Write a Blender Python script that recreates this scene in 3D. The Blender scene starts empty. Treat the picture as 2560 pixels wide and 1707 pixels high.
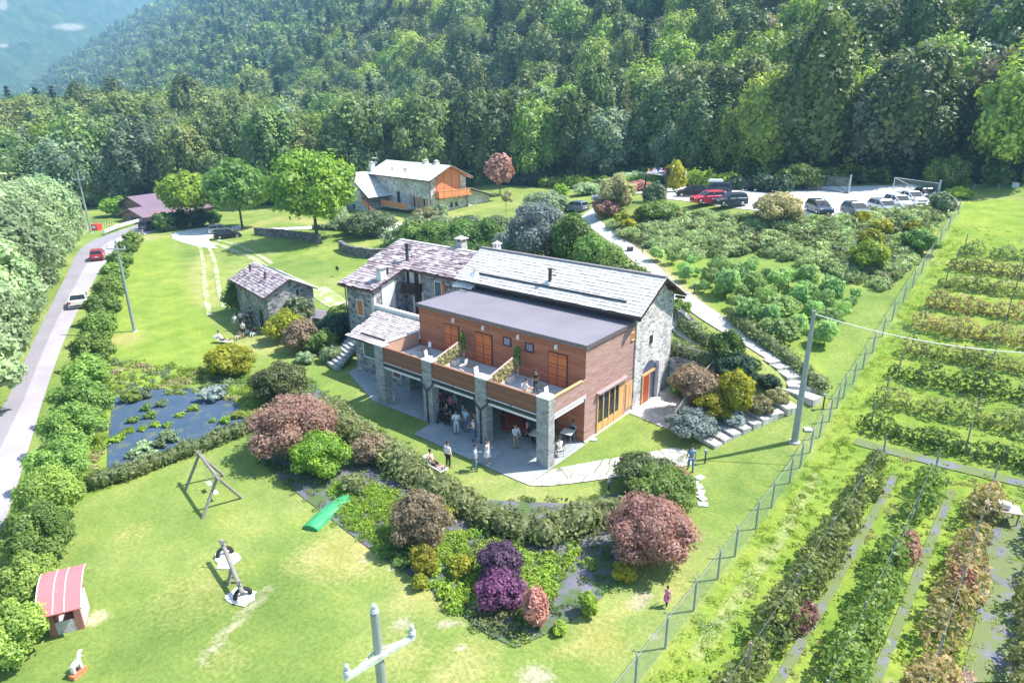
import bpy, math, random
import numpy as np
from mathutils import Matrix, Vector
R_ = math.radians
SC = bpy.context.scene
COL = SC.collection
# ------------------------------------------------------------------ camera, world, sun, exposure
PF, PP, PR, PY = 1645.4, .3458528, .01118, 2.257634      # focal (px of 2560), pitch, roll, yaw
fw = np.array([math.cos(PY)*math.cos(PP), math.sin(PY)*math.cos(PP), -math.sin(PP)])
rt0 = np.array([math.sin(PY), -math.cos(PY), 0.]); dn0 = np.cross(fw, rt0)
rt = rt0*math.cos(PR)+dn0*math.sin(PR); dn = -rt0*math.sin(PR)+dn0*math.cos(PR)
CM = np.array([rt, dn, fw]); CP = np.array([20.670, -28.480, 21.0])
cd = bpy.data.cameras.new('camera'); cam = bpy.data.objects.new('camera', cd); COL.objects.link(cam)
cd.sensor_width = 36; cd.lens = 36*PF/2560; cd.clip_end = 12000; cd.clip_start = .5
m = Matrix.Identity(4)
for i in range(3):
    m[i][0] = rt[i]; m[i][1] = -dn[i]; m[i][2] = -fw[i]; m[i][3] = CP[i]
cam.matrix_world = m; SC.camera = cam
SUN_AZ, SUN_EL = 49., 55.
w = bpy.data.worlds.new('World'); SC.world = w; w.use_nodes = True
nt = w.node_tree; bg = nt.nodes['Background']
sky = nt.nodes.new('ShaderNodeTexSky'); sky.sky_type = 'NISHITA'; sky.sun_disc = False
sky.sun_elevation = R_(SUN_EL); sky.sun_rotation = R_(90-SUN_AZ); sky.ozone_density = 2.0; sky.air_density = 1.2
nt.links.new(sky.outputs[0], bg.inputs[0]); bg.inputs[1].default_value = .125
sd = bpy.data.lights.new('sun', 'SUN'); sd.energy = 5.0; sd.angle = R_(.5); sd.color = (1, .95, .86)
so = bpy.data.objects.new('sun', sd); COL.objects.link(so)
sv = Vector((math.cos(R_(SUN_AZ))*math.cos(R_(SUN_EL)), math.sin(R_(SUN_AZ))*math.cos(R_(SUN_EL)), math.sin(R_(SUN_EL))))
so.rotation_euler = sv.to_track_quat('Z', 'Y').to_euler()
vs = SC.view_settings
SC.display_settings.display_device = 'sRGB'
vs.view_transform = 'Standard'; vs.look = 'None'; vs.gamma = 1; vs.exposure = 1.17
SC.cycles.max_bounces = 6; SC.cycles.diffuse_bounces = 3; SC.cycles.transparent_max_bounces = 12
SC.cycles.volume_bounces = 0; SC.cycles.use_denoising = True

# ------------------------------------------------------------------ terrain height
ANC = np.array([  # x, y, z: surveyed from the slope of the fence, path, car park and houses
 (12,-9,0),(12,-3,0),(12,4,.05),(12,11,.45),(12,15,1),(12,20.8,1.7),(12,29.3,3),(12,36.7,4.1),(12,54,6.3),(12,65,8.2),(12,76,8.5),
 (30,-15,0),(30,4,.1),(30,15,1.1),(30,29,3),(30,54,6.3),(30,65,8.2),(20,40,4.6),(21,21,1.8),
 (5.7,8.6,0),(6.5,10.5,.4),(8,13.5,1.05),(10,16,1.75),(9.1,18.1,2.15),(5.1,21.2,2.8),(-4.7,27.2,4),(-15.3,35.1,5),(-30.2,51.8,5.6),(4,11,.4),(5,14,1.9),(3,17.5,2.7),
 (-2,20,2.6),(-12,20,2.4),(-22,18,1.4),(-30,14,.5),(-30,25,1.6),(-20,30,4),(-27,35,3.4),
 (-36,56,5.7),(-44,70,5.2),(-52,88,5),(-74,84,4.5),(-55,60,3.5),(-66,55,2.4),(-62,48,2),(-70,44,2),(-78,46,1.8),(-50,48,3.2),(-45,40,2.4),
 (-24,70,8.5),(-6,76,8.5),(6,81,8.5),(11,70,8.5),(-14,56,8.5),(3,54,8.3),(-22,57,8.3),(-24,62,8.4),
 (-9,42,5.6),(6,43,5.3),(0,34,4.4),(2,48,6.8),
 (-45,25,1.),(-55,30,1.3),(-62,36,1.6),(-38,12,.15),(-45,15,.3),(-60,20,.3),(-75,36,1.2),(-90,40,.8),(-85,27,.4),
 (-20,-25,0),(-60,-10,0),(-100,5,0),(-130,30,0),(-110,45,.3),(0,-30,0),(14,-25,0),(-40,-20,0),(-100,-40,0),(-5,0,0),(0,5,0),(0,-10,0),(-25,0,0),(-15,6,0),(-36,4,0),(-45,5,0),(-60,5,0),(-80,12,0),(-20,-12,0),(5,0,0),
 (-100,75,2.5),(25,90,9),(-140,60,.6),(-130,90,2.),(0,92,9),(-35,94,6.5),(1.5,8,0)], float)
def _k(r2): return np.where(r2 > 1e-9, .5*r2*np.log(np.maximum(r2, 1e-9)), 0.)
_S = 40.
_A = ANC[:, :2]/_S; _n = len(_A)
_K = _k(((_A[:, None]-_A[None])**2).sum(2)); _P = np.c_[np.ones(_n), _A]
_M = np.block([[_K+np.eye(_n)*.002, _P], [_P.T, np.zeros((3, 3))]])
_W = np.linalg.solve(_M, np.r_[ANC[:, 2], 0, 0, 0])
def sstep(t): t = np.clip(t, 0, 1); return t*t*(3-2*t)
def TZ(x, y):
    x = np.atleast_1d(np.asarray(x, float)); y = np.atleast_1d(np.asarray(y, float))
    cx = np.clip(x, -142, 34); cy = np.clip(y, -38, 94)
    out = np.empty_like(x)
    for s in range(0, len(x), 20000):
        a = np.c_[cx[s:s+20000], cy[s:s+20000]]/_S
        K = _k(((a[:, None]-_A[None])**2).sum(2))
        out[s:s+20000] = K@_W[:_n]+_W[_n]+a@_W[_n+1:]
    out = np.clip(out, -.3, 9.5)
    # flat ground round the houses and lawns
    # level car park
    t = sstep((x+26)/3)*sstep((11-x)/2)*sstep((y-(53.5-.12*x))/3)*sstep((86-y)/3)
    out = out*(1-t)+8.5*t
    lv = sstep((-x+4)/6)*sstep((11-y)/3)*sstep((x+75)/20); out = out*(1-lv)
    # sunken patio and house plot
    t = ((x > -17) & (x < 3.6) & (y > 7.5) & (y < 16.1)); out = np.where(t, 0., out)
    # wooded hillside: slopes up away from the valley
    d = .215*x+.975*y-95+.05*np.maximum(0, -x-170)+3*np.sin(x*.021+1)+2.5*np.sin(y*.03)
    s = .63; soft = 6.
    h = s*soft*np.log1p(np.exp(np.clip(d/soft, -30, 30)))-s*soft*.02
    h = np.where(d/soft > 29, s*d, h)
    h = h*(1+.10*np.sin(x*.012+.6)*np.cos(y*.011))
    return out+np.maximum(h, 0)*np.where(d > -30, 1, 0)
def tz(x, y): return float(TZ(x, y)[0])
def ray(px, py): return np.array([(px-1280)/PF, (py-853.5)/PF, 1.])@CM
def un(px, py, z=0.):
    d = ray(px, py); return CP+d*((z-CP[2])/d[2])
def G(px, py, dz=0.):
    """where the sight line through this photo pixel meets the ground"""
    d = ray(px, py); ts = np.geomspace(8, 900, 700); P = CP+ts[:, None]*d
    g = P[:, 2]-TZ(P[:, 0], P[:, 1]); k = np.argmax(g < 0)
    if g[k] >= 0: k = len(ts)-1
    a, b = ts[max(k-1, 0)], ts[k]
    for _ in range(14):
        c = (a+b)/2; p = CP+c*d
        if p[2] < tz(p[0], p[1]): b = c
        else: a = c
    p = CP+b*d; return Vector((p[0], p[1], tz(p[0], p[1])+dz))
def depth(p): return float(fw@(np.array(p)-CP))
def hpx(p, pix): return pix*depth(p)/PF/.92
def wpx(p, pix): return pix*depth(p)/PF

# ------------------------------------------------------------------ materials
MT = {}
def nmat(name):
    mt = bpy.data.materials.new(name); mt.use_nodes = True; t = mt.node_tree
    return mt, t, t.nodes['Principled BSDF']
def N(t, ty, **k):
    n = t.nodes.new(ty)
    for a, b in k.items():
        if a.startswith('i_'): n.inputs[int(a[2:])].default_value = b
        else: setattr(n, a, b)
    return n
def ramp(t, stops, src, interp='LINEAR'):
    r = t.nodes.new('ShaderNodeValToRGB'); r.color_ramp.interpolation = interp
    e = r.color_ramp.elements
    while len(e) < len(stops): e.new(.5)
    for k, (p, c) in enumerate(stops):
        e[k].position = p; e[k].color = (*c, 1) if len(c) == 3 else c
    t.links.new(src, r.inputs[0]); return r
def mixc(t, f, a, b, bt='MIX'):
    n = t.nodes.new('ShaderNodeMix'); n.data_type = 'RGBA'; n.blend_type = bt
    for s, v in ((0, f), (6, a), (7, b)):
        if isinstance(v, (int, float)): n.inputs[s].default_value = v
        elif isinstance(v, tuple): n.inputs[s].default_value = (*v, 1) if len(v) == 3 else v
        else: t.links.new(v, n.inputs[s])
    return n.outputs[2]
def coords(t, scale=(1, 1, 1), kind='Object'):
    c = N(t, 'ShaderNodeTexCoord'); mp = N(t, 'ShaderNodeMapping'); mp.inputs[3].default_value = scale
    if kind == 'World':
        g = N(t, 'ShaderNodeNewGeometry'); t.links.new(g.outputs[0], mp.inputs[0])
    else: t.links.new(c.outputs[kind], mp.inputs[0])
    return mp.outputs[0]
def noise(t, co, scale, detail=4, rough=.55):
    n = N(t, 'ShaderNodeTexNoise'); n.inputs['Scale'].default_value = scale; n.inputs['Detail'].default_value = detail
    n.inputs['Roughness'].default_value = rough; t.links.new(co, n.inputs[0]); return n.outputs[0]
def bump(t, b, h, dist=.02, st=.5):
    n = N(t, 'ShaderNodeBump'); n.inputs['Distance'].default_value = dist; n.inputs['Strength'].default_value = st
    t.links.new(h, n.inputs['Height']); t.links.new(n.outputs[0], b.inputs['Normal'])
def plain(name, c, rough=.6, metal=0., var=.25, scale=6., alpha=1.):
    if name in MT: return MT[name]
    mt, t, b = nmat(name); co = coords(t)
    n = noise(t, co, scale)
    lo = tuple(x*(1-var) for x in c); hi = tuple(min(1, x*(1+var)) for x in c)
    r = ramp(t, [(.3, lo), (.7, hi)], n); t.links.new(r.outputs[0], b.inputs[0])
    b.inputs['Roughness'].default_value = rough; b.inputs['Metallic'].default_value = metal
    b.inputs['Alpha'].default_value = alpha
    MT[name] = mt; return mt
def stone(name, cols, mortar, sc=(2.2, 2.2, 4.2), bmp=.03, kind='World', jw=(.02, .10)):
    mt, t, b = nmat(name); co = coords(t, sc, kind)
    nd = N(t, 'ShaderNodeTexNoise'); nd.inputs['Scale'].default_value = 1.2; t.links.new(co, nd.inputs[0])
    co2 = mixc(t, .12, co, nd.outputs[1], 'ADD')
    v = N(t, 'ShaderNodeTexVoronoi'); v.inputs['Scale'].default_value = 1.; t.links.new(co2, v.inputs[0]); v.inputs['Randomness'].default_value = .9
    ve = N(t, 'ShaderNodeTexVoronoi', feature='DISTANCE_TO_EDGE'); ve.inputs['Scale'].default_value = 1.; t.links.new(co2, ve.inputs[0]); ve.inputs['Randomness'].default_value = .9
    sx = N(t, 'ShaderNodeSeparateColor'); t.links.new(v.outputs['Color'], sx.inputs[0])
    k = len(cols); r = ramp(t, [(i/k, c) for i, c in enumerate(cols)], sx.outputs[0], 'CONSTANT')
    fine = noise(t, co, 5.); c1 = mixc(t, .35, r.outputs[0], ramp(t, [(.3, (.3, .3, .3)), (.7, (1, 1, 1))], fine).outputs[0], 'MULTIPLY')
    e = ramp(t, [(jw[0], (0, 0, 0)), (jw[1], (1, 1, 1))], ve.outputs[0])
    big = ramp(t, [(.35, (.82, .82, .84)), (.65, (1.1, 1.08, 1.05))], noise(t, co, .22, 3))
    c2 = mixc(t, e.outputs[0], mortar, c1); c3 = mixc(t, 1., c2, big.outputs[0], 'MULTIPLY')
    t.links.new(c3, b.inputs[0]); b.inputs['Roughness'].default_value = .9
    bump(t, b, e.outputs[0], bmp, .6); MT[name] = mt; return mt
def planks(name, c, c2, pitch=.15, axis=2, grey=(.42, .36, .36), gk=.3, kind='World'):
    mt, t, b = nmat(name); co = coords(t, (1, 1, 1), kind)
    s = N(t, 'ShaderNodeSeparateXYZ'); t.links.new(co, s.inputs[0])
    d = N(t, 'ShaderNodeMath', operation='DIVIDE'); t.links.new(s.outputs[axis], d.inputs[0]); d.inputs[1].default_value = pitch
    fr = N(t, 'ShaderNodeMath', operation='FRACT'); t.links.new(d.outputs[0], fr.inputs[0])
    fl = N(t, 'ShaderNodeMath', operation='FLOOR'); t.links.new(d.outputs[0], fl.inputs[0])
    wn = N(t, 'ShaderNodeTexWhiteNoise', noise_dimensions='1D'); t.links.new(fl.outputs[0], wn.inputs['W'])
    sc = [.7, .7, .7]; sc[axis] = 9.
    mp = N(t, 'ShaderNodeMapping'); mp.inputs[3].default_value = tuple(sc); t.links.new(co, mp.inputs[0])
    g = noise(t, mp.outputs[0], 1.8, 5, .7)
    a = mixc(t, wn.outputs[0], c, c2)
    a = mixc(t, ramp(t, [(.42, (0, 0, 0)), (.66, (gk, gk, gk))], g).outputs[0], a, grey)
    ln = ramp(t, [(.0, (.35, .35, .35)), (.07, (1, 1, 1)), (.93, (1, 1, 1)), (1., (.5, .5, .5))], fr.outputs[0])
    a = mixc(t, 1., a, ln.outputs[0], 'MULTIPLY')
    t.links.new(a, b.inputs[0]); b.inputs['Roughness'].default_value = .75; bump(t, b, ln.outputs[0], .01, .5)
    MT[name] = mt; return mt
def tinted(name, cols, rough=.85, nscale=3., lichen=None):
    """slab roofs and plants: colour picked by the per-piece attribute 'tint'"""
    mt, t, b = nmat(name); at = N(t, 'ShaderNodeAttribute', attribute_name='tint')
    k = len(cols); r = ramp(t, [(i/(k-1), c) for i, c in enumerate(cols)], at.outputs['Fac'])
    co = coords(t, (1, 1, 1), 'World'); n = noise(t, co, nscale)
    c = mixc(t, .55, r.outputs[0], ramp(t, [(.3, (.6, .58, .6)), (.7, (1.15, 1.15, 1.15))], n).outputs[0], 'MULTIPLY')
    if lichen:
        c = mixc(t, ramp(t, [(.56, (0, 0, 0)), (.64, (.7, .7, .7))], noise(t, co, 1.7, 5)).outputs[0], c, lichen)
    t.links.new(c, b.inputs[0]); b.inputs['Roughness'].default_value = rough; MT[name] = mt; return mt
def foliage(name, a, b2, c3=None, rnd=.3, trans=.42, hue=.02, gain=1.75):
    a, b2 = tuple(x*gain for x in a), tuple(x*gain for x in b2); c3 = tuple(min(.95, x*gain*.9) for x in c3) if c3 else None
    mt = bpy.data.materials.new(name); mt.use_nodes = True; t = mt.node_tree; t.nodes.clear()
    out = N(t, 'ShaderNodeOutputMaterial'); at = N(t, 'ShaderNodeAttribute', attribute_name='tint')
    oi = N(t, 'ShaderNodeObjectInfo')
    st = [(0, a), (.75, b2)]+([(1., c3)] if c3 else [(1., tuple(min(1, x*1.35) for x in b2))])
    r = ramp(t, st, at.outputs['Fac'])
    h = N(t, 'ShaderNodeHueSaturation'); t.links.new(r.outputs[0], h.inputs['Color'])
    mr = N(t, 'ShaderNodeMapRange'); t.links.new(oi.outputs['Random'], mr.inputs[0]); mr.inputs[3].default_value = 1-rnd; mr.inputs[4].default_value = 1+rnd
    t.links.new(mr.outputs[0], h.inputs['Value'])
    m2 = N(t, 'ShaderNodeMath', operation='MULTIPLY'); t.links.new(oi.outputs['Random'], m2.inputs[0]); m2.inputs[1].default_value = 7.31
    m3 = N(t, 'ShaderNodeMath', operation='FRACT'); t.links.new(m2.outputs[0], m3.inputs[0])
    m4 = N(t, 'ShaderNodeMapRange'); t.links.new(m3.outputs[0], m4.inputs[0]); m4.inputs[3].default_value = .5-hue; m4.inputs[4].default_value = .5+hue*.6
    t.links.new(m4.outputs[0], h.inputs['Hue'])
    d = N(t, 'ShaderNodeBsdfPrincipled'); d.inputs['Roughness'].default_value = .5; d.inputs['Specular IOR Level'].default_value = .35
    tr = N(t, 'ShaderNodeBsdfTranslucent')
    hs = N(t, 'ShaderNodeHueSaturation'); hs.inputs['Saturation'].default_value = 1.15; hs.inputs['Value'].default_value = 1.2; t.links.new(h.outputs[0], hs.inputs['Color'])
    t.links.new(h.outputs[0], d.inputs[0]); t.links.new(hs.outputs[0], tr.inputs[0])
    mx = N(t, 'ShaderNodeMixShader'); mx.inputs[0].default_value = trans
    t.links.new(d.outputs[0], mx.inputs[1]); t.links.new(tr.outputs[0], mx.inputs[2]); t.links.new(mx.outputs[0], out.inputs[0])
    MT[name] = mt; return mt

# ------------------------------------------------------------------ mesh helpers
def tag(o, label=None, cat=None, group=None, kind=None):
    if label: o['label'] = label
    if cat: o['category'] = cat
    if group: o['group'] = group
    if kind: o['kind'] = kind
    return o
def empty(name, loc, rz=0., label=None, cat=None, group=None):
    o = bpy.data.objects.new(name, None); COL.objects.link(o); o.location = Vector(loc); o.rotation_euler = (0, 0, rz)
    o.empty_display_size = .3
    return tag(o, label, cat, group)
def fastmesh(name, V, F, mats, tint=None, mi=None, smooth=False):
    V = np.asarray(V, np.float32); F = np.asarray(F, np.int32); k = F.shape[1]
    me = bpy.data.meshes.new(name); me.vertices.add(len(V)); me.vertices.foreach_set('co', V.ravel())
    me.loops.add(F.size); me.loops.foreach_set('vertex_index', F.ravel())
    me.polygons.add(len(F)); me.polygons.foreach_set('loop_start', np.arange(0, F.size, k, dtype=np.int32))
    me.polygons.foreach_set('loop_total', np.full(len(F), k, np.int32))
    if mi is not None: me.polygons.foreach_set('material_index', np.asarray(mi, np.int32))
    if smooth: me.polygons.foreach_set('use_smooth', np.ones(len(F), bool))
    me.update(calc_edges=True)
    if tint is not None:
        a = me.attributes.new('tint', 'FLOAT', 'POINT'); a.data.foreach_set('value', np.asarray(tint, np.float32))
    for q in (mats if isinstance(mats, (list, tuple)) else [mats]): me.materials.append(q)
    return me
def link(name, me, parent=None, loc=None, rz=None):
    o = bpy.data.objects.new(name, me); COL.objects.link(o)
    if parent is not None: o.parent = parent
    if loc is not None: o.location = Vector(loc)
    if rz is not None: o.rotation_euler = (0, 0, rz)
    return o
class MB:
    def __init__(s): s.v = []; s.f = []; s.m = []; s.t = []; s.xf = None
    def add(s, vs, fs, m=0, t=.5):
        b = len(s.v)
        if s.xf is not None: vs = [tuple(s.xf@Vector(v)) for v in vs]
        s.v += [tuple(v) for v in vs]; s.f += [tuple(i+b for i in f) for f in fs]; s.m += [m]*len(fs); s.t += [t]*len(vs); return s
    def hexa(s, p, m=0, t=.5):   # p: bottom 4 ccw, top 4 ccw
        return s.add(p, [(3, 2, 1, 0), (4, 5, 6, 7), (0, 1, 5, 4), (1, 2, 6, 5), (2, 3, 7, 6), (3, 0, 4, 7)], m, t)
    def box(s, x0, x1, y0, y1, z0, z1, m=0, t=.5):
        return s.hexa([(x0, y0, z0), (x1, y0, z0), (x1, y1, z0), (x0, y1, z0), (x0, y0, z1), (x1, y0, z1), (x1, y1, z1), (x0, y1, z1)], m, t)
    def cbox(s, c, sz, rz=0, m=0, t=.5, tilt=None):
        q = Matrix.Translation(Vector(c))@Matrix.Rotation(rz, 4, 'Z')
        if tilt: q = q@Matrix.Rotation(tilt[1], 4, tilt[0])
        a, b, c2 = sz[0]/2, sz[1]/2, sz[2]/2
        return s.hexa([tuple(q@Vector(v)) for v in ((-a, -b, -c2), (a, -b, -c2), (a, b, -c2), (-a, b, -c2), (-a, -b, c2), (a, -b, c2), (a, b, c2), (-a, b, c2))], m, t)
    def prism(s, poly, z0, z1, m=0, t=.5):
        n = len(poly); z0f = z0 if callable(z0) else (lambda x, y: z0); z1f = z1 if callable(z1) else (lambda x, y: z1)
        v = [(x, y, z0f(x, y)) for x, y in poly]+[(x, y, z1f(x, y)) for x, y in poly]
        return s.add(v, [tuple(range(n-1, -1, -1)), tuple(range(n, 2*n))]+[(i, (i+1) % n, n+(i+1) % n, n+i) for i in range(n)], m, t)
    def ext(s, prof, a, b, m=0, t=.5):
        """extrude profile [(u,z)] between 2 frames: a=(origin, udir) b=same"""
        n = len(prof); v = []
        for o, u in (a, b): v += [(o[0]+u[0]*p, o[1]+u[1]*p, o[2]+z) for p, z in prof]
        return s.add(v, [tuple(range(n-1, -1, -1)), tuple(range(n, 2*n))]+[(i, (i+1) % n, n+(i+1) % n, n+i) for i in range(n)], m, t)
    def cyl(s, p0, p1, r0, r1=None, n=8, m=0, t=.5):
        r1 = r0 if r1 is None else r1; p0 = Vector(p0); p1 = Vector(p1); d = (p1-p0)
        q = d.to_track_quat('Z', 'Y'); v = []
        for p, r in ((p0, r0), (p1, r1)):
            v += [tuple(p+q@Vector((r*math.cos(2*math.pi*i/n), r*math.sin(2*math.pi*i/n), 0))) for i in range(n)]
        return s.add(v, [tuple(range(n-1, -1, -1)), tuple(range(n, 2*n))]+[(i, (i+1) % n, n+(i+1) % n, n+i) for i in range(n)], m, t)
    def path(s, pts, r, n=6, m=0):
        for a, b in zip(pts[:-1], pts[1:]): s.cyl(a, b, r, r, n, m)
        return s
    def torus(s, c, R, r, axis=(0, 0, 1), n=18, k=7, m=0):
        q = Vector(axis).to_track_quat('Z', 'Y'); c = Vector(c); v = []; f = []
        for i in range(n):
            for j in range(k):
                a = 2*math.pi*i/n; b = 2*math.pi*j/k
                v.append(tuple(c+q@Vector(((R+r*math.cos(b))*math.cos(a), (R+r*math.cos(b))*math.sin(a), r*math.sin(b)))))
                f.append((i*k+j, ((i+1) % n)*k+j, ((i+1) % n)*k+(j+1) % k, i*k+(j+1) % k))
        return s.add(v, f, m)
    def ball(s, c, r, n=8, k=6, m=0, sq=(1, 1, 1), t=.5):
        v = []; f = []
        for i in range(k+1):
            th = math.pi*i/k
            for j in range(n):
                a = 2*math.pi*j/n; v.append((c[0]+r*sq[0]*math.sin(th)*math.cos(a), c[1]+r*sq[1]*math.sin(th)*math.sin(a), c[2]+r*sq[2]*math.cos(th)))
        for i in range(k):
            for j in range(n): f.append((i*n+j, (i+1)*n+j, (i+1)*n+(j+1) % n, i*n+(j+1) % n))
        return s.add(v, f, m, t)
    def build(s, name, mats, parent=None, world=False, smooth=False, loc=None, rz=None):
        me = bpy.data.meshes.new(name); vs = s.v
        if world and parent is not None:
            inv = (Matrix.Translation(parent.location)@Matrix.Rotation(parent.rotation_euler.z, 4, 'Z')).inverted()
            vs = [tuple(inv@Vector(v)) for v in vs]
        elif world and loc is not None:
            L = Vector(loc); vs = [tuple(Vector(v)-L) for v in vs]
        me.from_pydata(vs, [], s.f)
        me.polygons.foreach_set('material_index', s.m)
        a = me.attributes.new('tint', 'FLOAT', 'POINT'); a.data.foreach_set('value', s.t)
        for q in (mats if isinstance(mats, (list, tuple)) else [mats]): me.materials.append(q)
        if smooth: me.polygons.foreach_set('use_smooth', [True]*len(s.f))
        me.update()
        return link(name, me, parent, loc, rz)
def copy_tree(o, parent=None):
    c = o.copy(); COL.objects.link(c)
    if parent is not None: c.parent = parent
    for ch in list(o.children): copy_tree(ch, c)
    return c
# ------------------------------------------------------------------ named materials
STONE = stone('grey field stone', [(.20, .21, .23), (.34, .35, .37), (.44, .44, .45), (.28, .29, .31), (.52, .52, .52), (.15, .16, .18)], (.40, .39, .38))
STONE2 = stone('pale field stone', [(.50, .50, .50), (.70, .69, .67), (.58, .56, .53), (.78, .77, .75), (.36, .36, .37)], (.74, .73, .71))
DSTONE = stone('dark dry stone', [(.12, .12, .13), (.20, .20, .21), (.28, .27, .27), (.34, .33, .32)], (.07, .07, .07), (2.6, 2.6, 4.5))
PILLAR = stone('pillar stone', [(.30, .32, .33), (.40, .42, .42), (.50, .50, .49), (.35, .36, .37)], (.42, .42, .41), (2.4, 2.4, 6.))
FLAG = stone('flagstone', [(.62, .61, .59), (.70, .69, .67), (.56, .55, .54), (.66, .64, .60)], (.22, .24, .16), (1.0, 1.0, .001), .01, jw=(.012, .05))
FLAG2 = stone('white flagstone', [(.66, .65, .63), (.74, .73, .71), (.60, .59, .57)], (.30, .30, .24), (1.5, 1.5, .001), .01, jw=(.01, .045))
TERR = stone('terrace paving', [(.40, .44, .45), (.44, .48, .49), (.38, .42, .43)], (.32, .35, .36), (.9, .9, .001), .004)
CLAD = planks('brown larch boards', (.34, .095, .04), (.50, .165, .07), .16, 2, (.40, .30, .27), .35)
CLADG = planks('weathered larch boards', (.33, .16, .13), (.44, .24, .20), .16, 2, (.55, .43, .44), .8)
RAILW = planks('balcony boards', (.24, .10, .055), (.30, .13, .075), .2, 2, (.3, .2, .15), .15)
ORANGE = planks('orange pine boards', (.68, .25, .10), (.78, .31, .13), .22, 0, (.8, .4, .2), .2)
SHUT = planks('orange shutter boards', (.66, .19, .05), (.74, .23, .06), .35, 2, (.5, .2, .1), .2)
SLATE = tinted('old stone slabs', [(.17, .125, .145), (.30, .235, .26), (.42, .35, .38), (.54, .48, .51), (.22, .17, .19)], .9, 2.5, (.50, .44, .42))
SLATEN = tinted('new pale stone slabs', [(.58, .57, .55), (.63, .62, .60), (.68, .67, .65), (.65, .64, .63)], .8, 1.5)
SLATEL = tinted('lean-to stone slabs', [(.32, .28, .28), (.48, .43, .43), (.60, .55, .55), (.40, .36, .37)], .9, 3)
WHITE = plain('white plaster', (.72, .72, .70), .7, var=.06)
PWHITE = plain('white painted metal', (.8, .8, .8), .4, var=.03)
STEEL = plain('galvanised steel', (.34, .38, .42), .5, .3, var=.08, scale=2)
DMET = plain('dark grey metal', (.06, .065, .07), .45, .4, var=.1)
BLACK = plain('black plastic', (.02, .02, .022), .5)
GUTTER = plain('brown copper gutter', (.10, .06, .05), .5, .3)
GLASS = plain('dark window glass', (.03, .045, .055), .06, 0, var=.4, scale=1.2)
MEMB = plain('grey roof membrane', (.20, .185, .225), .75, var=.12, scale=.35)
HONEY = plain('honey pine frame', (.70, .40, .18), .5, var=.12, scale=3)
DWOOD = plain('dark old wood', (.06, .035, .025), .7)
TRUNK = plain('bark', (.13, .10, .08), .9, var=.35, scale=8)
GREYW = plain('weathered round timber', (.25, .235, .21), .85, var=.2, scale=5)
REDW = plain('red stained wood', (.36, .07, .035), .5, var=.15)
RUBBER = plain('tyre rubber', (.02, .02, .022), .7)
SAND = plain('pale sand', (.78, .74, .68), .95, var=.08, scale=4)
SKIN = plain('skin', (.55, .32, .23), .6, var=.06)
HAIR = plain('dark hair', (.025, .018, .014), .6)
HAIRG = plain('grey hair', (.35, .33, .31), .6)

def ground_material():
    mt, t, b = nmat('grass ground'); co = coords(t, (1, 1, 1), 'World')
    at = N(t, 'ShaderNodeAttribute', attribute_name='zone'); sp = N(t, 'ShaderNodeSeparateColor'); t.links.new(at.outputs['Color'], sp.inputs[0])
    aw = N(t, 'ShaderNodeAttribute', attribute_name='wood')
    big = noise(t, co, .07, 4, .6); mid = noise(t, co, .45, 5, .65); fine = noise(t, co, 5., 5, .7); vf = noise(t, co, 22., 3, .8)
    g = ramp(t, [(.30, (.145, .225, .055)), (.46, (.215, .295, .075)), (.58, (.285, .34, .105)), (.72, (.40, .38, .17))], big)
    g2 = mixc(t, .6, g.outputs[0], ramp(t, [(.36, (.66, .78, .72)), (.52, (1, 1, 1)), (.70, (1.35, 1.16, 1.1))], mid).outputs[0], 'MULTIPLY')
    lush = ramp(t, [(.35, (.17, .28, .04)), (.65, (.30, .375, .065))], mid)
    g3 = mixc(t, sp.outputs[2], g2, lush.outputs[0])
    dry = ramp(t, [(.35, (.30, .32, .09)), (.6, (.44, .40, .17)), (.8, (.52, .44, .28))], mid)
    def soft(ch, edge=.35):
        a = N(t, 'ShaderNodeMath', operation='ADD'); t.links.new(ch, a.inputs[0])
        s = N(t, 'ShaderNodeMath', operation='MULTIPLY_ADD'); t.links.new(fine, s.inputs[0]); s.inputs[1].default_value = edge*2; s.inputs[2].default_value = -edge
        t.links.new(s.outputs[0], a.inputs[1]); r = ramp(t, [(.28, (0, 0, 0)), (.72, (1, 1, 1))], a.outputs[0]); return r.outputs[0]
    g4 = mixc(t, soft(sp.outputs[0]), g3, dry.outputs[0])
    bare = ramp(t, [(.3, (.36, .33, .22)), (.7, (.52, .47, .36))], mid)
    g5 = mixc(t, soft(sp.outputs[1]), g4, bare.outputs[0])
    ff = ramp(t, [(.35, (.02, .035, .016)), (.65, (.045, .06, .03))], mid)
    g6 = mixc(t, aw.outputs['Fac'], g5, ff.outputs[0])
    g7 = mixc(t, .8, g6, ramp(t, [(.30, (.62, .66, .6)), (.52, (1, 1, 1)), (.72, (1.30, 1.26, 1.2))], fine).outputs[0], 'MULTIPLY')
    g8 = mixc(t, .6, g7, ramp(t, [(.32, (.6, .66, .6)), (.68, (1.3, 1.25, 1.2))], vf).outputs[0], 'MULTIPLY')
    t.links.new(g8, b.inputs[0]); b.inputs['Roughness'].default_value = .95; b.inputs['Specular IOR Level'].default_value = .1
    bump(t, b, vf, .12, .5); return mt
GROUND = ground_material()
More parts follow.
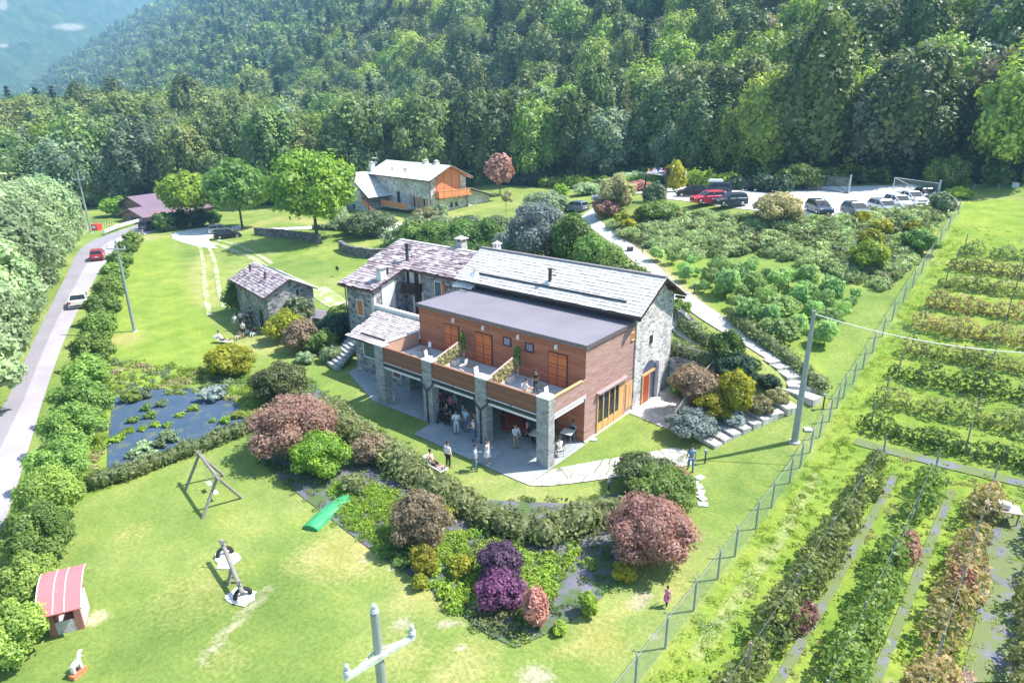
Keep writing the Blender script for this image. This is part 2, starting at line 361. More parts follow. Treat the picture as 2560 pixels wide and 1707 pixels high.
def asphalt():
    mt, t, b = nmat('asphalt'); co = coords(t, (1, 1, 1), 'World')
    c = ramp(t, [(.3, (.30, .28, .32)), (.7, (.38, .36, .40))], noise(t, co, .25, 5))
    c2 = mixc(t, .5, c.outputs[0], ramp(t, [(.35, (.8, .8, .8)), (.65, (1.1, 1.1, 1.1))], noise(t, co, 30, 3)).outputs[0], 'MULTIPLY')
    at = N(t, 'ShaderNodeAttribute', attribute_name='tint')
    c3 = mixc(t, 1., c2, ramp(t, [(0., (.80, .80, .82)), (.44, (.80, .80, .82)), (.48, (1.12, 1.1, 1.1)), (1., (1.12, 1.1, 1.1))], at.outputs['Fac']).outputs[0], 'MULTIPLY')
    t.links.new(c3, b.inputs[0]); b.inputs['Roughness'].default_value = .85; return mt
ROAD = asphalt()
def gravel(name, lo, hi, grass=None, k=.5):
    mt, t, b = nmat(name); co = coords(t, (1, 1, 1), 'World')
    c = ramp(t, [(.3, lo), (.7, hi)], noise(t, co, .5, 6, .7)).outputs[0]
    c = mixc(t, .4, c, ramp(t, [(.3, (.7, .7, .7)), (.7, (1.15, 1.15, 1.15))], noise(t, co, 12, 3)).outputs[0], 'MULTIPLY')
    if grass: c = mixc(t, ramp(t, [(k-.05, (1, 1, 1)), (k+.05, (0, 0, 0))], noise(t, co, .9, 5, .7)).outputs[0], c, grass)
    t.links.new(c, b.inputs[0]); b.inputs['Roughness'].default_value = .95; bump(t, b, noise(t, co, 12, 3), .03, .4); MT[name] = mt; return mt
GRAVEL = gravel('pale gravel', (.60, .59, .58), (.76, .75, .74))
GRAVELG = gravel('gravel with grass', (.42, .41, .33), (.60, .57, .48), (.27, .33, .09), .52)
DIRT = gravel('dry dirt', (.40, .32, .18), (.55, .46, .30), (.30, .34, .10), .45)
WEED = gravel('weed fabric', (.03, .065, .12), (.055, .10, .165), (.10, .13, .10), .42)
WEEDG = gravel('grey weed fabric', (.13, .135, .19), (.21, .21, .28), (.15, .19, .07), .55)
SLATEC = gravel('slate chips', (.10, .10, .135), (.19, .18, .225), (.08, .13, .04), .50)

# ------------------------------------------------------------------ ground sheet
def gridlines(lo, hi, a, b, fine, grow=1.09):
    v = list(np.arange(a, b+fine, fine)); s = fine; x = v[-1]
    while x < hi: s *= grow; x += s; v.append(x)
    s = fine; x = a; l = []
    while x > lo: s *= grow; x -= s; l.append(x)
    return np.array(l[::-1]+v)
gx = gridlines(-1500, 900, -62, 32, .5, 1.028); gy = gridlines(-400, 520, -30, 62, .5, 1.03)
XX, YY = np.meshgrid(gx, gy); xf = XX.ravel(); yf = YY.ravel(); zf = TZ(xf, yf)
nx, ny = len(gx), len(gy)
ii, jj = np.meshgrid(np.arange(nx-1), np.arange(ny-1)); a_ = (jj*nx+ii).ravel()
GF = np.c_[a_, a_+1, a_+nx+1, a_+nx]
def inpoly(x, y, poly):
    c = np.zeros(len(x), bool); n = len(poly)
    for i in range(n):
        x0, y0 = poly[i][:2]; x1, y1 = poly[(i+1) % n][:2]
        if y0 == y1: continue
        k = ((y0 > y) != (y1 > y)) & (x < (x1-x0)*(y-y0)/(y1-y0)+x0); c ^= k
    return c
def pxpoly(l): return [tuple(G(*p)[:2]) for p in l]
zone = np.zeros((len(xf), 4), np.float32); zone[:, 3] = 1
def blob(ch, px, py, r, amp=1., asp=1., ang=0.):
    c = G(px, py) if abs(px) > 0 else None
    dx = xf-c[0]; dy = yf-c[1]; ca, sa = math.cos(ang), math.sin(ang)
    u = (dx*ca+dy*sa)/asp; v = -dx*sa+dy*ca
    zone[:, ch] = np.maximum(zone[:, ch], amp*np.exp(-(u*u+v*v)/(r*r)))
def band(ch, pts, wd, amp=1.):
    P = [G(*p) for p in pts]
    for a, b in zip(P[:-1], P[1:]):
        dx, dy = b[0]-a[0], b[1]-a[1]; L = dx*dx+dy*dy
        tt = np.clip(((xf-a[0])*dx+(yf-a[1])*dy)/L, 0, 1); d = np.hypot(xf-a[0]-tt*dx, yf-a[1]-tt*dy)
        zone[:, ch] = np.maximum(zone[:, ch], amp*np.exp(-(d/wd)**2))
def area(ch, poly, amp=1.):
    k = inpoly(xf, yf, pxpoly(poly)); zone[k, ch] = np.maximum(zone[k, ch], amp)
# lush meadow on the left, and the berry field on the right
area(2, [(420, 590), (500, 760), (560, 860), (480, 960), (600, 1060), (250, 1240), (200, 1250), (260, 1000), (250, 900), (330, 620)], .75)
area(2, [(800, 640), (560, 620), (900, 560), (1000, 640), (870, 720)], .3)
area(2, [(1600, 1706), (2035, 1145), (2150, 930), (2200, 860), (2350, 630), (2420, 500), (2559, 500), (2559, 1706)], .9)
area(2, [(1900, 850), (2080, 700), (2080, 850), (2060, 960)], .45)
area(2, [(1640, 640), (1800, 650), (1900, 720), (1850, 860), (1700, 760)], .6)
for p in [(300, 850, 3., .8), (1090, 1460, 2.5, .7), (860, 1380, 2.5, .9), (1000, 1640, 2, .5), (500, 1480, 3, .5), (330, 1330, 1.5, .5), (1500, 1600, 1.5, .8), (1120, 1700, 1.5, .6), (560, 1650, 1.4, .5), (750, 1410, 1.5, .5), (1700, 1470, 2, .5), (1180, 1640, 1.6, .6), (850, 1100, 1, .4), (960, 1130, 1.5, .6), (1500, 1230, 2, .4)]: blob(0, *p[:3], p[3])
for p in [(1165, 1555, .30), (1110, 1560, .35), (1150, 1625, .28), (1340, 1695, .75), (985, 1420, .25), (905, 1397, .3), (1592, 1507, .5), (1612, 1487, .4), (1630, 1590, .3), (240, 1545, .55), (1005, 1560, .5), (130, 540, .3), (920, 1115, .25)]: blob(1, p[0], p[1], p[2]*1.1, .85)
band(1, [(510, 1650), (560, 1585), (600, 1545), (675, 1470)], .42, .62)
area(1, [(1500, 560), (1560, 600), (1640, 690), (1700, 740), (1760, 790), (1740, 700), (1600, 600), (1540, 560)], .0)
band(0, [(1560, 590), (1620, 640), (1680, 700), (1760, 770), (1830, 830), (1920, 900)], 1.2, .9)
band(1, [(1560, 590), (1620, 640), (1680, 700), (1740, 750)], .8, .55)
band(0, [(1380, 1640), (1450, 1590), (1560, 1520), (1600, 1500)], .5, .6)
band(1, [(1740, 1640), (1960, 1330), (2040, 1190)], .5, .5)
band(0, [(520, 640), (500, 700), (520, 760)], 2.5, .6); band(0, [(560, 590), (700, 545), (800, 560)], 3, .6)
area(0, [(1270, 560), (1600, 470), (1280, 465), (1200, 540)], .35)
area(0, [(980, 545), (1190, 520), (1500, 470), (1250, 455), (1215, 480)], .25)
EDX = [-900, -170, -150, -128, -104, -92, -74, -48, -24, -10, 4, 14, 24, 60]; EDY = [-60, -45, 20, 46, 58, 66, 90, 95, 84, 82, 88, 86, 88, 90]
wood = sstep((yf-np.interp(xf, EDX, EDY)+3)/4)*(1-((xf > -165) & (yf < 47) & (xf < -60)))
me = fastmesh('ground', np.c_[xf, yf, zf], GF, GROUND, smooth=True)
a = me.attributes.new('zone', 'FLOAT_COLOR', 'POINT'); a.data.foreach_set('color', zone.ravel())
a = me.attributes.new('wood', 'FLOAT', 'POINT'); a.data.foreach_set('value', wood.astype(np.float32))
tag(link('ground', me), kind='structure')

def sheet(name, poly, mat, dz=.04, step=.6, world=False, kind='structure', pl=None):
    """flat-lying sheet that follows the ground inside a polygon"""
    P = np.array(poly if world else pxpoly(poly)); bmx = bpy.data.meshes.new(name)
    import bmesh
    bm = bmesh.new(); vs_ = [bm.verts.new((x, y, 0)) for x, y in P]; bm.faces.new(vs_)
    lo = P.min(0); hi = P.max(0)
    for ax in (0, 1):
        for c in np.arange(lo[ax]+step, hi[ax], step):
            n_ = [0, 0, 0]; n_[ax] = 1; co_ = [0, 0, 0]; co_[ax] = c
            bmesh.ops.bisect_plane(bm, geom=bm.verts[:]+bm.edges[:]+bm.faces[:], plane_co=co_, plane_no=n_)
    bmesh.ops.recalc_face_normals(bm, faces=bm.faces[:])
    arr = np.array([v.co[:2] for v in bm.verts]); z = TZ(arr[:, 0], arr[:, 1])
    for v, q in zip(bm.verts, z): v.co.z = q+dz
    for f in bm.faces:
        if f.normal.z < 0: f.normal_flip()
    bm.to_mesh(bmx); bm.free(); bmx.materials.append(mat); o = link(name, bmx)
    return tag(o, kind=kind)
def dense(P, step):
    out = []
    for a, b in zip(P[:-1], P[1:]):
        n = max(1, int((Vector(b)-Vector(a)).length/step))
        out += [Vector(a).lerp(Vector(b), i/n) for i in range(n)]
    return out+[Vector(P[-1])]
def smoothline(P, it=2):
    P = [Vector(p) for p in P]
    for _ in range(it):
        Q = [P[0]]
        for a, b in zip(P[:-1], P[1:]): Q += [a.lerp(b, .25), a.lerp(b, .75)]
        P = Q+[P[-1]]
    return P
def ribbon(name, L, Rr, mat, dz=.04, step=1., cross=6, kind='structure'):
    """strip between a left and a right edge line, both world points"""
    n = max(int(max(sum((Vector(b)-Vector(a)).length for a, b in zip(q[:-1], q[1:])) for q in (L, Rr))/step), 2)
    def res(q):
        q = np.array([(v[0], v[1]) for v in q]); s = np.r_[0, np.cumsum(np.hypot(*np.diff(q, axis=0).T))]
        u = np.linspace(0, s[-1], n); return np.c_[np.interp(u, s, q[:, 0]), np.interp(u, s, q[:, 1])]
    A, B = res(L), res(Rr); tt = np.linspace(0, 1, cross+1)
    V = (A[:, None]*(1-tt)[None, :, None]+B[:, None]*tt[None, :, None]).reshape(-1, 2)
    z = TZ(V[:, 0], V[:, 1])+dz; i, j = np.meshgrid(np.arange(cross), np.arange(n-1)); a = (j*(cross+1)+i).ravel()
    F = np.c_[a, a+1, a+cross+2, a+cross+1]
    me = fastmesh(name, np.c_[V, z], F[:, ::-1], mat, tint=np.tile(tt, n), smooth=True); me.flip_normals() if me.polygons[0].normal.z < 0 else None
    return tag(link(name, me), kind=kind)
def offset(P, d):
    P = [Vector((p[0], p[1], 0)) for p in P]; out = []
    for i, p in enumerate(P):
        a = P[max(i-1, 0)]; b = P[min(i+1, len(P)-1)]; t_ = (b-a).normalized(); out.append(p+Vector((-t_.y, t_.x, 0))*d)
    return out
def track(name, pts, wd, mat, dz=.05, px=True, sm=2):
    P = smoothline([G(*p) for p in pts] if px else [Vector(p) for p in pts], sm)
    return ribbon(name, offset(P, wd/2), offset(P, -wd/2), mat, dz, .8, 4)
# road with its verge
RL = smoothline([Vector((-8, -34, 0))]+[G(*p) for p in [(0, 1045), (60, 905), (120, 780), (165, 690), (200, 618), (255, 592), (330, 568), (440, 530)]]+[Vector((-150, 52, 0))], 2)
RR = smoothline([Vector((-3, -30, 0))]+[G(*p) for p in [(0, 1345), (60, 1165), (115, 975), (168, 830), (215, 740), (260, 655), (320, 608), (385, 578), (470, 545)]]+[Vector((-146, 58, 0))], 2)
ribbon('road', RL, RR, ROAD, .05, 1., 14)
sheet('gravel_drive', [(428, 585), (470, 574), (515, 568), (560, 572), (610, 560), (600, 575), (545, 585), (520, 600), (545, 622), (500, 618), (455, 606), (433, 597)], GRAVEL, .05)
track('wheel_track', [(497, 610), (507, 640), (510, 690), (513, 730), (523, 790)], .55, GRAVELG, .045)
track('wheel_track', [(520, 612), (536, 650), (543, 690), (548, 730), (562, 770)], .55, GRAVELG, .045)
track('wheel_track', [(510, 604), (550, 612), (600, 634), (640, 648), (690, 690)], .9, GRAVELG, .045)
track('wheel_track', [(540, 600), (590, 612), (640, 634), (680, 660)], .7, GRAVELG, .055)
sheet('gravel_path', [(775, 712), (815, 718), (850, 740), (878, 758), (880, 785), (850, 782), (815, 765), (790, 748), (770, 728)], GRAVELG, .05)
track('gravel_path', [(640, 575), (720, 572), (800, 568), (860, 572), (960, 590), (985, 598)], 2.2, GRAVEL, .05)
sheet('gravel_yard', [(945, 560), (1010, 558), (1030, 575), (990, 592), (940, 580)], GRAVEL, .065)
sheet('car_park', [(-27, 62), (-22, 57), (-12, 54.6), (0, 52.9), (8, 54), (11, 62), (11, 79), (4, 84), (-22, 74.5), (-34, 70)], GRAVEL, .05, 1.5, True)
sheet('terrace', [(-22.6, 3.3), (-22.2, 2.2), (-16.2, -.15), (-10.05, -.1), (-9.83, -1.9), (-1.5, -2.13), (.14, -2.11), (.14, 4.), (-.3, 4.15), (-.3, 9.2), (-22, 9.2)], TERR, .05, .8, True)
sheet('vegetable_plot', [(283, 1000), (330, 968), (420, 975), (560, 968), (612, 1040), (618, 1075), (440, 1120), (330, 1165), (268, 1185), (270, 1110)], WEED, .05)
sheet('garden_bed', [(640, 1010), (780, 960), (1000, 1110), (1200, 1250), (1420, 1260), (1560, 1230), (1640, 1260), (1560, 1430), (1490, 1510), (1400, 1570), (1290, 1620), (1215, 1585), (1120, 1510), (1060, 1460), (960, 1400), (830, 1300), (700, 1200), (625, 1120)], SLATEC, .045)
sheet('flagstone_path', [(1322, 1214), (1380, 1175), (1450, 1161), (1560, 1142), (1680, 1120), (1712, 1124), (1738, 1160), (1640, 1180), (1560, 1192), (1450, 1207), (1370, 1216)], FLAG, .06, .8)
sheet('patio', [(-.0, 9.9), (3.3, 9.3), (3.55, 15.9), (.05, 15.9)], FLAG2, .05, .7, True)
sheet('field_fabric', [(2470, 1330), (2559, 1290), (2559, 1706), (2400, 1706), (2440, 1560), (2452, 1420)], WEEDG, .05)
track('upper_path', [(1668, 715), (1620, 668), (1560, 615), (1500, 570), (1468, 548), (1475, 532), (1500, 520)], 1.9, FLAG2, .06)
track('upper_path', [(1700, 742), (1680, 726), (1660, 706)], 1.9, FLAG2, .07)
track('side_path', [(1680, 800), (1700, 830), (1750, 858), (1800, 880)], 1.1, FLAG2, .06)
# stone steps, one flight
st = MB(); ctr = [(5.9, 8.9, .05), (6.5, 10.5, .4), (8, 13.5, 1.05), (9.3, 15.4, 1.7)]
def steps(mb, pts, run, wd, mt_=0):
    P = [Vector(p) for p in pts]; S = dense(P, run)
    for a, b in zip(S[:-1], S[1:]):
        d = (b-a); ang = math.atan2(d.y, d.x); z = tz((a.x+b.x)/2, (a.y+b.y)/2)+.17
        c = (a+b)/2; mb.cbox((c.x, c.y, z-.25), (math.hypot(d.x, d.y)*.86, wd, .5), ang, 0)
steps(st, ctr, .85, 2.3); steps(st, [(9.6, 15.9, 0), (9.9, 17., 0), (9.3, 18.3, 0), (8.1, 19.3, 0), (6.6, 20.2, 0)], .8, 2.4)
o = st.build('stone_steps', [FLAG2]); tag(o, kind='structure')
track('steps_landing', [(6.9, 20.1, 0), (4, 21.9, 0), (0, 24.3, 0), (-4.9, 27.4, 0)], 1.9, FLAG2, .08, False)
for i, (px, py) in enumerate([(1733, 1205), (1745, 1218), (1752, 1232), (1755, 1246), (1757, 1262), (1750, 1195)]):
    c = G(px, py); mb = MB(); mb.cbox((0, 0, .03), (.55, .42, .08), i*.9); tag(mb.build('stepping_stone', [FLAG2], loc=c), 'flat pale stepping stone in the lawn beside the shrub clump', 'paving stone', 'stepping stones below the steps')
for px, py, lab in [(1482, 1099, 'small pale stone lying in the grass beside the cladding corner'), (1603, 1037, 'square pale slab in the grass in front of the patio')]:
    c = G(px, py); mb = MB(); mb.cbox((0, 0, .03), (.5, .4, .08), .4); tag(mb.build('paving_stone', [FLAG2], loc=c), lab, 'paving stone')

# ------------------------------------------------------------------ far mountain across the valley
def vnoise(x, y, seed=0):
    xi = np.floor(x).astype(int); yi = np.floor(y).astype(int); u = x-xi; v = y-yi; u = u*u*(3-2*u); v = v*v*(3-2*v)
    def h(a, b):
        n = (a*374761393+b*668265263+seed*974711) & 0x7fffffff; n = ((n ^ (n >> 13))*1274126177) & 0x7fffffff; return ((n ^ (n >> 16)) & 0xffff)/65535.
    return (h(xi, yi)*(1-u)+h(xi+1, yi)*u)*(1-v)+(h(xi, yi+1)*(1-u)+h(xi+1, yi+1)*u)*v
def mountain():
    az = np.radians(np.linspace(140, 186, 520)); D = np.geomspace(1150, 3300, 520)
    A, Dd = np.meshgrid(az, D); x = CP[0]+Dd*np.cos(A); y = CP[1]+Dd*np.sin(A)
    d = Dd-1480-220*np.sin(np.degrees(A)*.13+.4)+70*np.sin(x*.004)
    z = .40*90*np.log1p(np.exp(np.clip(d/90, -20, 20)))
    rid = sum(am*np.abs(vnoise(x/s, y/s, k)*2-1) for k, (s, am) in enumerate([(420, 120), (210, 55), (100, 22)]))
    z = z+np.minimum(np.maximum(d, 0)/700, 1)*(rid-60)
    z = z-6*np.exp(-np.maximum(d, 0)/80)+ (vnoise(x/16, y/16, 7)*9+vnoise(x/7, y/7, 9)*4.5)*np.clip((Dd-1200)/200, 0, 1)
    z = np.minimum(z-3, 440+(vnoise(x/40, y/40, 3)-.5)*20); n = 520; i, j = np.meshgrid(np.arange(n-1), np.arange(n-1)); a = (j*n+i).ravel()
    mt, t, b = nmat('distant woods'); co = coords(t, (1, 1, 1), 'World')
    c = ramp(t, [(.35, (.03, .06, .03)), (.5, (.06, .10, .045)), (.68, (.12, .15, .07))], noise(t, co, .022, 8, .75)).outputs[0]
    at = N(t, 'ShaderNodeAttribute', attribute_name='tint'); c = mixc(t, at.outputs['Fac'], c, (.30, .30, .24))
    t.links.new(c, b.inputs[0]); b.inputs['Roughness'].default_value = 1.; b.inputs['Specular IOR Level'].default_value = 0
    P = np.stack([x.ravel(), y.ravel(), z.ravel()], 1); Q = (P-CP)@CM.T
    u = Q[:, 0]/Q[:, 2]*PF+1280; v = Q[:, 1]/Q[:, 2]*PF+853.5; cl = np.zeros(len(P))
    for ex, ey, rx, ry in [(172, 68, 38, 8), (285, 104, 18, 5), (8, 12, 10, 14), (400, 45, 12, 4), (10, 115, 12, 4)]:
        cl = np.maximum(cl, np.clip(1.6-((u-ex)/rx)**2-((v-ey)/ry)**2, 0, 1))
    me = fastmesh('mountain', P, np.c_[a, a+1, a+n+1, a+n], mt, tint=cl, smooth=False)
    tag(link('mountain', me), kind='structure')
mountain()
# ------------------------------------------------------------------ vegetation generators
F_ = {
 'green': foliage('green leaves', (.045, .085, .022), (.12, .19, .045), (.20, .28, .07)),
 'lime': foliage('lime green leaves', (.08, .14, .02), (.20, .29, .04), (.32, .38, .06)),
 'yellow': foliage('yellow leaves', (.13, .16, .02), (.32, .33, .03), (.50, .47, .05), gain=1.4),
 'grey': foliage('grey green leaves', (.07, .10, .055), (.17, .22, .11), (.28, .32, .18)),
 'silver': foliage('silvery green leaves', (.10, .14, .08), (.26, .33, .18), (.44, .50, .34), hue=.01),
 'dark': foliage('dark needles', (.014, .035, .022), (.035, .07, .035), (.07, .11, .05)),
 'olive': foliage('olive brown leaves', (.055, .075, .028), (.145, .175, .07), (.25, .27, .12)),
 'brown': foliage('brownish leaves', (.09, .075, .05), (.22, .18, .11), (.36, .29, .20)),
 'red': foliage('dull red maple leaves', (.14, .085, .065), (.36, .22, .18), (.48, .34, .28), gain=1.55),
 'pink': foliage('pinkish brown leaves', (.20, .10, .08), (.45, .27, .21), (.62, .42, .34)),
 'violet': foliage('violet leaves', (.07, .03, .07), (.22, .085, .18), (.40, .16, .32)),
 'purple': foliage('dark purple leaves', (.05, .03, .055), (.13, .075, .13), (.25, .16, .24)),
 'lawn': foliage('bright weeds', (.09, .15, .025), (.23, .30, .055), (.36, .41, .10), gain=1.6),
 'field': foliage('berry leaves', (.05, .09, .03), (.18, .21, .075), (.42, .31, .14), hue=.03),
 'berry': foliage('ripe berry canes', (.07, .09, .03), (.24, .21, .09), (.48, .29, .15), hue=.03),
 'orchard': foliage('orchard leaves', (.09, .15, .05), (.20, .29, .11), (.32, .41, .18), gain=2.2),
 'blue': foliage('grey lavender', (.10, .13, .12), (.24, .28, .27), (.36, .40, .38)),
 'juniper': foliage('grey juniper', (.10, .135, .065), (.22, .27, .12), (.34, .38, .19), gain=2.2),
 'straw': foliage('pale straw leaves', (.17, .17, .08), (.36, .34, .17), (.50, .47, .28), gain=1.4),
 'magenta': foliage('magenta flowers', (.25, .02, .09), (.6, .05, .25), (.75, .12, .4)),
}
def quads(rng, C, Nn, size, asp=1.5):
    """leaf quads at C facing Nn"""
    n = len(C); r = rng.normal(size=(n, 3)); T = np.cross(Nn, r); T /= np.linalg.norm(T, axis=1)[:, None]+1e-9; B = np.cross(Nn, T)
    s = size*(.5+1.1*rng.random(n)**1.6)[:, None]; T = T*s*.5*asp; B = B*s*.5
    V = np.empty((n, 4, 3)); V[:, 0] = C-T; V[:, 1] = C-B*.9+T*.1; V[:, 2] = C+T; V[:, 3] = C+B*.9+T*.1
    return V.reshape(-1, 3)
def icore(c, r, n=8, k=5):
    mb = MB(); mb.ball((0, 0, 0), 1, n, k); V = np.array(mb.v)*np.array(r)*.80+np.array(c); F = [list(f) for f in mb.f]; return V, np.array(F)
def crown(seed, blobs, n, size, jit=.42, up=.25, core=True, fill=.22, droop=0.):
    rng = np.random.default_rng(seed); Bl = np.array(blobs, float)
    area_ = (Bl[:, 3]*Bl[:, 4]+Bl[:, 4]*Bl[:, 5]+Bl[:, 3]*Bl[:, 5]); p = area_/area_.sum()
    k = rng.choice(len(Bl), int(n*1.7), p=p); d = rng.normal(size=(len(k), 3)); d /= np.linalg.norm(d, axis=1)[:, None]
    rr = 1-fill*rng.random(len(k))**1.5+.10*rng.random(len(k)); dq = d*1.9+k[:, None]*.37; rr = rr*(.80+.42*vnoise(dq[:, 0]*1.4+dq[:, 2], dq[:, 1]*1.4-dq[:, 2]*.6, seed+1)); o2 = rng.random(len(k)) < .10; rr = np.where(o2, rr*(1.05+.22*rng.random(len(k))), rr)
    C = Bl[k, :3]+d*Bl[k, 3:]*rr[:, None]
    q = ((C[:, None]-Bl[None, :, :3])/Bl[None, :, 3:]); ins = ((q**2).sum(2) < .62).any(1); ok = ~ins
    C, d, k = C[ok][:n], d[ok][:n], k[ok][:n]
    Nn = d/Bl[k, 3:]; Nn /= np.linalg.norm(Nn, axis=1)[:, None]; Nn = Nn+rng.normal(size=Nn.shape)*jit+np.array([0, 0, up]); Nn /= np.linalg.norm(Nn, axis=1)[:, None]
    V = quads(rng, C, Nn, size)
    lob = rng.random(len(Bl)); s = max(Bl[:, 3:].max()*.35, .15)
    cl = vnoise(C[:, 0]/s+C[:, 2]/s*.7, C[:, 1]/s+C[:, 2]/s*.5, seed)
    t = np.clip(.50*cl+.30*lob[k]+.22*rng.random(len(C))-.02, 0, 1); t = np.repeat(t, 4)
    F = np.arange(len(V)).reshape(-1, 4)
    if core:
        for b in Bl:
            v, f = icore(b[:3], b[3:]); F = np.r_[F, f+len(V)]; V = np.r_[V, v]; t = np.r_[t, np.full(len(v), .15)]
    return V, F, t
def lobes(seed, c, r, n, k=.45, flat=.3):
    rng = random.Random(seed); out = [(*c, r[0]*.68, r[1]*.68, r[2]*.70)]
    for i in range(n):
        a = 2.399*i+rng.uniform(-.3, .3); z = -flat+(1+flat)*((i+.5)/n); z = min(max(z, -.95), .95); q = math.sqrt(1-z*z)
        s = k*rng.uniform(.6, 1.35); u = (1-s*.68)*rng.uniform(.88, 1.06)
        out.append((c[0]+r[0]*u*q*math.cos(a), c[1]+r[1]*u*q*math.sin(a), c[2]+r[2]*u*z, r[0]*s, r[1]*s, r[2]*s*.95))
    return out
def conifer(seed, h, r, n, size):
    rng = np.random.default_rng(seed); C = []; Nn = []; lv = int(h*1.3)
    for i in range(lv):
        z = h*(.12+.88*i/lv); rad = r*(1-(i/lv)**1.15)+.15; br = 7 if rad > .8 else 4; m_ = max(3, int(n/lv/br*(.4+1.2*(1-i/lv))))
        for b in range(br):
            a = rng.random()*6.28; L = rad*(.75+.4*rng.random()); s = rng.random(m_)**.7*L
            c = np.c_[np.cos(a)*s, np.sin(a)*s, z-s*.32+rng.normal(size=m_)*.12]; c[:, :2] += rng.normal(size=(m_, 2))*(.10+.12*s[:, None])
            C.append(c); nn = np.c_[np.full(m_, np.cos(a)*.25), np.full(m_, np.sin(a)*.25), np.ones(m_)]+rng.normal(size=(m_, 3))*.4; Nn.append(nn)
    C = np.concatenate(C); Nn = np.concatenate(Nn); Nn /= np.linalg.norm(Nn, axis=1)[:, None]
    V = quads(rng, C, Nn, size, 1.8); t = np.repeat(np.clip(rng.random(len(C))*.6+.4*vnoise(C[:, 0]*1.5+9, C[:, 2]*1.5, seed), 0, 1), 4)
    return V, np.arange(len(V)).reshape(-1, 4), t
def trunk_mb(h, r, seed=0, forks=4, spread=.3, lean=.0):
    rng = random.Random(seed); mb = MB(); top = Vector((lean*h, 0, h)); k = Vector((lean*h*.3, 0, h*.45)); mb.cyl((0, 0, -.3), k, r, r*.75, 8)
    mb.cyl(k, top, r*.75, r*.3, 7)
    for i in range(forks):
        a = 2*math.pi*i/forks+rng.uniform(-.4, .4); s = k.lerp(top, rng.uniform(.0, .6)); e = s+Vector((math.cos(a)*spread*h, math.sin(a)*spread*h, h*rng.uniform(.3, .5)))
        mb.cyl(s, e, r*.42, r*.12, 5)
    return mb
MESHC = {}
def plant(name, label, cat, pos, V, F, t, mat, parts='foliage', trunk=None, group=None, rz=0., sc=None, tmat=None):
    e = empty(name, pos, rz, label, cat, group)
    if sc: e.scale = sc
    link(parts, fastmesh(parts, V, F, mat, t), e)
    if trunk is None: trunk = MB().cyl((0, 0, -.2), (0, 0, max(.25, float(V[:, 2].max())*.45)), .05+.01*float(V[:, 2].max()), .03, 6)
    trunk.build('trunk' if parts == 'crown' else 'stem', tmat or TRUNK, e)
    return e
SEED = [100]
def bush(px, py, w, h, kind, label, cat='shrub', group=None, n=None, leaf=None, nl=7, name='shrub', dz=0, flat=.35, kk=.45, asp=1., rz=0., up=.25):
    """shrub standing on the ground seen at photo pixel (px,py); w,h in photo pixels"""
    SEED[0] += 1; p = G(px, py, dz); r = wpx(p, w)/2; hh = max(hpx(p, h)*.88, .3)
    p2 = p+Vector((fw[0], fw[1], 0)).normalized()*r*.7; p2.z = tz(p2.x, p2.y)+dz
    d = depth(p2); leaf = leaf or max(.09, min(.28, d*.0027)); n = n or int(min(9500, 260+16*r*hh*2/(leaf*leaf)*.55))
    V, F, t = crown(SEED[0], lobes(SEED[0], (0, 0, hh*.48), (r, r*asp, hh*.52), nl, kk, flat), n, leaf, up=up)
    return plant(name, label, cat, p2, V, F, t, F_[kind], group=group, rz=rz)
def hedge(pts, w, h, kind, label, px=True, n=90, leaf=.2, name='hedge', sm=1, wob=.15, group=None, cat='hedge'):
    SEED[0] += 1; rng = random.Random(SEED[0]); P = smoothline([G(*p) for p in pts] if px else [Vector(p) for p in pts], sm); S = dense(P, w*.42)
    b = S[len(S)//2].copy(); b.z = tz(b.x, b.y); Bl = []
    for i, p in enumerate(S):
        k = rng.uniform(1-wob, 1+wob); z = tz(p.x, p.y)-b.z; hh = h*k
        Bl.append((p.x-b.x+rng.uniform(-.1, .1)*w, p.y-b.y+rng.uniform(-.1, .1)*w, z+hh*.42, w*.55*k, w*.55*k, hh*.58))
    L = sum((q-p).length for p, q in zip(P[:-1], P[1:]))
    V, F, t = crown(SEED[0], Bl, int(n*L*(w+2*h)/3), leaf, jit=.6)
    e = empty(name, b, 0, label, cat, group); link('foliage', fastmesh('foliage', V, F, F_[kind], t), e)
    mb = MB()
    for p in S[::3]: mb.cyl((p.x-b.x, p.y-b.y, tz(p.x, p.y)-b.z-.2), (p.x-b.x, p.y-b.y, tz(p.x, p.y)-b.z+h*.5), .04, .03, 5)
    mb.build('stems', TRUNK, e); return e
def tree(px, py, w, h, kind, label, ch=.72, leaf=None, n=None, nl=12, tr=.22, name='tree', cat='tree', group=None, pos=None, size=None, kk=.42, forks=5, fill=.3, asp=1.):
    """deciduous tree; crown takes the top ch of its height"""
    SEED[0] += 1
    if pos is None: p = G(px, py); r = wpx(p, w)/2; hh = hpx(p, h)
    else: p = Vector(pos); p.z = tz(p.x, p.y); r, hh = size
    d = depth(p); leaf = leaf or max(.2, min(.5, d*.004)); n = n or int(min(9000, 500+2.2*(r*hh*ch*3)/(leaf*leaf)))
    V, F, t = crown(SEED[0], lobes(SEED[0], (0, 0, hh*(1-ch/2)), (r, r*asp, hh*ch/2), nl, kk, .6), n, leaf, fill=fill)
    return plant(name, label, cat, p, V, F, t, F_[kind], 'crown', trunk_mb(hh*.8, tr, SEED[0], forks, .25), group)

F_['hazel'] = foliage('hazel leaves', (.07, .12, .03), (.18, .26, .06), (.31, .39, .12), gain=2.05)
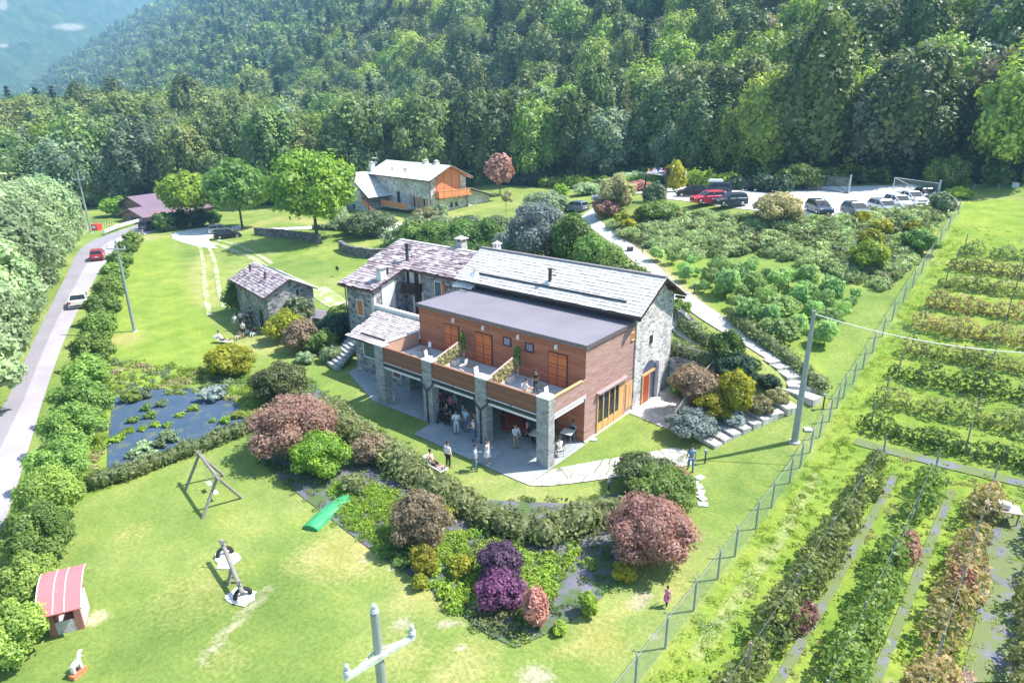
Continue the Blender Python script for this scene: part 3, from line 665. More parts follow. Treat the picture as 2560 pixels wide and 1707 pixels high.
# ------------------------------------------------------------------ the forest on the hillside
def forest():
    rng = np.random.default_rng(5)
    kinds = [  # name, label, material, height, builder
     ('broadleaf_tree', 'mid green broadleaf tree with a lumpy round crown in the hillside forest', 'green', 13.),
     ('broadleaf_tree', 'yellow green broadleaf tree lighter than its neighbours in the hillside forest', 'lime', 13.),
     ('broadleaf_tree', 'grey green broadleaf tree with a soft crown in the hillside forest', 'grey', 12.),
     ('broadleaf_tree', 'brownish olive tree with thinning leaves in the hillside forest', 'brown', 11.),
     ('conifer_tree', 'dark spruce with drooping tiers of branches in the hillside forest', 'dark', 16.),
     ('broadleaf_tree', 'tall narrow green tree with an upright crown in the hillside forest', 'green', 16.)]
    F_['forest_green'] = foliage('forest green leaves', gain=1.75, trans=.34, hue=.03, a=(.03, .058, .024), b2=(.13, .175, .05), c3=(.25, .30, .10), rnd=.35)
    F_['forest_lime'] = foliage('forest lime leaves', gain=1.75, trans=.34, a=(.08, .14, .03), b2=(.25, .32, .06), c3=(.40, .44, .10), rnd=.3)
    F_['forest_grey'] = foliage('forest grey leaves', gain=1.6, trans=.3, a=(.04, .07, .045), b2=(.17, .225, .12), c3=(.30, .36, .19), rnd=.3)
    F_['forest_brown'] = foliage('forest brown leaves', gain=1.7, trans=.34, a=(.08, .085, .045), b2=(.21, .205, .11), c3=(.34, .32, .18), rnd=.3)
    mk = {'green': 'forest_green', 'lime': 'forest_lime', 'grey': 'forest_grey', 'brown': 'forest_brown', 'dark': 'dark'}
    near, far = [], []
    for k, (nm, lb, mt, H) in enumerate(kinds):
        for v in range(2):
            s = 900+k*10+v
            for lod, store in ((0, near), (1, far)):
                if mt == 'dark': V, F, t = conifer(s, H, 3.1, 2600 if lod == 0 else 420, .42 if lod == 0 else 1.)
                else:
                    rr = 4.6+.6*v if H < 15 else 3.2
                    V, F, t = crown(s, lobes(s, (0, 0, H*.53), (rr, rr*.92, H*.48), 17 if lod == 0 else 11, .38, .75), 4600 if lod == 0 else 700, .36 if lod == 0 else .8, jit=.42, fill=.3, core=True)
                store.append((nm, lb, fastmesh('crown', V, F, F_[mk[mt]], t), H))
    tm = {}
    for H in (11., 12., 13., 16.):
        mb = trunk_mb(H*.75, .2, int(H), 4, .16); o = mb.build('trunk', TRUNK); tm[H] = o.data; bpy.data.objects.remove(o)
    # candidate positions
    P = []
    for D0, D1, sp, a0, a1 in ((60, 330, 6.2, 84, 176), (330, 640, 7.6, 120, 176), (640, 1600, 10., 128, 176)):
        D = D0
        while D < D1:
            st_ = sp/D; na = int(R_(a1-a0)/st_)
            A = R_(a0)+(np.arange(na)+rng.random())*st_
            dd = D+rng.uniform(-.42, .42, na)*sp; aa = A+rng.uniform(-.4, .4, na)*st_
            P.append(np.c_[CP[0]+dd*np.cos(aa), CP[1]+dd*np.sin(aa), dd]); D += sp*.9
    P = np.concatenate(P); x, y, D = P.T
    edge = np.interp(x, EDX, EDY)
    ok = (y > edge+rng.normal(size=len(x))*1.2)
    # keep the road corridor and its far side
    ok &= ~((x > -165) & (y < 47) & (x < -60)) | (y > edge+2)
    z = TZ(x, y); Q = (np.c_[x, y, z+7]-CP)@CM.T; u = Q[:, 0]/Q[:, 2]*PF+1280; v = Q[:, 1]/Q[:, 2]*PF+853.5
    ok &= (u > -140) & (u < 2700) & (v > -260)
    x, y, z, D, u, v = [q[ok] for q in (x, y, z, D, u, v)]
    # species mix drifts across the slope, as in the photograph
    m1 = vnoise(x/26, y/26, 3); m2 = vnoise(x/17+5, y/17, 4); r = rng.random(len(x)); k = np.zeros(len(x), int)
    con = (u > 480) & (u < 1050) & (v < 260)
    for i in range(len(x)):
        pc = .2 if con[i] else .05
        pl = .30+.25*(u[i] > 1300)
        if r[i] < pc*(.5+m2[i]): k[i] = 4
        elif r[i] < pc+.22*pl*2*m1[i]+.04: k[i] = 1
        elif r[i] < .52+.1*m2[i]: k[i] = 0
        elif r[i] < .74: k[i] = 2
        elif r[i] < .82: k[i] = 3
        elif r[i] < .90: k[i] = 5
        else: k[i] = 0
    vv = rng.integers(0, 2, len(x)); sc = rng.uniform(.55, 1.3, len(x)); rz = rng.random(len(x))*6.28
    fr = y < np.interp(x, EDX, EDY)+14; sc = sc*np.where(D > 230, 1.5, 1.12); sc = np.where(fr, np.maximum(sc, .8)*1.08, sc)
    # the 300 that show largest become single trees
    order = np.argsort(D-40*(y < edge[ok]+9)); cnt = 0; single = np.zeros(len(x), bool)
    for i in order:
        if cnt >= 300: break
        if -60 < u[i] < 2620 and v[i] < 640: single[i] = True; cnt += 1
    for i in np.where(single)[0]:
        nm, lb, me, H = near[k[i]*2+vv[i]]
        e = empty(nm, (x[i], y[i], z[i]), rz[i], lb, 'tree', ['mid green', 'yellow green', 'grey green', 'brownish olive', 'dark spruce', 'tall narrow green'][k[i]]+' trees in the hillside forest'); e.scale = (sc[i],)*3
        link('crown', me, e); link('trunk', tm[H], e)
    for lo, hi, pool, nm in ((0, 420, near, 'forest'), (420, 9999, far, 'distant_forest')):
        q = np.where(~single & (D >= lo) & (D < hi))[0]
        if not len(q): continue
        pc = bpy.data.collections.new(nm+'_kinds'); 
        for j, (n_, l_, me, H) in enumerate(pool):
            po = bpy.data.objects.new('k%02d' % j, me); pc.objects.link(po)
        me = bpy.data.meshes.new(nm); me.vertices.add(len(q)); me.vertices.foreach_set('co', np.c_[x[q], y[q], z[q]-.2].astype(np.float32).ravel()); me.update()
        for an, ty, val in (('sc', 'FLOAT', sc[q]*(1 if lo == 0 else 1.0)), ('rz', 'FLOAT', rz[q]), ('pick', 'INT', k[q]*2+vv[q])):
            a = me.attributes.new(an, ty, 'POINT'); a.data.foreach_set('value', val.astype(np.int32 if ty == 'INT' else np.float32))
        o = link(nm, me); instancer(o, pc)
        tag(o, 'mass of mixed green treetops covering the hillside and valley' if lo else 'dense mixed trees filling the lower hillside', 'forest', None, 'stuff')
    return
def instancer(o, coll):
    g = bpy.data.node_groups.new('scatter', 'GeometryNodeTree')
    g.interface.new_socket('Geometry', in_out='INPUT', socket_type='NodeSocketGeometry'); g.interface.new_socket('Geometry', in_out='OUTPUT', socket_type='NodeSocketGeometry')
    n = g.nodes; L = g.links.new; gi = n.new('NodeGroupInput'); go = n.new('NodeGroupOutput'); ip = n.new('GeometryNodeInstanceOnPoints')
    ci = n.new('GeometryNodeCollectionInfo'); ci.inputs[0].default_value = coll; ci.inputs[1].default_value = True; ci.inputs[2].default_value = True
    def at(nm, ty):
        a = n.new('GeometryNodeInputNamedAttribute'); a.data_type = ty; a.inputs[0].default_value = nm; return a.outputs[0]
    cx = n.new('ShaderNodeCombineXYZ'); L(at('rz', 'FLOAT'), cx.inputs[2]); c2 = n.new('ShaderNodeCombineXYZ'); s = at('sc', 'FLOAT')
    for i in range(3): L(s, c2.inputs[i])
    L(gi.outputs[0], ip.inputs['Points']); L(ci.outputs[0], ip.inputs['Instance']); ip.inputs['Pick Instance'].default_value = True
    L(at('pick', 'INT'), ip.inputs['Instance Index']); L(cx.outputs[0], ip.inputs['Rotation']); L(c2.outputs[0], ip.inputs['Scale']); L(ip.outputs[0], go.inputs[0])
    md = o.modifiers.new('scatter', 'NODES'); md.node_group = g
forest()
# ------------------------------------------------------------------ buildings
def slabs(root, name, O, U, V, Lu, Lv, mat, row=.34, w=.5, thick=.05, jit=.05, seed=1, clip=None, rough=1., label=None, tmode=None):
    """stone slab roof: O lower left corner, U along the eave, V up the slope; real overlapping slabs on a deck"""
    rng = random.Random(seed); O, U, V = Vector(O), Vector(U).normalized(), Vector(V).normalized(); Nn = U.cross(V).normalized(); mb = MB()
    nr = int(Lv/row)
    for r in range(nr+1):
        v0 = r*row; u = -w*(.5 if r % 2 else 0)*rng.random()
        while u < Lu:
            ww = w*rng.uniform(.65, 1.35); u1 = min(u+ww-.012, Lu); u0 = max(u, 0); v1 = min(v0+row*1.5, Lv)
            if u1-u0 > .08 and v1-v0 > .1 and (clip is None or clip((u0+u1)/2, v0+row/2)):
                k = jit*rough; a = .055+rng.uniform(0, k)*.6; b = .012+rng.uniform(0, k*.2); dv = rng.uniform(-k, k)*.6
                t = rng.random() if tmode is None else min(1, max(0, tmode+rng.uniform(-.25, .25)))
                P = [O+U*(u0)+V*(v0+dv)+Nn*(a), O+U*u1+V*(v0+dv+rng.uniform(-k, k)*.5)+Nn*(a+rng.uniform(-.012, .012)*rough), O+U*u1+V*v1+Nn*b, O+U*u0+V*v1+Nn*b]
                Q = [p+Nn*thick for p in P]; mb.hexa([tuple(p) for p in P]+[tuple(p) for p in Q], 0, t)
            u += ww
    o = mb.build(name, [mat], root, world=True)
    return o
def quadslab(mb, a, b, c, d, th, m=0):
    a, b, c, d = map(Vector, (a, b, c, d)); n = (b-a).cross(d-a).normalized()*th
    mb.hexa([tuple(p-n) for p in (a, b, c, d)]+[tuple(p) for p in (a, b, c, d)], m)
def part(root, name, mats, fn, smooth=False, label=None, sub=None):
    mb = MB(); fn(mb); o = mb.build(name, mats if isinstance(mats, list) else [mats], root, world=True, smooth=smooth)
    if label: o['label'] = label
    return o
def subpart(parent_obj, root, name, mats, fn, label=None):
    o = part(root, name, mats, fn, label=label); o.parent = parent_obj; return o
def window(root, c, wd, ht, axis, sgn, frame=WHITE, pane=GLASS, shutter=None, open_=False, name='window', fr=.09, proud=.05, bars=1, label=None):
    """window set in a wall; axis 'x' = wall faces x; c = centre"""
    c = Vector(c); U = Vector((0, 1, 0)) if axis == 'x' else Vector((1, 0, 0)); Nn = Vector((sgn, 0, 0)) if axis == 'x' else Vector((0, sgn, 0))
    def bx(mb, u0, u1, z0, z1, n0, n1, m=0):
        p = [c+U*u0+Nn*n0, c+U*u1+Nn*n0, c+U*u1+Nn*n1, c+U*u0+Nn*n1]
        if U.cross(Nn).z < 0: p = [p[1], p[0], p[3], p[2]]
        mb.hexa([(q.x, q.y, q.z+z0) for q in p]+[(q.x, q.y, q.z+z1) for q in p], m)
    a, b = wd/2, ht/2
    def f(mb):
        bx(mb, -a-fr, -a, -b-fr, b+fr, -.02, proud); bx(mb, a, a+fr, -b-fr, b+fr, -.02, proud)
        bx(mb, -a, a, b, b+fr, -.02, proud); bx(mb, -a, a, -b-fr, -b, -.02, proud+.05)
        if bars and not shutter: bx(mb, -.025, .025, -b, b, -.02, proud-.015)
    o = part(root, name, [frame], f, label=label)
    subpart(o, root, 'pane', [pane], lambda mb: bx(mb, -a, a, -b, b, -.03, .012))
    if shutter is not None:
        if open_:
            subpart(o, root, 'shutter', [shutter], lambda mb: bx(mb, a+fr+.01, a*2+fr, -b, b, 0, .05))
        else:
            def s2(mb):
                bx(mb, -a+.01, -.01, -b+.01, b-.01, .015, .045); bx(mb, .01, a-.01, -b+.01, b-.01, .015, .045)
            subpart(o, root, 'shutter', [shutter], s2)
    return o
def stonechimney(root, c, w, h, name='chimney', m=None):
    def f(mb):
        x, y, z = c; mb.box(x-w/2, x+w/2, y-w/2, y+w/2, z-.6, z+h)
        for sx in (-1, 1):
            for sy in (-1, 1): mb.box(x+sx*w*.36-.06, x+sx*w*.36+.06, y+sy*w*.36-.06, y+sy*w*.36+.06, z+h, z+h+.28)
    o = part(root, name, [m or WHITE], f)
    def g(mb):
        x, y, z = c; z += h+.28; e = w*.68; mb.add([(x-e, y-e, z), (x+e, y-e, z), (x+e, y+e, z), (x-e, y+e, z), (x-e, y-e, z+.06), (x+e, y-e, z+.06), (x+e, y+e, z+.06), (x-e, y+e, z+.06), (x, y, z+.3)], [(3, 2, 1, 0), (0, 1, 5, 4), (1, 2, 6, 5), (2, 3, 7, 6), (3, 0, 4, 7), (4, 5, 8), (5, 6, 8), (6, 7, 8), (7, 4, 8)])
    subpart(o, root, 'chimney_cap', [SLATEL], g); return o
def stovepipe(root, c, h, r=.13, prongs=True, name='stove_pipe'):
    def f(mb):
        x, y, z = c; mb.cyl((x, y, z-.3), (x, y, z+h), r, r, 10); mb.cyl((x, y, z+h), (x, y, z+h+.05), r*1.5, r*1.5, 10)
        if prongs:
            for k in range(3): mb.box(x, x+.55, y-.04, y+.04, z+h-.02-.2*k, z+h+.03-.2*k)
    return part(root, name, [DMET], f)

# --- the wooden building with its pillared terrace
wb = empty('wooden_building', (-7.7, 5, 0), 0, 'flat-roofed brown larch-clad building with a balcony on stone pillars', 'building')
X0, X1, Y0, Y1, ZT = -15.3, -.15, 4.2, 10.05, 6.7
def w1(mb):
    mb.box(X0, X1, Y0, Y1, 3.35, ZT)                                # upper storey
    mb.box(-2.35, X1-.004, Y0+.004, 10.02, .02, 3.35)                   # closed room at the right end
part(wb, 'wall', [CLAD], w1)
part(wb, 'side_cladding', [CLADG], lambda mb: mb.box(X1, X1+.04, Y0-.03, 10.4, .12, ZT-.01), label='weathered pinkish grey boards on the sunny end wall')
part(wb, 'plinth', [plain('concrete plinth', (.66, .64, .60), .9)], lambda mb: mb.box(X1, X1+.14, Y0-.02, 10.35, -.1, .12))
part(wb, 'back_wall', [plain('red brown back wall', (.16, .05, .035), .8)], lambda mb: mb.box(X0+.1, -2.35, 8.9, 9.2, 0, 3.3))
part(wb, 'inner_wall', [STONE], lambda mb: mb.box(X0-.15, X0+.1, 4.4, 9.2, 0, 3.34))
def w2(mb):
    mb.box(X0-.12, X1+.12, Y0-.12, Y1+.1, ZT, ZT+.12); 
o = part(wb, 'flat_roof', [MEMB], w2)
def w3(mb):
    mb.box(X0-.16, X1+.16, Y0-.16, Y0-.12, ZT-.1, ZT+.17); mb.box(X1+.12, X1+.16, Y0-.12, Y1+.1, ZT-.1, ZT+.17); mb.box(X0-.16, X0-.12, Y0-.12, Y1+.1, ZT-.1, ZT+.17)
subpart(o, wb, 'roof_edging', [plain('roof edging metal', (.20, .17, .19), .45, .3)], w3)
part(wb, 'balcony_floor', [plain('pale balcony tiles', (.52, .54, .55), .8, var=.06, scale=2)], lambda mb: mb.box(X0, -.0, .35, Y0-.03, 3.3, 3.5))
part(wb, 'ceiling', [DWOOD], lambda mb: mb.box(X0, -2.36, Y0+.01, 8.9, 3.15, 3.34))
PXS = [(-15.75, -14.85), (-10.75, -9.85), (-5.8, -4.9), (-.85, .05)]
for i, (a, b) in enumerate(PXS):
    o = part(wb, 'pillar', [PILLAR], lambda mb: mb.box(a, b, 0., .62, -.1, 4.62))
    subpart(o, wb, 'pillar_cap', [WHITE], lambda mb: mb.box(a-.03, b+.03, -.03, .66, 4.62, 4.70))
    if 0 < i < 3:
        def dp(mb):
            c = (a+b)/2; mb.cyl((c, -.07, 0), (c, -.07, 2.45), .055, .055, 8)
            for s in (a-.12, b+.12): mb.cyl((c, -.07, 2.45), (s, -.07, 3.0), .055, .055, 8); mb.cyl((s, -.07, 3.0), (s, .1, 3.15), .05, .05, 8)
        part(wb, 'downpipe', [DMET], dp)
for (a, b) in zip([p[1] for p in PXS[:-1]], [p[0] for p in PXS[1:]]):
    o = part(wb, 'balcony_panel', [RAILW], lambda mb: mb.box(a, b, .10, .18, 3.5, 4.56))
    subpart(o, wb, 'handrail', [RAILW], lambda mb: mb.box(a, b, .06, .24, 4.56, 4.62))
    part(wb, 'gutter', [DMET], lambda mb: mb.box(a, b, .06, .36, 3.16, 3.38))
    def bars_(mb):
        m_ = (a+b)/2; mb.box(a+.05, m_-.05, .02, .08, 3.42, 3.47); mb.box(m_+.05, b-.05, .02, .08, 3.42, 3.47)
    part(wb, 'light_strip', [PWHITE], bars_)
    part(wb, 'beam', [PWHITE], lambda mb: mb.box(a, b, .10, .26, 2.93, 3.08))
def sr(mb): mb.box(-.12, -.04, .62, 4.15, 3.5, 4.56)
o = part(wb, 'balcony_panel', [CLADG], sr); subpart(o, wb, 'handrail', [HONEY], lambda mb: mb.box(-.18, .02, .66, 3.75, 4.565, 4.63))
part(wb, 'beam', [PWHITE], lambda mb: mb.box(-.2, -.02, .62, 3.9, 3.12, 3.27))
o = part(wb, 'balcony_panel', [plain('pale pink boards', (.50, .30, .22), .7, var=.1)], lambda mb: mb.box(-15.5, -15.42, .62, 4.15, 3.5, 4.58)); subpart(o, wb, 'handrail', [WHITE], lambda mb: mb.box(-15.56, -15.36, .66, 4.15, 4.58, 4.66))
part(wb, 'balcony_edge', [WHITE], lambda mb: mb.box(-14.84, -.1, .19, .55, 3.5, 3.53))
DARKL = plain('dark red line', (.10, .03, .02), .7)
DOORW = planks('orange red door boards', (.56, .14, .045), (.64, .18, .055), .8, 2, (.4, .15, .08), .15)
for x0, x1, z0, z1 in ((-12.55, -11.15, 3.5, 5.75), (-9.45, -7.95, 3.5, 5.78), (-3.0, -1.55, 3.5, 5.78)):
    o = part(wb, 'shutter_door', [DARKL], lambda mb: mb.box(x0-.05, x1+.05, Y0-.04, Y0+.01, z0, z1+.05))
    def dd(mb):
        c = (x0+x1)/2
        for u, v in ((x0+.02, c-.03), (c+.03, x1-.02)):
            for k in range(3): mb.box(u, v, Y0-.08, Y0-.035, z0+.05+k*.75, z0+.05+k*.75+.71)
    subpart(o, wb, 'door_leaf', [DOORW], dd)
for x in (-6.55, -4.6):
    def wf(mb):
        mb.box(x-.36, x+.36, Y0-.06, Y0+.01, 5.35, 5.43); mb.box(x-.36, x+.36, Y0-.06, Y0+.01, 5.93, 6.0); mb.box(x-.36, x-.28, Y0-.06, Y0+.01, 5.43, 5.93); mb.box(x+.28, x+.36, Y0-.06, Y0+.01, 5.43, 5.93)
    o = part(wb, 'window', [DARKL], wf); subpart(o, wb, 'pane', [plain('painted reflection pane', (.25, .28, .36), .15)], lambda mb: mb.box(x-.27, x+.27, Y0-.03, Y0+.005, 5.44, 5.92))  # reflection painted into the pane's pale blue base colour
for x in (-11.6, -8.7, -5.55, -2.4):
    part(wb, 'wall_lamp', [PWHITE], lambda mb: (mb.box(x-.07, x+.07, Y0-.16, Y0-.06, 6.08, 6.36), mb.box(x-.09, x+.09, Y0-.06, Y0, 6.05, 6.40)))
# glazed front of the end wall
def gl(mb):
    mb.box(X1+.04, X1+.13, 5.62, 5.72, .1, 3.0); mb.box(X1+.04, X1+.13, 9.1, 9.2, .1, 3.0); mb.box(X1+.04, X1+.13, 5.72, 9.1, 2.9, 3.0)
    for y in (6.38, 7.12, 7.86): mb.box(X1+.05, X1+.12, y-.05, y+.05, .12, 2.9)
    mb.box(X1+.045, X1+.10, 5.72, 8.45, .12, .78); mb.box(X1+.045, X1+.11, 8.4, 9.1, .12, 2.9)
o = part(wb, 'glazed_door', [HONEY], gl); subpart(o, wb, 'pane', [GLASS], lambda mb: mb.box(X1+.042, X1+.06, 5.72, 8.4, .78, 2.9))
part(wb, 'awning_box', [plain('mauve metal', (.34, .26, .27), .5)], lambda mb: mb.box(X1+.04, X1+.34, 5.5, 9.3, 3.02, 3.12))
part(wb, 'shutter_door', [HONEY], lambda mb: (mb.box(X1+.04, X1+.09, 9.45, 9.85, .5, 2.4), mb.box(X1+.04, X1+.09, 9.9, 10.3, .5, 2.4)))
window(wb, (X1+.04, 10.05, 5.8), .36, .45, 'x', 1, HONEY, plain('orange blind', (.5, .16, .06), .6), fr=.06)
part(wb, 'lean_roof_wall', [DWOOD], lambda mb: mb.box(-15.2, -.2, 10.16, 10.3, 6.0, 7.2))
# satellite dish on the roof
sdish = empty('satellite_dish', (-14.4, 9.6, ZT+.12), 0, 'white satellite dish and mast on the flat grey roof beside the old slab roof', 'satellite dish')
MB().cyl((0, 0, 0), (0, 0, 1.9), .03, .03, 6).build('mast', [STEEL], sdish)
mb = MB(); mb.cyl((.05, -.05, 1.2), (.09, -.12, 1.25), .08, .42, 16); mb.cyl((.09, -.12, 1.25), (.5, -.5, 1.0), .015, .015, 5); mb.build('dish', [PWHITE], sdish)
mb = MB()
for k in range(5): mb.cyl((-.35, -.1+.0*k, 1.55+.07*k), (.35, .1, 1.55+.07*k), .008, .008, 4)
mb.build('aerial', [STEEL], sdish)

# --- the long stone barn behind it
ba = empty('stone_barn', (-8, 13.2, 0), 0, 'long pale stone barn with a bright slab roof behind the wooden building', 'building')
RX0, RX1 = -16.6, .72; EY, EZ, RY, RZ = 9.55, 7.42, 13.05, 9.45; BY, BZ = 16.6, 7.42
def g1(mb): mb.add([(-16.5, 10.4, 0), (0, 10.4, 0), (0, 15.95, 0), (-16.5, 15.95, 0), (-16.5, 10.4, 7.8), (0, 10.4, 7.8), (0, 15.95, 7.6), (-16.5, 15.95, 7.6), (0, 13.05, 9.32), (-16.5, 13.05, 9.32)],
    [(3, 2, 1, 0), (0, 1, 5, 4), (1, 2, 6, 8, 5), (2, 3, 7, 6), (3, 0, 4, 9, 7), (4, 5, 8, 9), (8, 6, 7, 9)])
part(ba, 'wall', [STONE2], g1)
s_ = (RZ-EZ)/(RY-EY)
def rd(mb):
    quadslab(mb, (RX0, EY, EZ), (RX1, EY, EZ), (RX1, RY, RZ), (RX0, RY, RZ), .09); quadslab(mb, (RX1, BY, BZ), (RX0, BY, BZ), (RX0, RY, RZ), (RX1, RY, RZ), .09)
rf = part(ba, 'roof', [DWOOD], rd)
o = slabs(ba, 'slab_covering', (RX0, EY, EZ), (1, 0, 0), (0, RY-EY, RZ-EZ), RX1-RX0, math.hypot(RY-EY, RZ-EZ), SLATEN, .33, .55, .035, .03, 4); o.parent = rf
o = slabs(ba, 'slab_covering', (RX1, BY, BZ), (-1, 0, 0), (0, RY-BY, RZ-BZ), RX1-RX0, math.hypot(RY-BY, RZ-BZ), SLATEN, .4, .8, .035, .03, 5); o.parent = rf
o = slabs(ba, 'slab_covering', (RX0, EY-.3, EZ-.55), (1, 0, 0), (0, RY-EY, RZ-EZ), 2.1, 1.9, SLATEN, .33, .5, .035, .03, 6); o.parent = rf
o = part(ba, 'ridge_cap', [plain('dark ridge slab', (.22, .20, .22), .8)], lambda mb: (mb.box(RX0, RX1, RY-.16, RY+.16, RZ+.05, RZ+.12))); o.parent = rf
part(ba, 'snow_guard', [DMET], lambda mb: mb.box(RX0+2, -.9, EY+.8, EY+.88, EZ+.8*s_+.09, EZ+.8*s_+.24))
part(ba, 'gutter', [DMET], lambda mb: mb.box(RX0+2, RX1, EY-.12, EY-.01, EZ-.1, EZ+.02))
def beams(mb):
    for y, z in ((EY+.1, EZ-.12), (11.4, 8.35), (RY, RZ-.22), (14.8, 8.3), (BY-.2, BZ-.1)): mb.box(-.1, RX1-.06, y-.09, y+.09, z-.16, z)
    mb.hexa([(RX1-.06, EY, EZ-.2), (RX1, EY, EZ-.2), (RX1, RY, RZ-.2), (RX1-.06, RY, RZ-.2), (RX1-.06, EY, EZ-.02), (RX1, EY, EZ-.02), (RX1, RY, RZ-.02), (RX1-.06, RY, RZ-.02)])
part(ba, 'roof_beam', [DWOOD], beams)
def slab2(mb):
    mb.cbox((RX1-.05, 14.0, 9.35), (1.0, .9, .08), 0, 0, .5, ('X', -.5)); mb.cbox((RX1-.05, 14.9, 8.8), (1.0, .9, .08), 0, 0, .5, ('X', -.5))
stovepipe(ba, (-7.9, 11.0, 8.3), .95, .14)
def arch(mb):
    y0, y1, zs = 11.55, 13.75, 2.0; pts = [(y0, .02), (y1, .02), (y1, zs)]+[((y0+y1)/2+math.cos(a)*(y1-y0)/2, zs+math.sin(a)*1.25) for a in np.linspace(.15, math.pi-.15, 9)]+[(y0, zs)]
    n = len(pts); mb.add([(.012, y, z) for y, z in pts]+[(-.4, y, z) for y, z in pts], [tuple(range(n))]+[(i, (i+1) % n, n+(i+1) % n, n+i) for i in range(n)])
o = part(ba, 'arched_doorway', [plain('blue grey painted shade', (.10, .12, .17), .35)], arch)  # flat dark panel; shade inside the open arch is put into its colour
subpart(o, ba, 'door_frame', [HONEY], lambda mb: (mb.box(.0, .12, 11.5, 13.75, 2.25, 2.42), mb.box(.0, .1, 11.55, 11.68, 0, 2.25), mb.box(.0, .1, 12.55, 12.66, 0, 2.25)))
subpart(o, ba, 'door_leaf', [REDW], lambda mb: mb.box(.02, .09, 11.7, 12.5, 0, 2.2))
subpart(o, ba, 'door_jamb', [plain('lilac white render', (.60, .58, .64), .8)], lambda mb: (mb.box(.0, .3, 13.6, 13.95, 0, 3.0)))
window(ba, (0, 12.6, 4.9), .3, .5, 'x', 1, DMET, fr=.05, bars=0)
stonechimney(ba, (-15.9, 14.2, 9.1), .5, .3, m=WHITE)

# --- the old stone farmhouse
fh = empty('stone_farmhouse', (-22, 10.5, 0), 0, 'old grey stone farmhouse with a mottled lilac slab roof and a forward wing', 'house')
def zr(y): return 7.28+.325*(y-9.9)
def fw1(mb):
    mb.add([(-27.9, 10.35, 0), (-16.4, 10.35, 0), (-16.4, 17.7, 0), (-27.9, 17.7, 0), (-27.9, 10.35, zr(10.35)-.1), (-16.4, 10.35, zr(10.35)-.1), (-16.4, 17.7, 7.3), (-27.9, 17.7, 7.3), (-16.4, 14.05, 8.5), (-27.9, 14.05, 8.5)],
        [(3, 2, 1, 0), (0, 1, 5, 4), (1, 2, 6, 8, 5), (2, 3, 7, 6), (3, 0, 4, 9, 7), (4, 5, 8, 9), (8, 6, 7, 9)])
    mb.hexa([(-27.3, 6.55, 0), (-23.5, 6.55, 0), (-23.5, 10.38, 0), (-27.3, 10.38, 0), (-27.3, 6.55, zr(6.55)-.1), (-23.5, 6.55, zr(6.55)-.1), (-23.5, 10.38, zr(10.38)-.13), (-27.3, 10.38, zr(10.38)-.13)])
part(fh, 'wall', [STONE], fw1)
rf = part(fh, 'roof', [DWOOD], lambda mb: (quadslab(mb, (-28.2, 9.9, zr(9.9)), (-16.6, 9.9, zr(9.9)), (-16.6, 14.05, 8.62), (-28.2, 14.05, 8.62), .08), quadslab(mb, (-27.75, 6.1, zr(6.1)), (-23.15, 6.1, zr(6.1)), (-23.15, 9.95, zr(9.95)), (-27.9, 9.95, zr(9.95)), .081), quadslab(mb, (-16.6, 18.2, 7.25), (-28.2, 18.2, 7.25), (-28.2, 14.05, 8.62), (-16.6, 14.05, 8.62), .08)))
vy = (0, 1, .325)
o = slabs(fh, 'slab_covering', (-28.25, 9.88, zr(9.88)), (1, 0, 0), vy, 11.75, math.hypot(4.17, 1.36), SLATE, .36, .55, .045, .07, 11, rough=1.5); o.parent = rf
o = slabs(fh, 'slab_covering', (-27.8, 6.08, zr(6.08)), (1, 0, 0), vy, 4.68, math.hypot(3.85, 1.25), SLATE, .36, .55, .045, .07, 12, rough=1.5); o.parent = rf
o = slabs(fh, 'slab_covering', (-16.6, 18.2, 7.25), (-1, 0, 0), (0, -4.15, 1.37), 11.6, 4.3, SLATE, .45, .8, .045, .07, 13); o.parent = rf
def rdg(mb):
    x = -28.2; r = random.Random(3)
    while x < -16.7: w_ = r.uniform(.5, .9); mb.hexa([(x, 13.85, 8.66), (x+w_, 13.85, 8.66), (x+w_, 14.3, 8.66), (x, 14.3, 8.66), (x, 13.85, 8.74+r.uniform(0, .05)), (x+w_, 13.85, 8.74), (x+w_, 14.3, 8.74), (x, 14.3, 8.74)], 0, r.uniform(.5, .8)); x += w_
o = part(fh, 'ridge_slabs', [SLATEL], rdg); o.parent = rf
part(fh, 'gutter', [GUTTER], lambda mb: (mb.box(-27.8, -23.1, 5.95, 6.07, 5.9, 6.02), mb.cyl((-27.75, 6.0, 5.93), (-27.35, 6.45, 5.65), .05), mb.cyl((-27.35, 6.45, 5.65), (-27.35, 6.45, 0), .05), mb.box(-23.1, -16.7, 9.75, 9.87, zr(9.9)-.12, zr(9.9))))
stonechimney(fh, (-23.75, 7.75, 6.9), .62, .55); stonechimney(fh, (-20.6, 14.7, 8.5), .75, .75, m=plain('grey mortar', (.42, .42, .43), .9))
stovepipe(fh, (-24.0, 11.1, 7.65), 1.55, .15); stovepipe(fh, (-23.9, 8.6, 6.9), .55, .1, False)
part(fh, 'roof_hatch', [SLATEL], lambda mb: mb.cbox((-24.9, 7.2, 6.56), (1.1, .7, .05), 0, 0, .8, ('X', .31)))
part(fh, 'white_render', [WHITE], lambda mb: (mb.box(-23.5, -23.44, 7.4, 8.9, 3.4, 6.5), mb.box(-23.9, -23.48, 6.5, 6.75, 2.5, 5.3)), label='white rendered strip of the wing wall')
window(fh, (-25.5, 6.55, 4.05), .75, 1.35, 'y', -1, WHITE, shutter=SHUT); window(fh, (-25.3, 6.55, 1.0), .6, .6, 'y', -1, WHITE)
window(fh, (-19.4, 10.35, 5.9), .75, 1.35, 'y', -1, WHITE, plain('blue grey pane', (.07, .10, .13), .2), shutter=SHUT, open_=True)
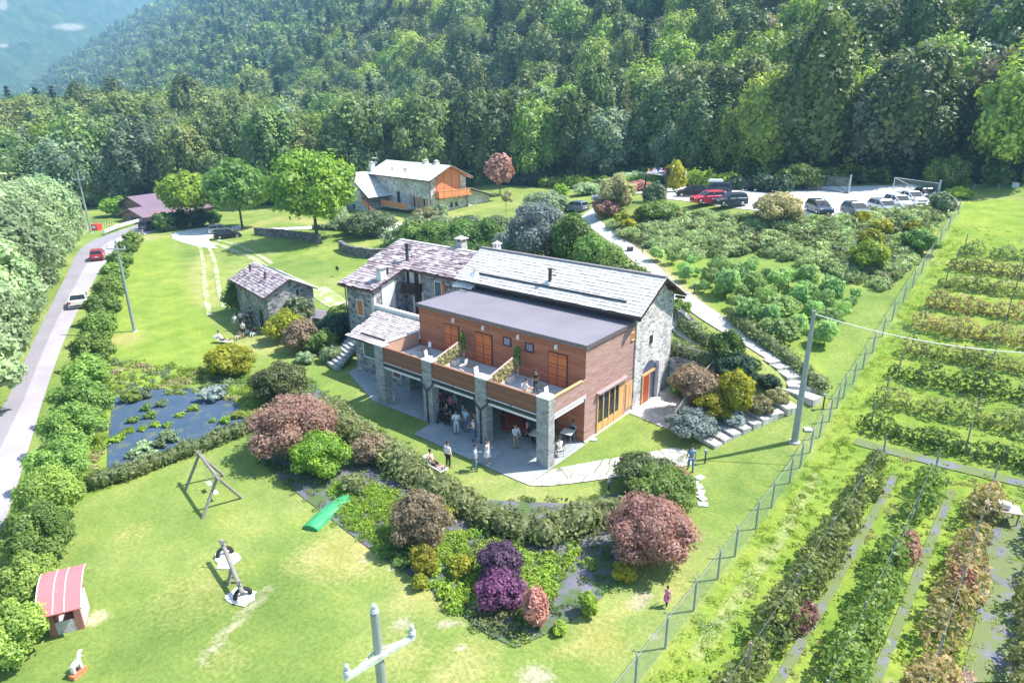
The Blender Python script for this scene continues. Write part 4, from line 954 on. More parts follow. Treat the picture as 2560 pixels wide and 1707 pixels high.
window(fh, (-20.4, 10.35, 3.95), .5, .5, 'y', -1, WHITE); window(fh, (-17.3, 10.35, 6.1), .3, 1.2, 'y', -1, WHITE)
def dr(mb): mb.box(-22.35, -21.35, 10.25, 10.38, 3.0, 5.2)
o = part(fh, 'door', [DWOOD], dr); subpart(o, fh, 'door_frame', [WHITE], lambda mb: (mb.box(-22.6, -22.35, 10.2, 10.38, 3.0, 5.35), mb.box(-21.35, -21.2, 10.2, 10.38, 3.0, 5.35), mb.box(-22.35, -21.35, 10.2, 10.38, 5.2, 5.35)))
o = part(fh, 'balcony_door', [WHITE], lambda mb: (mb.box(-23.45, -23.3, 10.2, 10.38, 5.3, 7.2), mb.box(-21.65, -21.5, 10.2, 10.38, 5.3, 7.1), mb.box(-22.9, -22.3, 10.22, 10.38, 6.0, 7.1)))
subpart(o, fh, 'pane', [DWOOD], lambda mb: mb.box(-23.3, -21.65, 10.27, 10.38, 5.3, 7.1))
def bal(mb):
    mb.box(-23.3, -21.4, 9.55, 10.34, 5.15, 5.27)
    for x in np.arange(-23.28, -21.4, .16): mb.box(x, x+.09, 9.55, 9.60, 5.27, 6.1)
    mb.box(-23.3, -21.4, 9.53, 9.61, 6.1, 6.17); mb.box(-21.46, -21.4, 9.55, 10.3, 5.27, 6.15)
part(fh, 'wooden_balcony', [DWOOD], bal)
# lean-to and roof terrace in front of the farmhouse
lt = empty('stone_lean_to', (-19, 4.5, 0), 0, 'low stone lean-to with a pinkish slab roof between farmhouse and balcony', 'outbuilding')
def zl(y): return 3.22+.27*(y-2.45)
part(lt, 'wall', [STONE], lambda mb: mb.hexa([(-21.9, 2.95, 0), (-15.46, 2.95, 0), (-15.46, 6.5, 0), (-21.9, 6.5, 0), (-21.9, 2.95, 3.2), (-15.46, 2.95, 3.2), (-15.46, 6.5, 4.1), (-21.9, 6.5, 4.1)]))
rf = part(lt, 'roof', [DWOOD], lambda mb: quadslab(mb, (-22.2, 2.4, 3.2), (-15.6, 2.4, 3.2), (-15.6, 6.45, zl(6.45)), (-22.9, 6.45, zl(6.45)), .07))
o = slabs(lt, 'slab_covering', (-22.9, 2.38, 3.21), (1, 0, 0), (0, 1, .27), 7.3, 4.2, SLATEL, .27, .42, .035, .04, 21, clip=lambda u, v: u > .7*(1-v/4.2)); o.parent = rf
part(lt, 'snow_guard', [DMET], lambda mb: mb.box(-21.2, -18.2, 3.05, 3.13, zl(3.1)+.06, zl(3.1)+.2))
window(lt, (-19.6, 2.95, 2.3), 2.3, 1.15, 'y', -1, WHITE, plain('green grey mesh', (.10, .13, .12), .7), bars=0)
window(lt, (-16.9, 2.95, 1.7), .8, 1.9, 'y', -1, WHITE, plain('brown curtain', (.24, .11, .07), .8), bars=0)
part(lt, 'parapet', [WHITE], lambda mb: (mb.box(-23.4, -15.45, 6.52, 6.85, 4.25, 4.7)))
part(lt, 'terrace_floor', [plain('dark roof felt', (.06, .065, .06), .9)], lambda mb: mb.box(-23.4, -15.4, 6.85, 10.2, 2.9, 3.1))
part(lt, 'gutter_beam', [plain('black felt strip', (.05, .055, .06), .8)], lambda mb: mb.box(-23.2, -15.45, 6.3, 6.52, 3.9, 4.35))
# stone stairs at the left of the lean-to
mb = MB()
for k in range(9): mb.cbox((-24.2-.12*k, 2.2+.42*k, .22+.17*k), (2.0, .46, .3), -.25, 0)
o = mb.build('stone_stairs', [PILLAR]); tag(o, 'rough grey stone stairs climbing beside the lean-to', 'stairs')

# --- small stone cottage on the left lawn
ct = empty('stone_cottage', (-40.5, 7.2, 0), math.atan2(.19, -.98)+math.pi, 'small stone cottage with a two-tone slab roof and a leafy climber', 'cottage')
CL, CW, CH, CR = 9.2, 4.7, 3.95, 5.25   # local: x along length (right end near camera), y depth
def loc(o): return o
def cpart(root, name, mats, fn, par=None):
    mb = MB(); fn(mb); o = mb.build(name, mats, par or root); return o
ct.location = (-40.2, 6.9, 0)
cpart(ct, 'wall', [STONE], lambda mb: mb.add([(-CL/2, -CW/2, -.3), (CL/2, -CW/2, -.3), (CL/2, CW/2, -.3), (-CL/2, CW/2, -.3), (-CL/2, -CW/2, CH), (CL/2, -CW/2, CH), (CL/2, CW/2, CH), (-CL/2, CW/2, CH), (CL/2, 0, CR-.12), (-CL/2, 0, CR-.12)],
    [(3, 2, 1, 0), (0, 1, 5, 4), (1, 2, 6, 8, 5), (2, 3, 7, 6), (3, 0, 4, 9, 7), (4, 5, 8, 9), (8, 6, 7, 9)]))
ov = .4; ze = CH-.15; RXa = CL/2+.35
rf = cpart(ct, 'roof', [DWOOD], lambda mb: (quadslab(mb, (-RXa, -CW/2-ov, ze), (RXa, -CW/2-ov, ze), (RXa, 0, CR), (-RXa, 0, CR), .07), quadslab(mb, (RXa, CW/2+ov, ze), (-RXa, CW/2+ov, ze), (-RXa, 0, CR), (RXa, 0, CR), .07)))
def cslab(O, U, V, Lu, Lv, mat, seed, **k):
    o = slabs(None, 'slab_covering', O, U, V, Lu, Lv, mat, seed=seed, **k); o.parent = rf; return o
cslab((-RXa, -CW/2-ov, ze), (1, 0, 0), (0, CW/2+ov, CR-ze), 2*RXa, math.hypot(CW/2+ov, CR-ze), SLATE, 31, row=.32, w=.45, jit=.06, rough=1.3)
cslab((RXa, CW/2+ov, ze), (-1, 0, 0), (0, -CW/2-ov, CR-ze), 2*RXa, math.hypot(CW/2+ov, CR-ze), SLATEN, 32, row=.5, w=.8, jit=.01, rough=.4)
sl = (CR-ze)/(CW/2+ov)
def sol(mb):
    for k in range(13): mb.hexa([(-RXa+1.2+k*.52, .35, CR-.35*sl+.12), (-RXa+1.2+k*.52+.47, .35, CR-.35*sl+.12), (-RXa+1.2+k*.52+.47, 1.7, CR-1.7*sl+.12), (-RXa+1.2+k*.52, 1.7, CR-1.7*sl+.12)]+[(-RXa+1.2+k*.52, .35, CR-.35*sl+.18), (-RXa+1.2+k*.52+.47, .35, CR-.35*sl+.18), (-RXa+1.2+k*.52+.47, 1.7, CR-1.7*sl+.18), (-RXa+1.2+k*.52, 1.7, CR-1.7*sl+.18)])
cpart(ct, 'solar_panel', [plain('blue solar glass', (.13, .16, .24), .2)], sol, rf)
for x in (-2.9, 1.3):
    def pf(mb):
        z = CR-1.0*sl+.05; mb.cyl((x, -1.1, z-.2), (x, -1.1, z+.75), .09, .09, 8); mb.box(x-.1, x+.45, -1.16, -1.04, z+.72, z+.77); mb.box(x, x+.4, -1.13, -1.07, z+.5, z+.54)
    cpart(ct, 'stove_pipe', [GUTTER], pf)
dk = plain('painted opening shade', (.03, .035, .04), .6)  # flat dark panels; the shade inside doorways and slits is painted in
o = cpart(ct, 'door', [dk], lambda mb: mb.box(1.9, 2.9, -CW/2-.03, -CW/2+.05, 0, 2.1))
cpart(ct, 'door_lintel', [GREYW], lambda mb: mb.box(1.7, 3.1, -CW/2-.05, -CW/2+.05, 2.1, 2.25), o)
for x, z, w_, h_ in ((-1.6, 2.6, .12, .55), (-1.2, 2.5, .1, .5), (3.2, 2.8, .12, .55), (3.75, .9, .18, .6)): cpart(ct, 'slit_window', [dk], lambda mb: mb.box(x, x+w_, -CW/2-.02, -CW/2+.03, z, z+h_))
cpart(ct, 'slit_window', [dk], lambda mb: mb.box(CL/2-.03, CL/2+.02, .6, .85, 3.4, 4.0))
cpart(ct, 'gutter', [GUTTER], lambda mb: mb.box(-RXa, RXa, -CW/2-ov-.1, -CW/2-ov, ze-.08, ze+.03))
# climber on the cottage's gable and creeper on its far end
p = ct.matrix_world if False else None
def atc(x, y, z=0):
    a = ct.rotation_euler.z; return Vector((ct.location.x+x*math.cos(a)-y*math.sin(a), ct.location.y+x*math.sin(a)+y*math.cos(a), z))
V, F, t = crown(71, lobes(71, (0, 0, 1.7), (.9, 1.5, 1.6), 9, .4, .5), 2600, .2); plant('climbing_shrub', 'round green climber growing up the sunny cottage gable', 'climber', atc(CL/2+.55, .5), V, F, t, F_['grey'], rz=ct.rotation_euler.z)
V, F, t = crown(72, lobes(72, (0, 0, 1.9), (1.1, 2.4, 2.3), 9, .4, .5), 3200, .22); plant('creeper', 'tall green creeper covering the shaded far end of the cottage', 'climber', atc(-CL/2-.7, -1.1), V, F, t, F_['green'], rz=ct.rotation_euler.z)

# --- far stone house on the meadow
hz0 = 2.3; fa = math.atan2(-.126, .99)
hs = empty('stone_house', (-66., 54.8, hz0), fa, 'large grey stone house with orange balconies at the foot of the forest', 'house')
L_, W_, HH = 18.6, 8.2, 6.2    # local x runs left from the near corner (negative), y back
cpart(hs, 'wall', [STONE2], lambda mb: mb.add([(-L_, 0, -1), (0, 0, -1), (0, W_, -1), (-L_, W_, -1), (-L_, 0, HH), (0, 0, HH), (0, W_, HH), (-L_, W_, HH), (0, W_/2, HH+2), (-L_, W_/2, HH+2)],
    [(3, 2, 1, 0), (0, 1, 5, 4), (1, 2, 6, 8, 5), (2, 3, 7, 6), (3, 0, 4, 9, 7), (4, 5, 8, 9), (8, 6, 7, 9)]))
oh, rz_ = .9, HH+2.25; zo = HH-.1
rf = cpart(hs, 'roof', [DWOOD], lambda mb: (quadslab(mb, (-L_-1, -oh, zo), (1.1, -oh, zo), (1.1, W_/2, rz_), (-L_-1, W_/2, rz_), .12), quadslab(mb, (1.1, W_+oh, zo), (-L_-1, W_+oh, zo), (-L_-1, W_/2, rz_), (1.1, W_/2, rz_), .12)))
def hslab(O, U, V, Lu, Lv, mat, seed, par, **k): o = slabs(None, 'slab_covering', O, U, V, Lu, Lv, mat, seed=seed, **k); o.parent = par; return o
lv = math.hypot(W_/2+oh, rz_-zo)
hslab((-L_-1, -oh, zo), (1, 0, 0), (0, W_/2+oh, rz_-zo), L_+2.1, lv, SLATEN, 41, rf, row=.42, w=.7, jit=.01, rough=.4); hslab((1.1, W_+oh, zo), (-1, 0, 0), (0, -W_/2-oh, rz_-zo), L_+2.1, lv, SLATEN, 42, rf, row=.5, w=.9, jit=.01, rough=.4)
cpart(hs, 'gable_boards', [ORANGE], lambda mb: mb.add([(.05, 1.2, 3.4), (.05, W_-1.3, 3.4), (.05, W_-1.3, 6.9), (.05, W_/2, HH+1.95), (.05, 1.2, 6.7), (-.2, 1.2, 3.4), (-.2, W_-1.3, 3.4), (-.2, W_-1.3, 6.9), (-.2, W_/2, HH+1.95), (-.2, 1.2, 6.7)], [(0, 1, 2, 3, 4), (0, 4, 9, 5), (1, 6, 7, 2), (0, 5, 6, 1)]))
cpart(hs, 'eave_boards', [ORANGE], lambda mb: (quadslab(mb, (0, -oh, zo-.13), (1.05, -oh, zo-.13), (1.05, W_/2, rz_-.13), (0, W_/2, rz_-.13), .04), quadslab(mb, (1.05, W_+oh, zo-.13), (0, W_+oh, zo-.13), (0, W_/2, rz_-.13), (1.05, W_/2, rz_-.13), .04)))
def bl(mb):
    mb.box(.05, 1.3, .9, W_+.1, 2.95, 3.1)
    for y in np.arange(.9, W_+.05, .42): mb.box(1.24, 1.3, y, y+.38, 3.15, 4.15)
    for x in (.1, .5, .9): mb.box(x, x+.36, W_+.04, W_+.1, 3.15, 4.15)
    mb.box(.05, 1.33, .85, .93, 3.1, 4.2)
o = cpart(hs, 'balcony', [ORANGE], bl); cpart(hs, 'handrail', [HONEY], lambda mb: mb.box(1.2, 1.35, .85, W_+.1, 4.16, 4.24), o)
cpart(hs, 'balcony_bracket', [DMET], lambda mb: [mb.box(.0, 1.2, y, y+.1, 2.75, 2.95) for y in np.arange(1.1, W_, 1.15)], o)
def hwin(x, y, z, w_, h_, ax='y', name='window', mat=GLASS, fr=.08):
    if ax == 'y':
        o = cpart(hs, name, [WHITE], lambda mb: (mb.box(x-w_/2-fr, x-w_/2, y-.06, y+.02, z-fr, z+h_+fr), mb.box(x+w_/2, x+w_/2+fr, y-.06, y+.02, z-fr, z+h_+fr), mb.box(x-w_/2, x+w_/2, y-.06, y+.02, z+h_, z+h_+fr), mb.box(x-w_/2, x+w_/2, y-.09, y+.02, z-fr, z)))
        cpart(hs, 'pane', [mat], lambda mb: mb.box(x-w_/2, x+w_/2, y-.03, y+.02, z, z+h_), o)
    else:
        o = cpart(hs, name, [WHITE], lambda mb: (mb.box(x-.02, x+.06, y-w_/2-fr, y-w_/2, z-fr, z+h_+fr), mb.box(x-.02, x+.06, y+w_/2, y+w_/2+fr, z-fr, z+h_+fr), mb.box(x-.02, x+.06, y-w_/2, y+w_/2, z+h_, z+h_+fr), mb.box(x-.02, x+.1, y-w_/2-.1, y+w_/2+.1, z-fr-.05, z)))
        cpart(hs, 'pane', [mat], lambda mb: mb.box(x-.02, x+.03, y-w_/2, y+w_/2, z, z+h_), o)
    return o
for x in (-14.0, -11.2, -7.6): hwin(x, 0, 4.6, .4, .8)
hwin(-5.0, 0, 1.0, .7, 2.0); hwin(-2.0, 0, .8, .7, 2.0)
cpart(hs, 'shutter', [planks('tan shutter boards', (.42, .27, .17), (.46, .30, .2), .3, 2)], lambda mb: (mb.box(-6.3, -5.45, -.06, 0, 1.0, 3.0), mb.box(-1.55, -.95, -.06, 0, .8, 2.8), mb.box(-4.5, -2.5, -.05, 0, .9, 2.9)))
hwin(0, 4.6, .9, .75, .95, 'x'); hwin(0, 5.75, .9, .75, .95, 'x')
cpart(hs, 'downpipe', [GUTTER], lambda mb: (mb.cyl((.1, -.15, -.5), (.1, -.15, HH-.5), .07), mb.cyl((.1, -.15, HH-.5), (.3, -.8, HH-.15), .07)))
# lower annex at the right
cpart(hs, 'annex', [STONE2], lambda mb: mb.hexa([(-6, W_, -1), (.6, W_, -1), (.6, W_+5.2, -1), (-6, W_+5.2, -1), (-6, W_, 3.9), (.6, W_, 3.9), (.6, W_+5.2, 2.4), (-6, W_+5.2, 2.4)]))
rf2 = cpart(hs, 'annex_roof', [DWOOD], lambda mb: quadslab(mb, (1.5, W_+6.4, 2.2), (-6.6, W_+6.4, 2.2), (-6.6, W_, 4.15), (1.5, W_, 4.15), .12))
hslab((1.5, W_+6.4, 2.2), (-1, 0, 0), (0, -6.4, 1.95), 8.1, 6.6, SLATEN, 44, rf2, row=.5, w=.8, jit=.01, rough=.4)
# left wing: ridge runs front to back, gable to the camera
wx, wy = -21.2, -4.6
cpart(hs, 'wing', [STONE2], lambda mb: mb.add([(wx, wy, -1.2), (wx+5.2, wy, -1.2), (wx+5.2, .2, -1.2), (wx, .2, -1.2), (wx, wy, 4.6), (wx+1.5, wy, 6.3), (wx+5.2, wy, 3.3), (wx, .2, 4.6), (wx+1.5, .2, 6.3), (wx+5.2, .2, 3.3)],
    [(0, 1, 6, 5, 4), (1, 2, 9, 6), (2, 3, 7, 8, 9), (3, 0, 4, 7), (4, 5, 8, 7), (5, 6, 9, 8), (3, 2, 1, 0)]))
rf3 = cpart(hs, 'wing_roof', [DWOOD], lambda mb: (quadslab(mb, (wx+8.6, .3, 1.5+.9), (wx+1.5, .3, 6.55), (wx+1.5, wy-.5, 6.55), (wx+8.6, wy-.5, 1.5+.9), .12), quadslab(mb, (wx-.8, wy-.5, 4.0), (wx+1.5, wy-.5, 6.55), (wx+1.5, .3, 6.55), (wx-.8, .3, 4.0), .12)))
hslab((wx+8.6, wy-.5, 2.4), (0, 1, 0), (-7.1, 0, 4.15), 5.3, 8.2, SLATEN, 45, rf3, row=.5, w=.8, jit=.01, rough=.3)
cpart(hs, 'wing_gable_boards', [ORANGE], lambda mb: mb.add([(wx-.7, wy-.45, 4.0), (wx+1.5, wy-.45, 6.4), (wx+1.4, wy-.45, 5.9), (wx-.4, wy-.45, 3.9), (wx-.7, wy-.1, 4.0), (wx+1.5, wy-.1, 6.4), (wx+1.4, wy-.1, 5.9), (wx-.4, wy-.1, 3.9)], [(3, 2, 1, 0), (0, 1, 5, 4), (2, 3, 7, 6)]))
hwin(wx+2.2, wy, 2.9, .9, 1.2); hwin(wx+2.4, wy, -.2, .9, .9)
cpart(hs, 'porch_post', [REDW], lambda mb: mb.cyl((wx+7.9, wy-.1, -1.2), (wx+7.9, wy-.1, 2.8), .11)); cpart(hs, 'porch_post', [REDW], lambda mb: mb.cyl((wx+8.2, -.6, -1.2), (wx+8.2, -.6, 2.6), .14))
def stairs(mb):
    for k in range(7): mb.box(wx+8.5-.42*k, wx+8.95-.42*k, wy+.2, wy+1.6, -1.2, -1.0+.3*k)
    mb.box(wx+5.2, wx+6.2, wy+.1, .1, -1.2, 1.1); mb.box(wx+8., -5, -2.2, 0, .65, .85)
cpart(hs, 'outside_stairs', [STONE2], stairs)
def bst(mb):
    mb.box(wx+5.2, wx+6.4, wy+.0, wy+.07, .9, 1.9)
    mb.hexa([(wx+6.4, wy+.0, .85), (wx+9., wy+.0, -.9), (wx+9., wy+.07, -.9), (wx+6.4, wy+.07, .85), (wx+6.4, wy+.0, 1.85), (wx+9., wy+.0, .1), (wx+9., wy+.07, .1), (wx+6.4, wy+.07, 1.85)])
    mb.box(wx+8.3, -4.5, -2.25, -2.18, .85, 1.85)
cpart(hs, 'balustrade', [ORANGE], bst)
cpart(hs, 'painted_passage_shade', [dk], lambda mb: (mb.box(wx+8.6, -9.4, -.04, .02, -.8, .6), mb.box(-10.6, -9.6, -.04, .02, .9, 3.4)))  # dark sheets on the wall, painted to stand for passage shade
for x, y, h_ in ((-19.3, .4, 1.3), (-6.9, W_/2+.3, .5), (-3.7, W_/2+.3, .5)):
    zz = zo+(min(y, W_-y)+oh)*(rz_-zo)/(W_/2+oh)
    o = cpart(hs, 'chimney', [WHITE], lambda mb: mb.box(x-.4, x+.4, y-.4, y+.4, zz-.3, zz+h_)); cpart(hs, 'chimney_cap', [SLATEL], lambda mb: (mb.cyl((x, y, zz+h_+.15), (x, y, zz+h_+.45), .62, .1, 4), mb.cyl((x, y, zz+h_), (x, y, zz+h_+.15), .35, .35, 4)), o)
cpart(hs, 'vent_pipe', [GUTTER], lambda mb: [mb.cyl((x, 1., zo+.9), (x, 1., zo+1.6), .07) for x in (-13.2, -9.2, -8.6)])
cpart(hs, 'television_aerial', [STEEL], lambda mb: (mb.cyl((-18.3, .6, zo+.8), (-18.3, .6, zo+3.1), .03), [mb.cyl((-19.1+.3*k, .3, zo+2.9), (-19.1+.3*k, .9, zo+3.1), .03, .03, 4) for k in range(5)], mb.cyl((-19.2, .6, zo+3), (-17.9, .6, zo+3), .025, .025, 4), mb.cyl((-18., .5, zo+2.1), (-17.9, .4, zo+2.15), .05, .35, 10)))

# --- barn with a purple brown roof beyond the road
bp = G(345, 545); bn = empty('road_barn', bp, math.atan2(.38, -.92)+math.pi, 'wooden barn with a purple brown sheet roof beyond the road bend', 'barn')
PUR = plain('purple brown sheet', (.20, .14, .19), .5, var=.08, scale=.3); BWD = planks('brown barn boards', (.17, .09, .065), (.24, .14, .10), .2, 2)
def gab(mb, x0, x1, y0, y1, h, r, z0=-2.5): 
    c = (x0+x1)/2; mb.add([(x0, y0, z0), (x1, y0, z0), (x1, y1, z0), (x0, y1, z0), (x0, y0, h), (x1, y0, h), (x1, y1, h), (x0, y1, h), (c, y0, r), (c, y1, r)], [(3, 2, 1, 0), (0, 1, 5, 8, 4), (1, 2, 6, 5), (2, 3, 7, 9, 6), (3, 0, 4, 7), (4, 8, 9, 7), (8, 5, 6, 9)])
def groof(mb, x0, x1, y0, y1, h, r, th=.15):
    c = (x0+x1)/2; quadslab(mb, (x0-.8, y1, h-.3), (x0-.8, y0-.8, h-.3), (c, y0-.8, r+.1), (c, y1, r+.1), th); quadslab(mb, (c, y1, r+.1), (c, y0-.8, r+.1), (x1+.8, y0-.8, h-.3), (x1+.8, y1, h-.3), th)
bn.rotation_euler.z = .2
cpart(bn, 'wall', [BWD], lambda mb: (gab(mb, -5.5, 3.5, 0, 16, 2.6, 4.2), gab(mb, .5, 7.5, -3.5, 12, 1.5, 2.6)))
cpart(bn, 'roof', [PUR], lambda mb: (groof(mb, -5.5, 3.5, 0, 16, 2.6, 4.2), groof(mb, .5, 7.5, -3.5, 12, 1.5, 2.6)))
cpart(bn, 'doorway', [dk], lambda mb: mb.box(3.2, 5.8, -3.55, -3.4, -1.2, .9))
# shed roof and well cover between the cottage and the farmhouse
sh = empty('garden_shed', G(795, 805), .25, 'low garden hut with a pale two-slab roof in front of the cottage', 'shed')
cpart(sh, 'wall', [STONE], lambda mb: mb.box(-1.05, 1.05, -.8, .8, -.2, .85)); cpart(sh, 'roof', [MEMB], lambda mb: (quadslab(mb, (-1.4, -1.1, .85), (1.4, -1.1, .85), (1.4, .02, 1.15), (-1.4, .02, 1.15), .08), quadslab(mb, (-1.4, .05, 1.16), (1.4, .05, 1.16), (1.4, 1.1, .98), (-1.4, 1.1, .98), .08)))
mb = MB(); mb.cbox((0, 0, .35), (2.4, 1.3, .12), .1); mb.cbox((0, 0, .1), (2.0, 1.0, .5), .1)
tag(mb.build('stone_table', [FLAG2], loc=G(778, 835)), 'long pale stone slab table below the garden hut', 'table')
# --- dry stone retaining walls
def wallrun(pts, h, th, label, mat=DSTONE, name='stone_wall', px=True, z0=None, sink=.4):
    P = [G(*p) for p in pts] if px else [Vector(p) for p in pts]; S = dense(smoothline(P, 1), .7); rng = random.Random(len(pts)*7); b = S[0].copy(); b.z = tz(b.x, b.y); mb = MB()
    O = offset(S, th/2); I = offset(S, -th/2); hs_ = [h*(1+rng.uniform(-.06, .06)) for _ in S]; v = []
    for o_, i_, s, k in zip(O, I, S, hs_):
        z = (tz(s.x, s.y) if z0 is None else z0)-b.z; v += [(o_.x-b.x, o_.y-b.y, z-sink), (i_.x-b.x, i_.y-b.y, z-sink), (i_.x-b.x, i_.y-b.y, z+k), (o_.x-b.x, o_.y-b.y, z+k)]
    f = [(3, 2, 1, 0), tuple(4*(len(S)-1)+q for q in (0, 1, 2, 3))]
    for i in range(len(S)-1):
        a = 4*i; c = a+4
        for q in range(4): f.append((a+q, a+(q+1) % 4, c+(q+1) % 4, c+q))
    mb.add(v, f); return tag(mb.build(name, [mat], loc=b), label, 'wall')
wallrun([(640, 586), (700, 592), (760, 600), (800, 608)], 1.25, .6, 'dark dry stone wall in the shade under the big walnut tree')
wallrun([(852, 622), (870, 636), (920, 645), (985, 644)], 1.3, .6, 'curved dry stone wall below the trimmed bushes of the far house')
wallrun([(.1, 16.05, 0), (2., 16.1, 0), (3.7, 16.05, 0)], 2.55, .45, 'grey stone retaining wall at the back of the sunken patio', STONE, px=False, z0=0)
wallrun([(3.75, 16.0, 0), (3.75, 13, 0)], 2.0, .4, 'stone retaining wall along the right side of the sunken patio', STONE, px=False, z0=0)
mb = MB(); mb.hexa([(3.55, 9.2, -.2), (3.95, 9.2, -.2), (3.95, 13, -.2), (3.55, 13, -.2), (3.55, 9.2, .4), (3.95, 9.2, .4), (3.95, 13, 1.95), (3.55, 13, 1.95)])
tag(mb.build('stone_wall', [STONE]), 'sloping end of the patio wall running down to the lawn', 'wall')
def rail(label, P, h=.95, name='wooden_railing', th=.06):
    P = [Vector(p) for p in P]; e = empty(name, P[0], 0, label, 'railing'); S = dense(P, 1.5)
    for p in S: MB().cyl(p-Vector((0, 0, .1)), p+Vector((0, 0, h)), th, th*.9, 7).build('post', [GREYW], e, world=True)
    for k in (.45, .9): MB().path([p+Vector((0, 0, h*k)) for p in S], th*.8).build('rail', [GREYW], e, world=True)
rail('weathered log railing on top of the retaining wall above the patio', [(.6, 16.05, 2.6), (3.75, 16.0, 2.6)])
rail('pale sloping log handrail beside the sunken patio', [(3.75, 15.9, 2.5), (3.75, 13, 2.0), (3.75, 9.3, .5)])
wallrun([(1690, 797), (1712, 812), (1738, 835)], 1.0, .5, 'low dark wall behind the barn corner')
HZL = ['spreading across the bottom left corner beside the playhouse', 'just above the playhouse', 'with orange tinged tips above the playhouse shed roof', 'at the left edge level with the log seesaw', 'level with the top of the seesaw', 'level with the swing frame', 'where the low dark hedge meets the roadside row', 'at the lower left corner of the vegetable plot', 'beside the middle of the vegetable plot', 'beside the upper left corner of the vegetable plot', 'beside the yellow meadow above the vegetable plot', 'just below the foot of the meadow pole', 'level with the foot of the meadow pole', 'beside the white car on the road', 'between the white car and the red hatchback', 'smallest one near the road bend']
WLL = ['nearest and lowest willow, its leaves over the road edge at the left', 'second nearest willow overhanging the pale road', 'willow level with the vegetable plot across the road', 'willow level with the white car', 'willow just beyond the white car', 'willow between the white car and the red hatchback', 'willow beside the red hatchback', 'farthest willow, next to the roadside poles', 'willow cut by the left frame edge behind the nearest ones', 'tall willow cut by the left frame edge, second from the front', 'highest pale willow at the left frame edge', 'hindmost tall willow rising behind the roadside row']
# ------------------------------------------------------------------ trees, shrubs and hedges
for i, (x, y, r, h) in enumerate([(-37, -20, 3.6, 7.5), (-44, -17.5, 3.9, 9.), (-52, -14.5, 4.3, 11), (-60, -10.8, 4.5, 12), (-69, -7, 4.5, 12.8), (-78, -3, 4.4, 13), (-88, 1.5, 4.3, 12.5), (-97, 5.5, 3.8, 11), (-50, -21, 4.6, 11), (-62, -17, 5, 14.3), (-74, -12, 5, 15), (-86, -6, 5, 15.2)]):
    tree(0, 0, 0, 0, 'silver', 'pale '+WLL[i], ch=.93, pos=(x, y, 0), size=(r, h), nl=20, kk=.34, leaf=.30, n=9000, name='willow_tree', group='pale willows beside the road', fill=.25)
tree(793, 598, 200, 195, 'lime', 'big bright lime green walnut tree on the lawn beside the far house', ch=.80, nl=18, kk=.36, n=7000, tr=.28, name='walnut_tree')
tree(606, 570, 135, 148, 'green', 'round green tree with forked trunk beside the two parked cars', ch=.78, nl=14, n=5000)
tree(482, 566, 118, 120, 'lime', 'golden green round tree next to the gravel drive', ch=.74, nl=14, n=4500)
tree(860, 452, 170, 180, 'green', 'tall layered green tree left of the far stone house', ch=.9, nl=16, n=5000)
tree(745, 470, 150, 150, 'green', 'dense dark green tree behind the big walnut', ch=.92, nl=14)
tree(1250, 487, 66, 88, 'red', 'small reddish copper tree on the meadow behind the far house', ch=.78, nl=10, n=2600, tr=.12)
tree(1265, 540, 40, 60, 'straw', 'thin bare sapling on the meadow right of the far house', ch=.6, nl=4, n=160, leaf=.12, tr=.04)
tree(845, 690, 8, 24, 'olive', 'tiny staked sapling on the lawn behind the cottage', ch=.5, n=60, leaf=.1, tr=.025)
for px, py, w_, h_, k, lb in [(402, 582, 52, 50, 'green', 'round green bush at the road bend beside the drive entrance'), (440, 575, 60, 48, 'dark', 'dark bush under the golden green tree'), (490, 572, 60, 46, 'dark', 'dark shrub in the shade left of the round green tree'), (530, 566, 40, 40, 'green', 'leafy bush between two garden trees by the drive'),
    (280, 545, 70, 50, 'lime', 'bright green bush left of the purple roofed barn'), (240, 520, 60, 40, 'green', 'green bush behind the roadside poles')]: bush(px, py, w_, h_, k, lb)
for i, (px, py, w_, h_) in enumerate([(8, 1690, 146, 180), (48, 1560, 146, 170), (77, 1430, 165, 160), (108, 1330, 146, 150), (130, 1240, 136, 130), (165, 1150, 136, 130), (191, 1075, 126, 120), (207, 1000, 106, 105), (220, 930, 96, 95), (237, 870, 87, 90), (252, 815, 77, 80), (265, 765, 69, 72), (279, 722, 62, 62), (294, 685, 56, 58), (310, 652, 50, 50), (327, 622, 44, 44)]):
    bush(px, py, w_, h_, ['hazel', 'hazel', 'green', 'hazel'][i % 4], 'hazel bush '+HZL[i], group='hazel bushes along the road', name='hazel_bush', nl=12, kk=.36, up=.5)
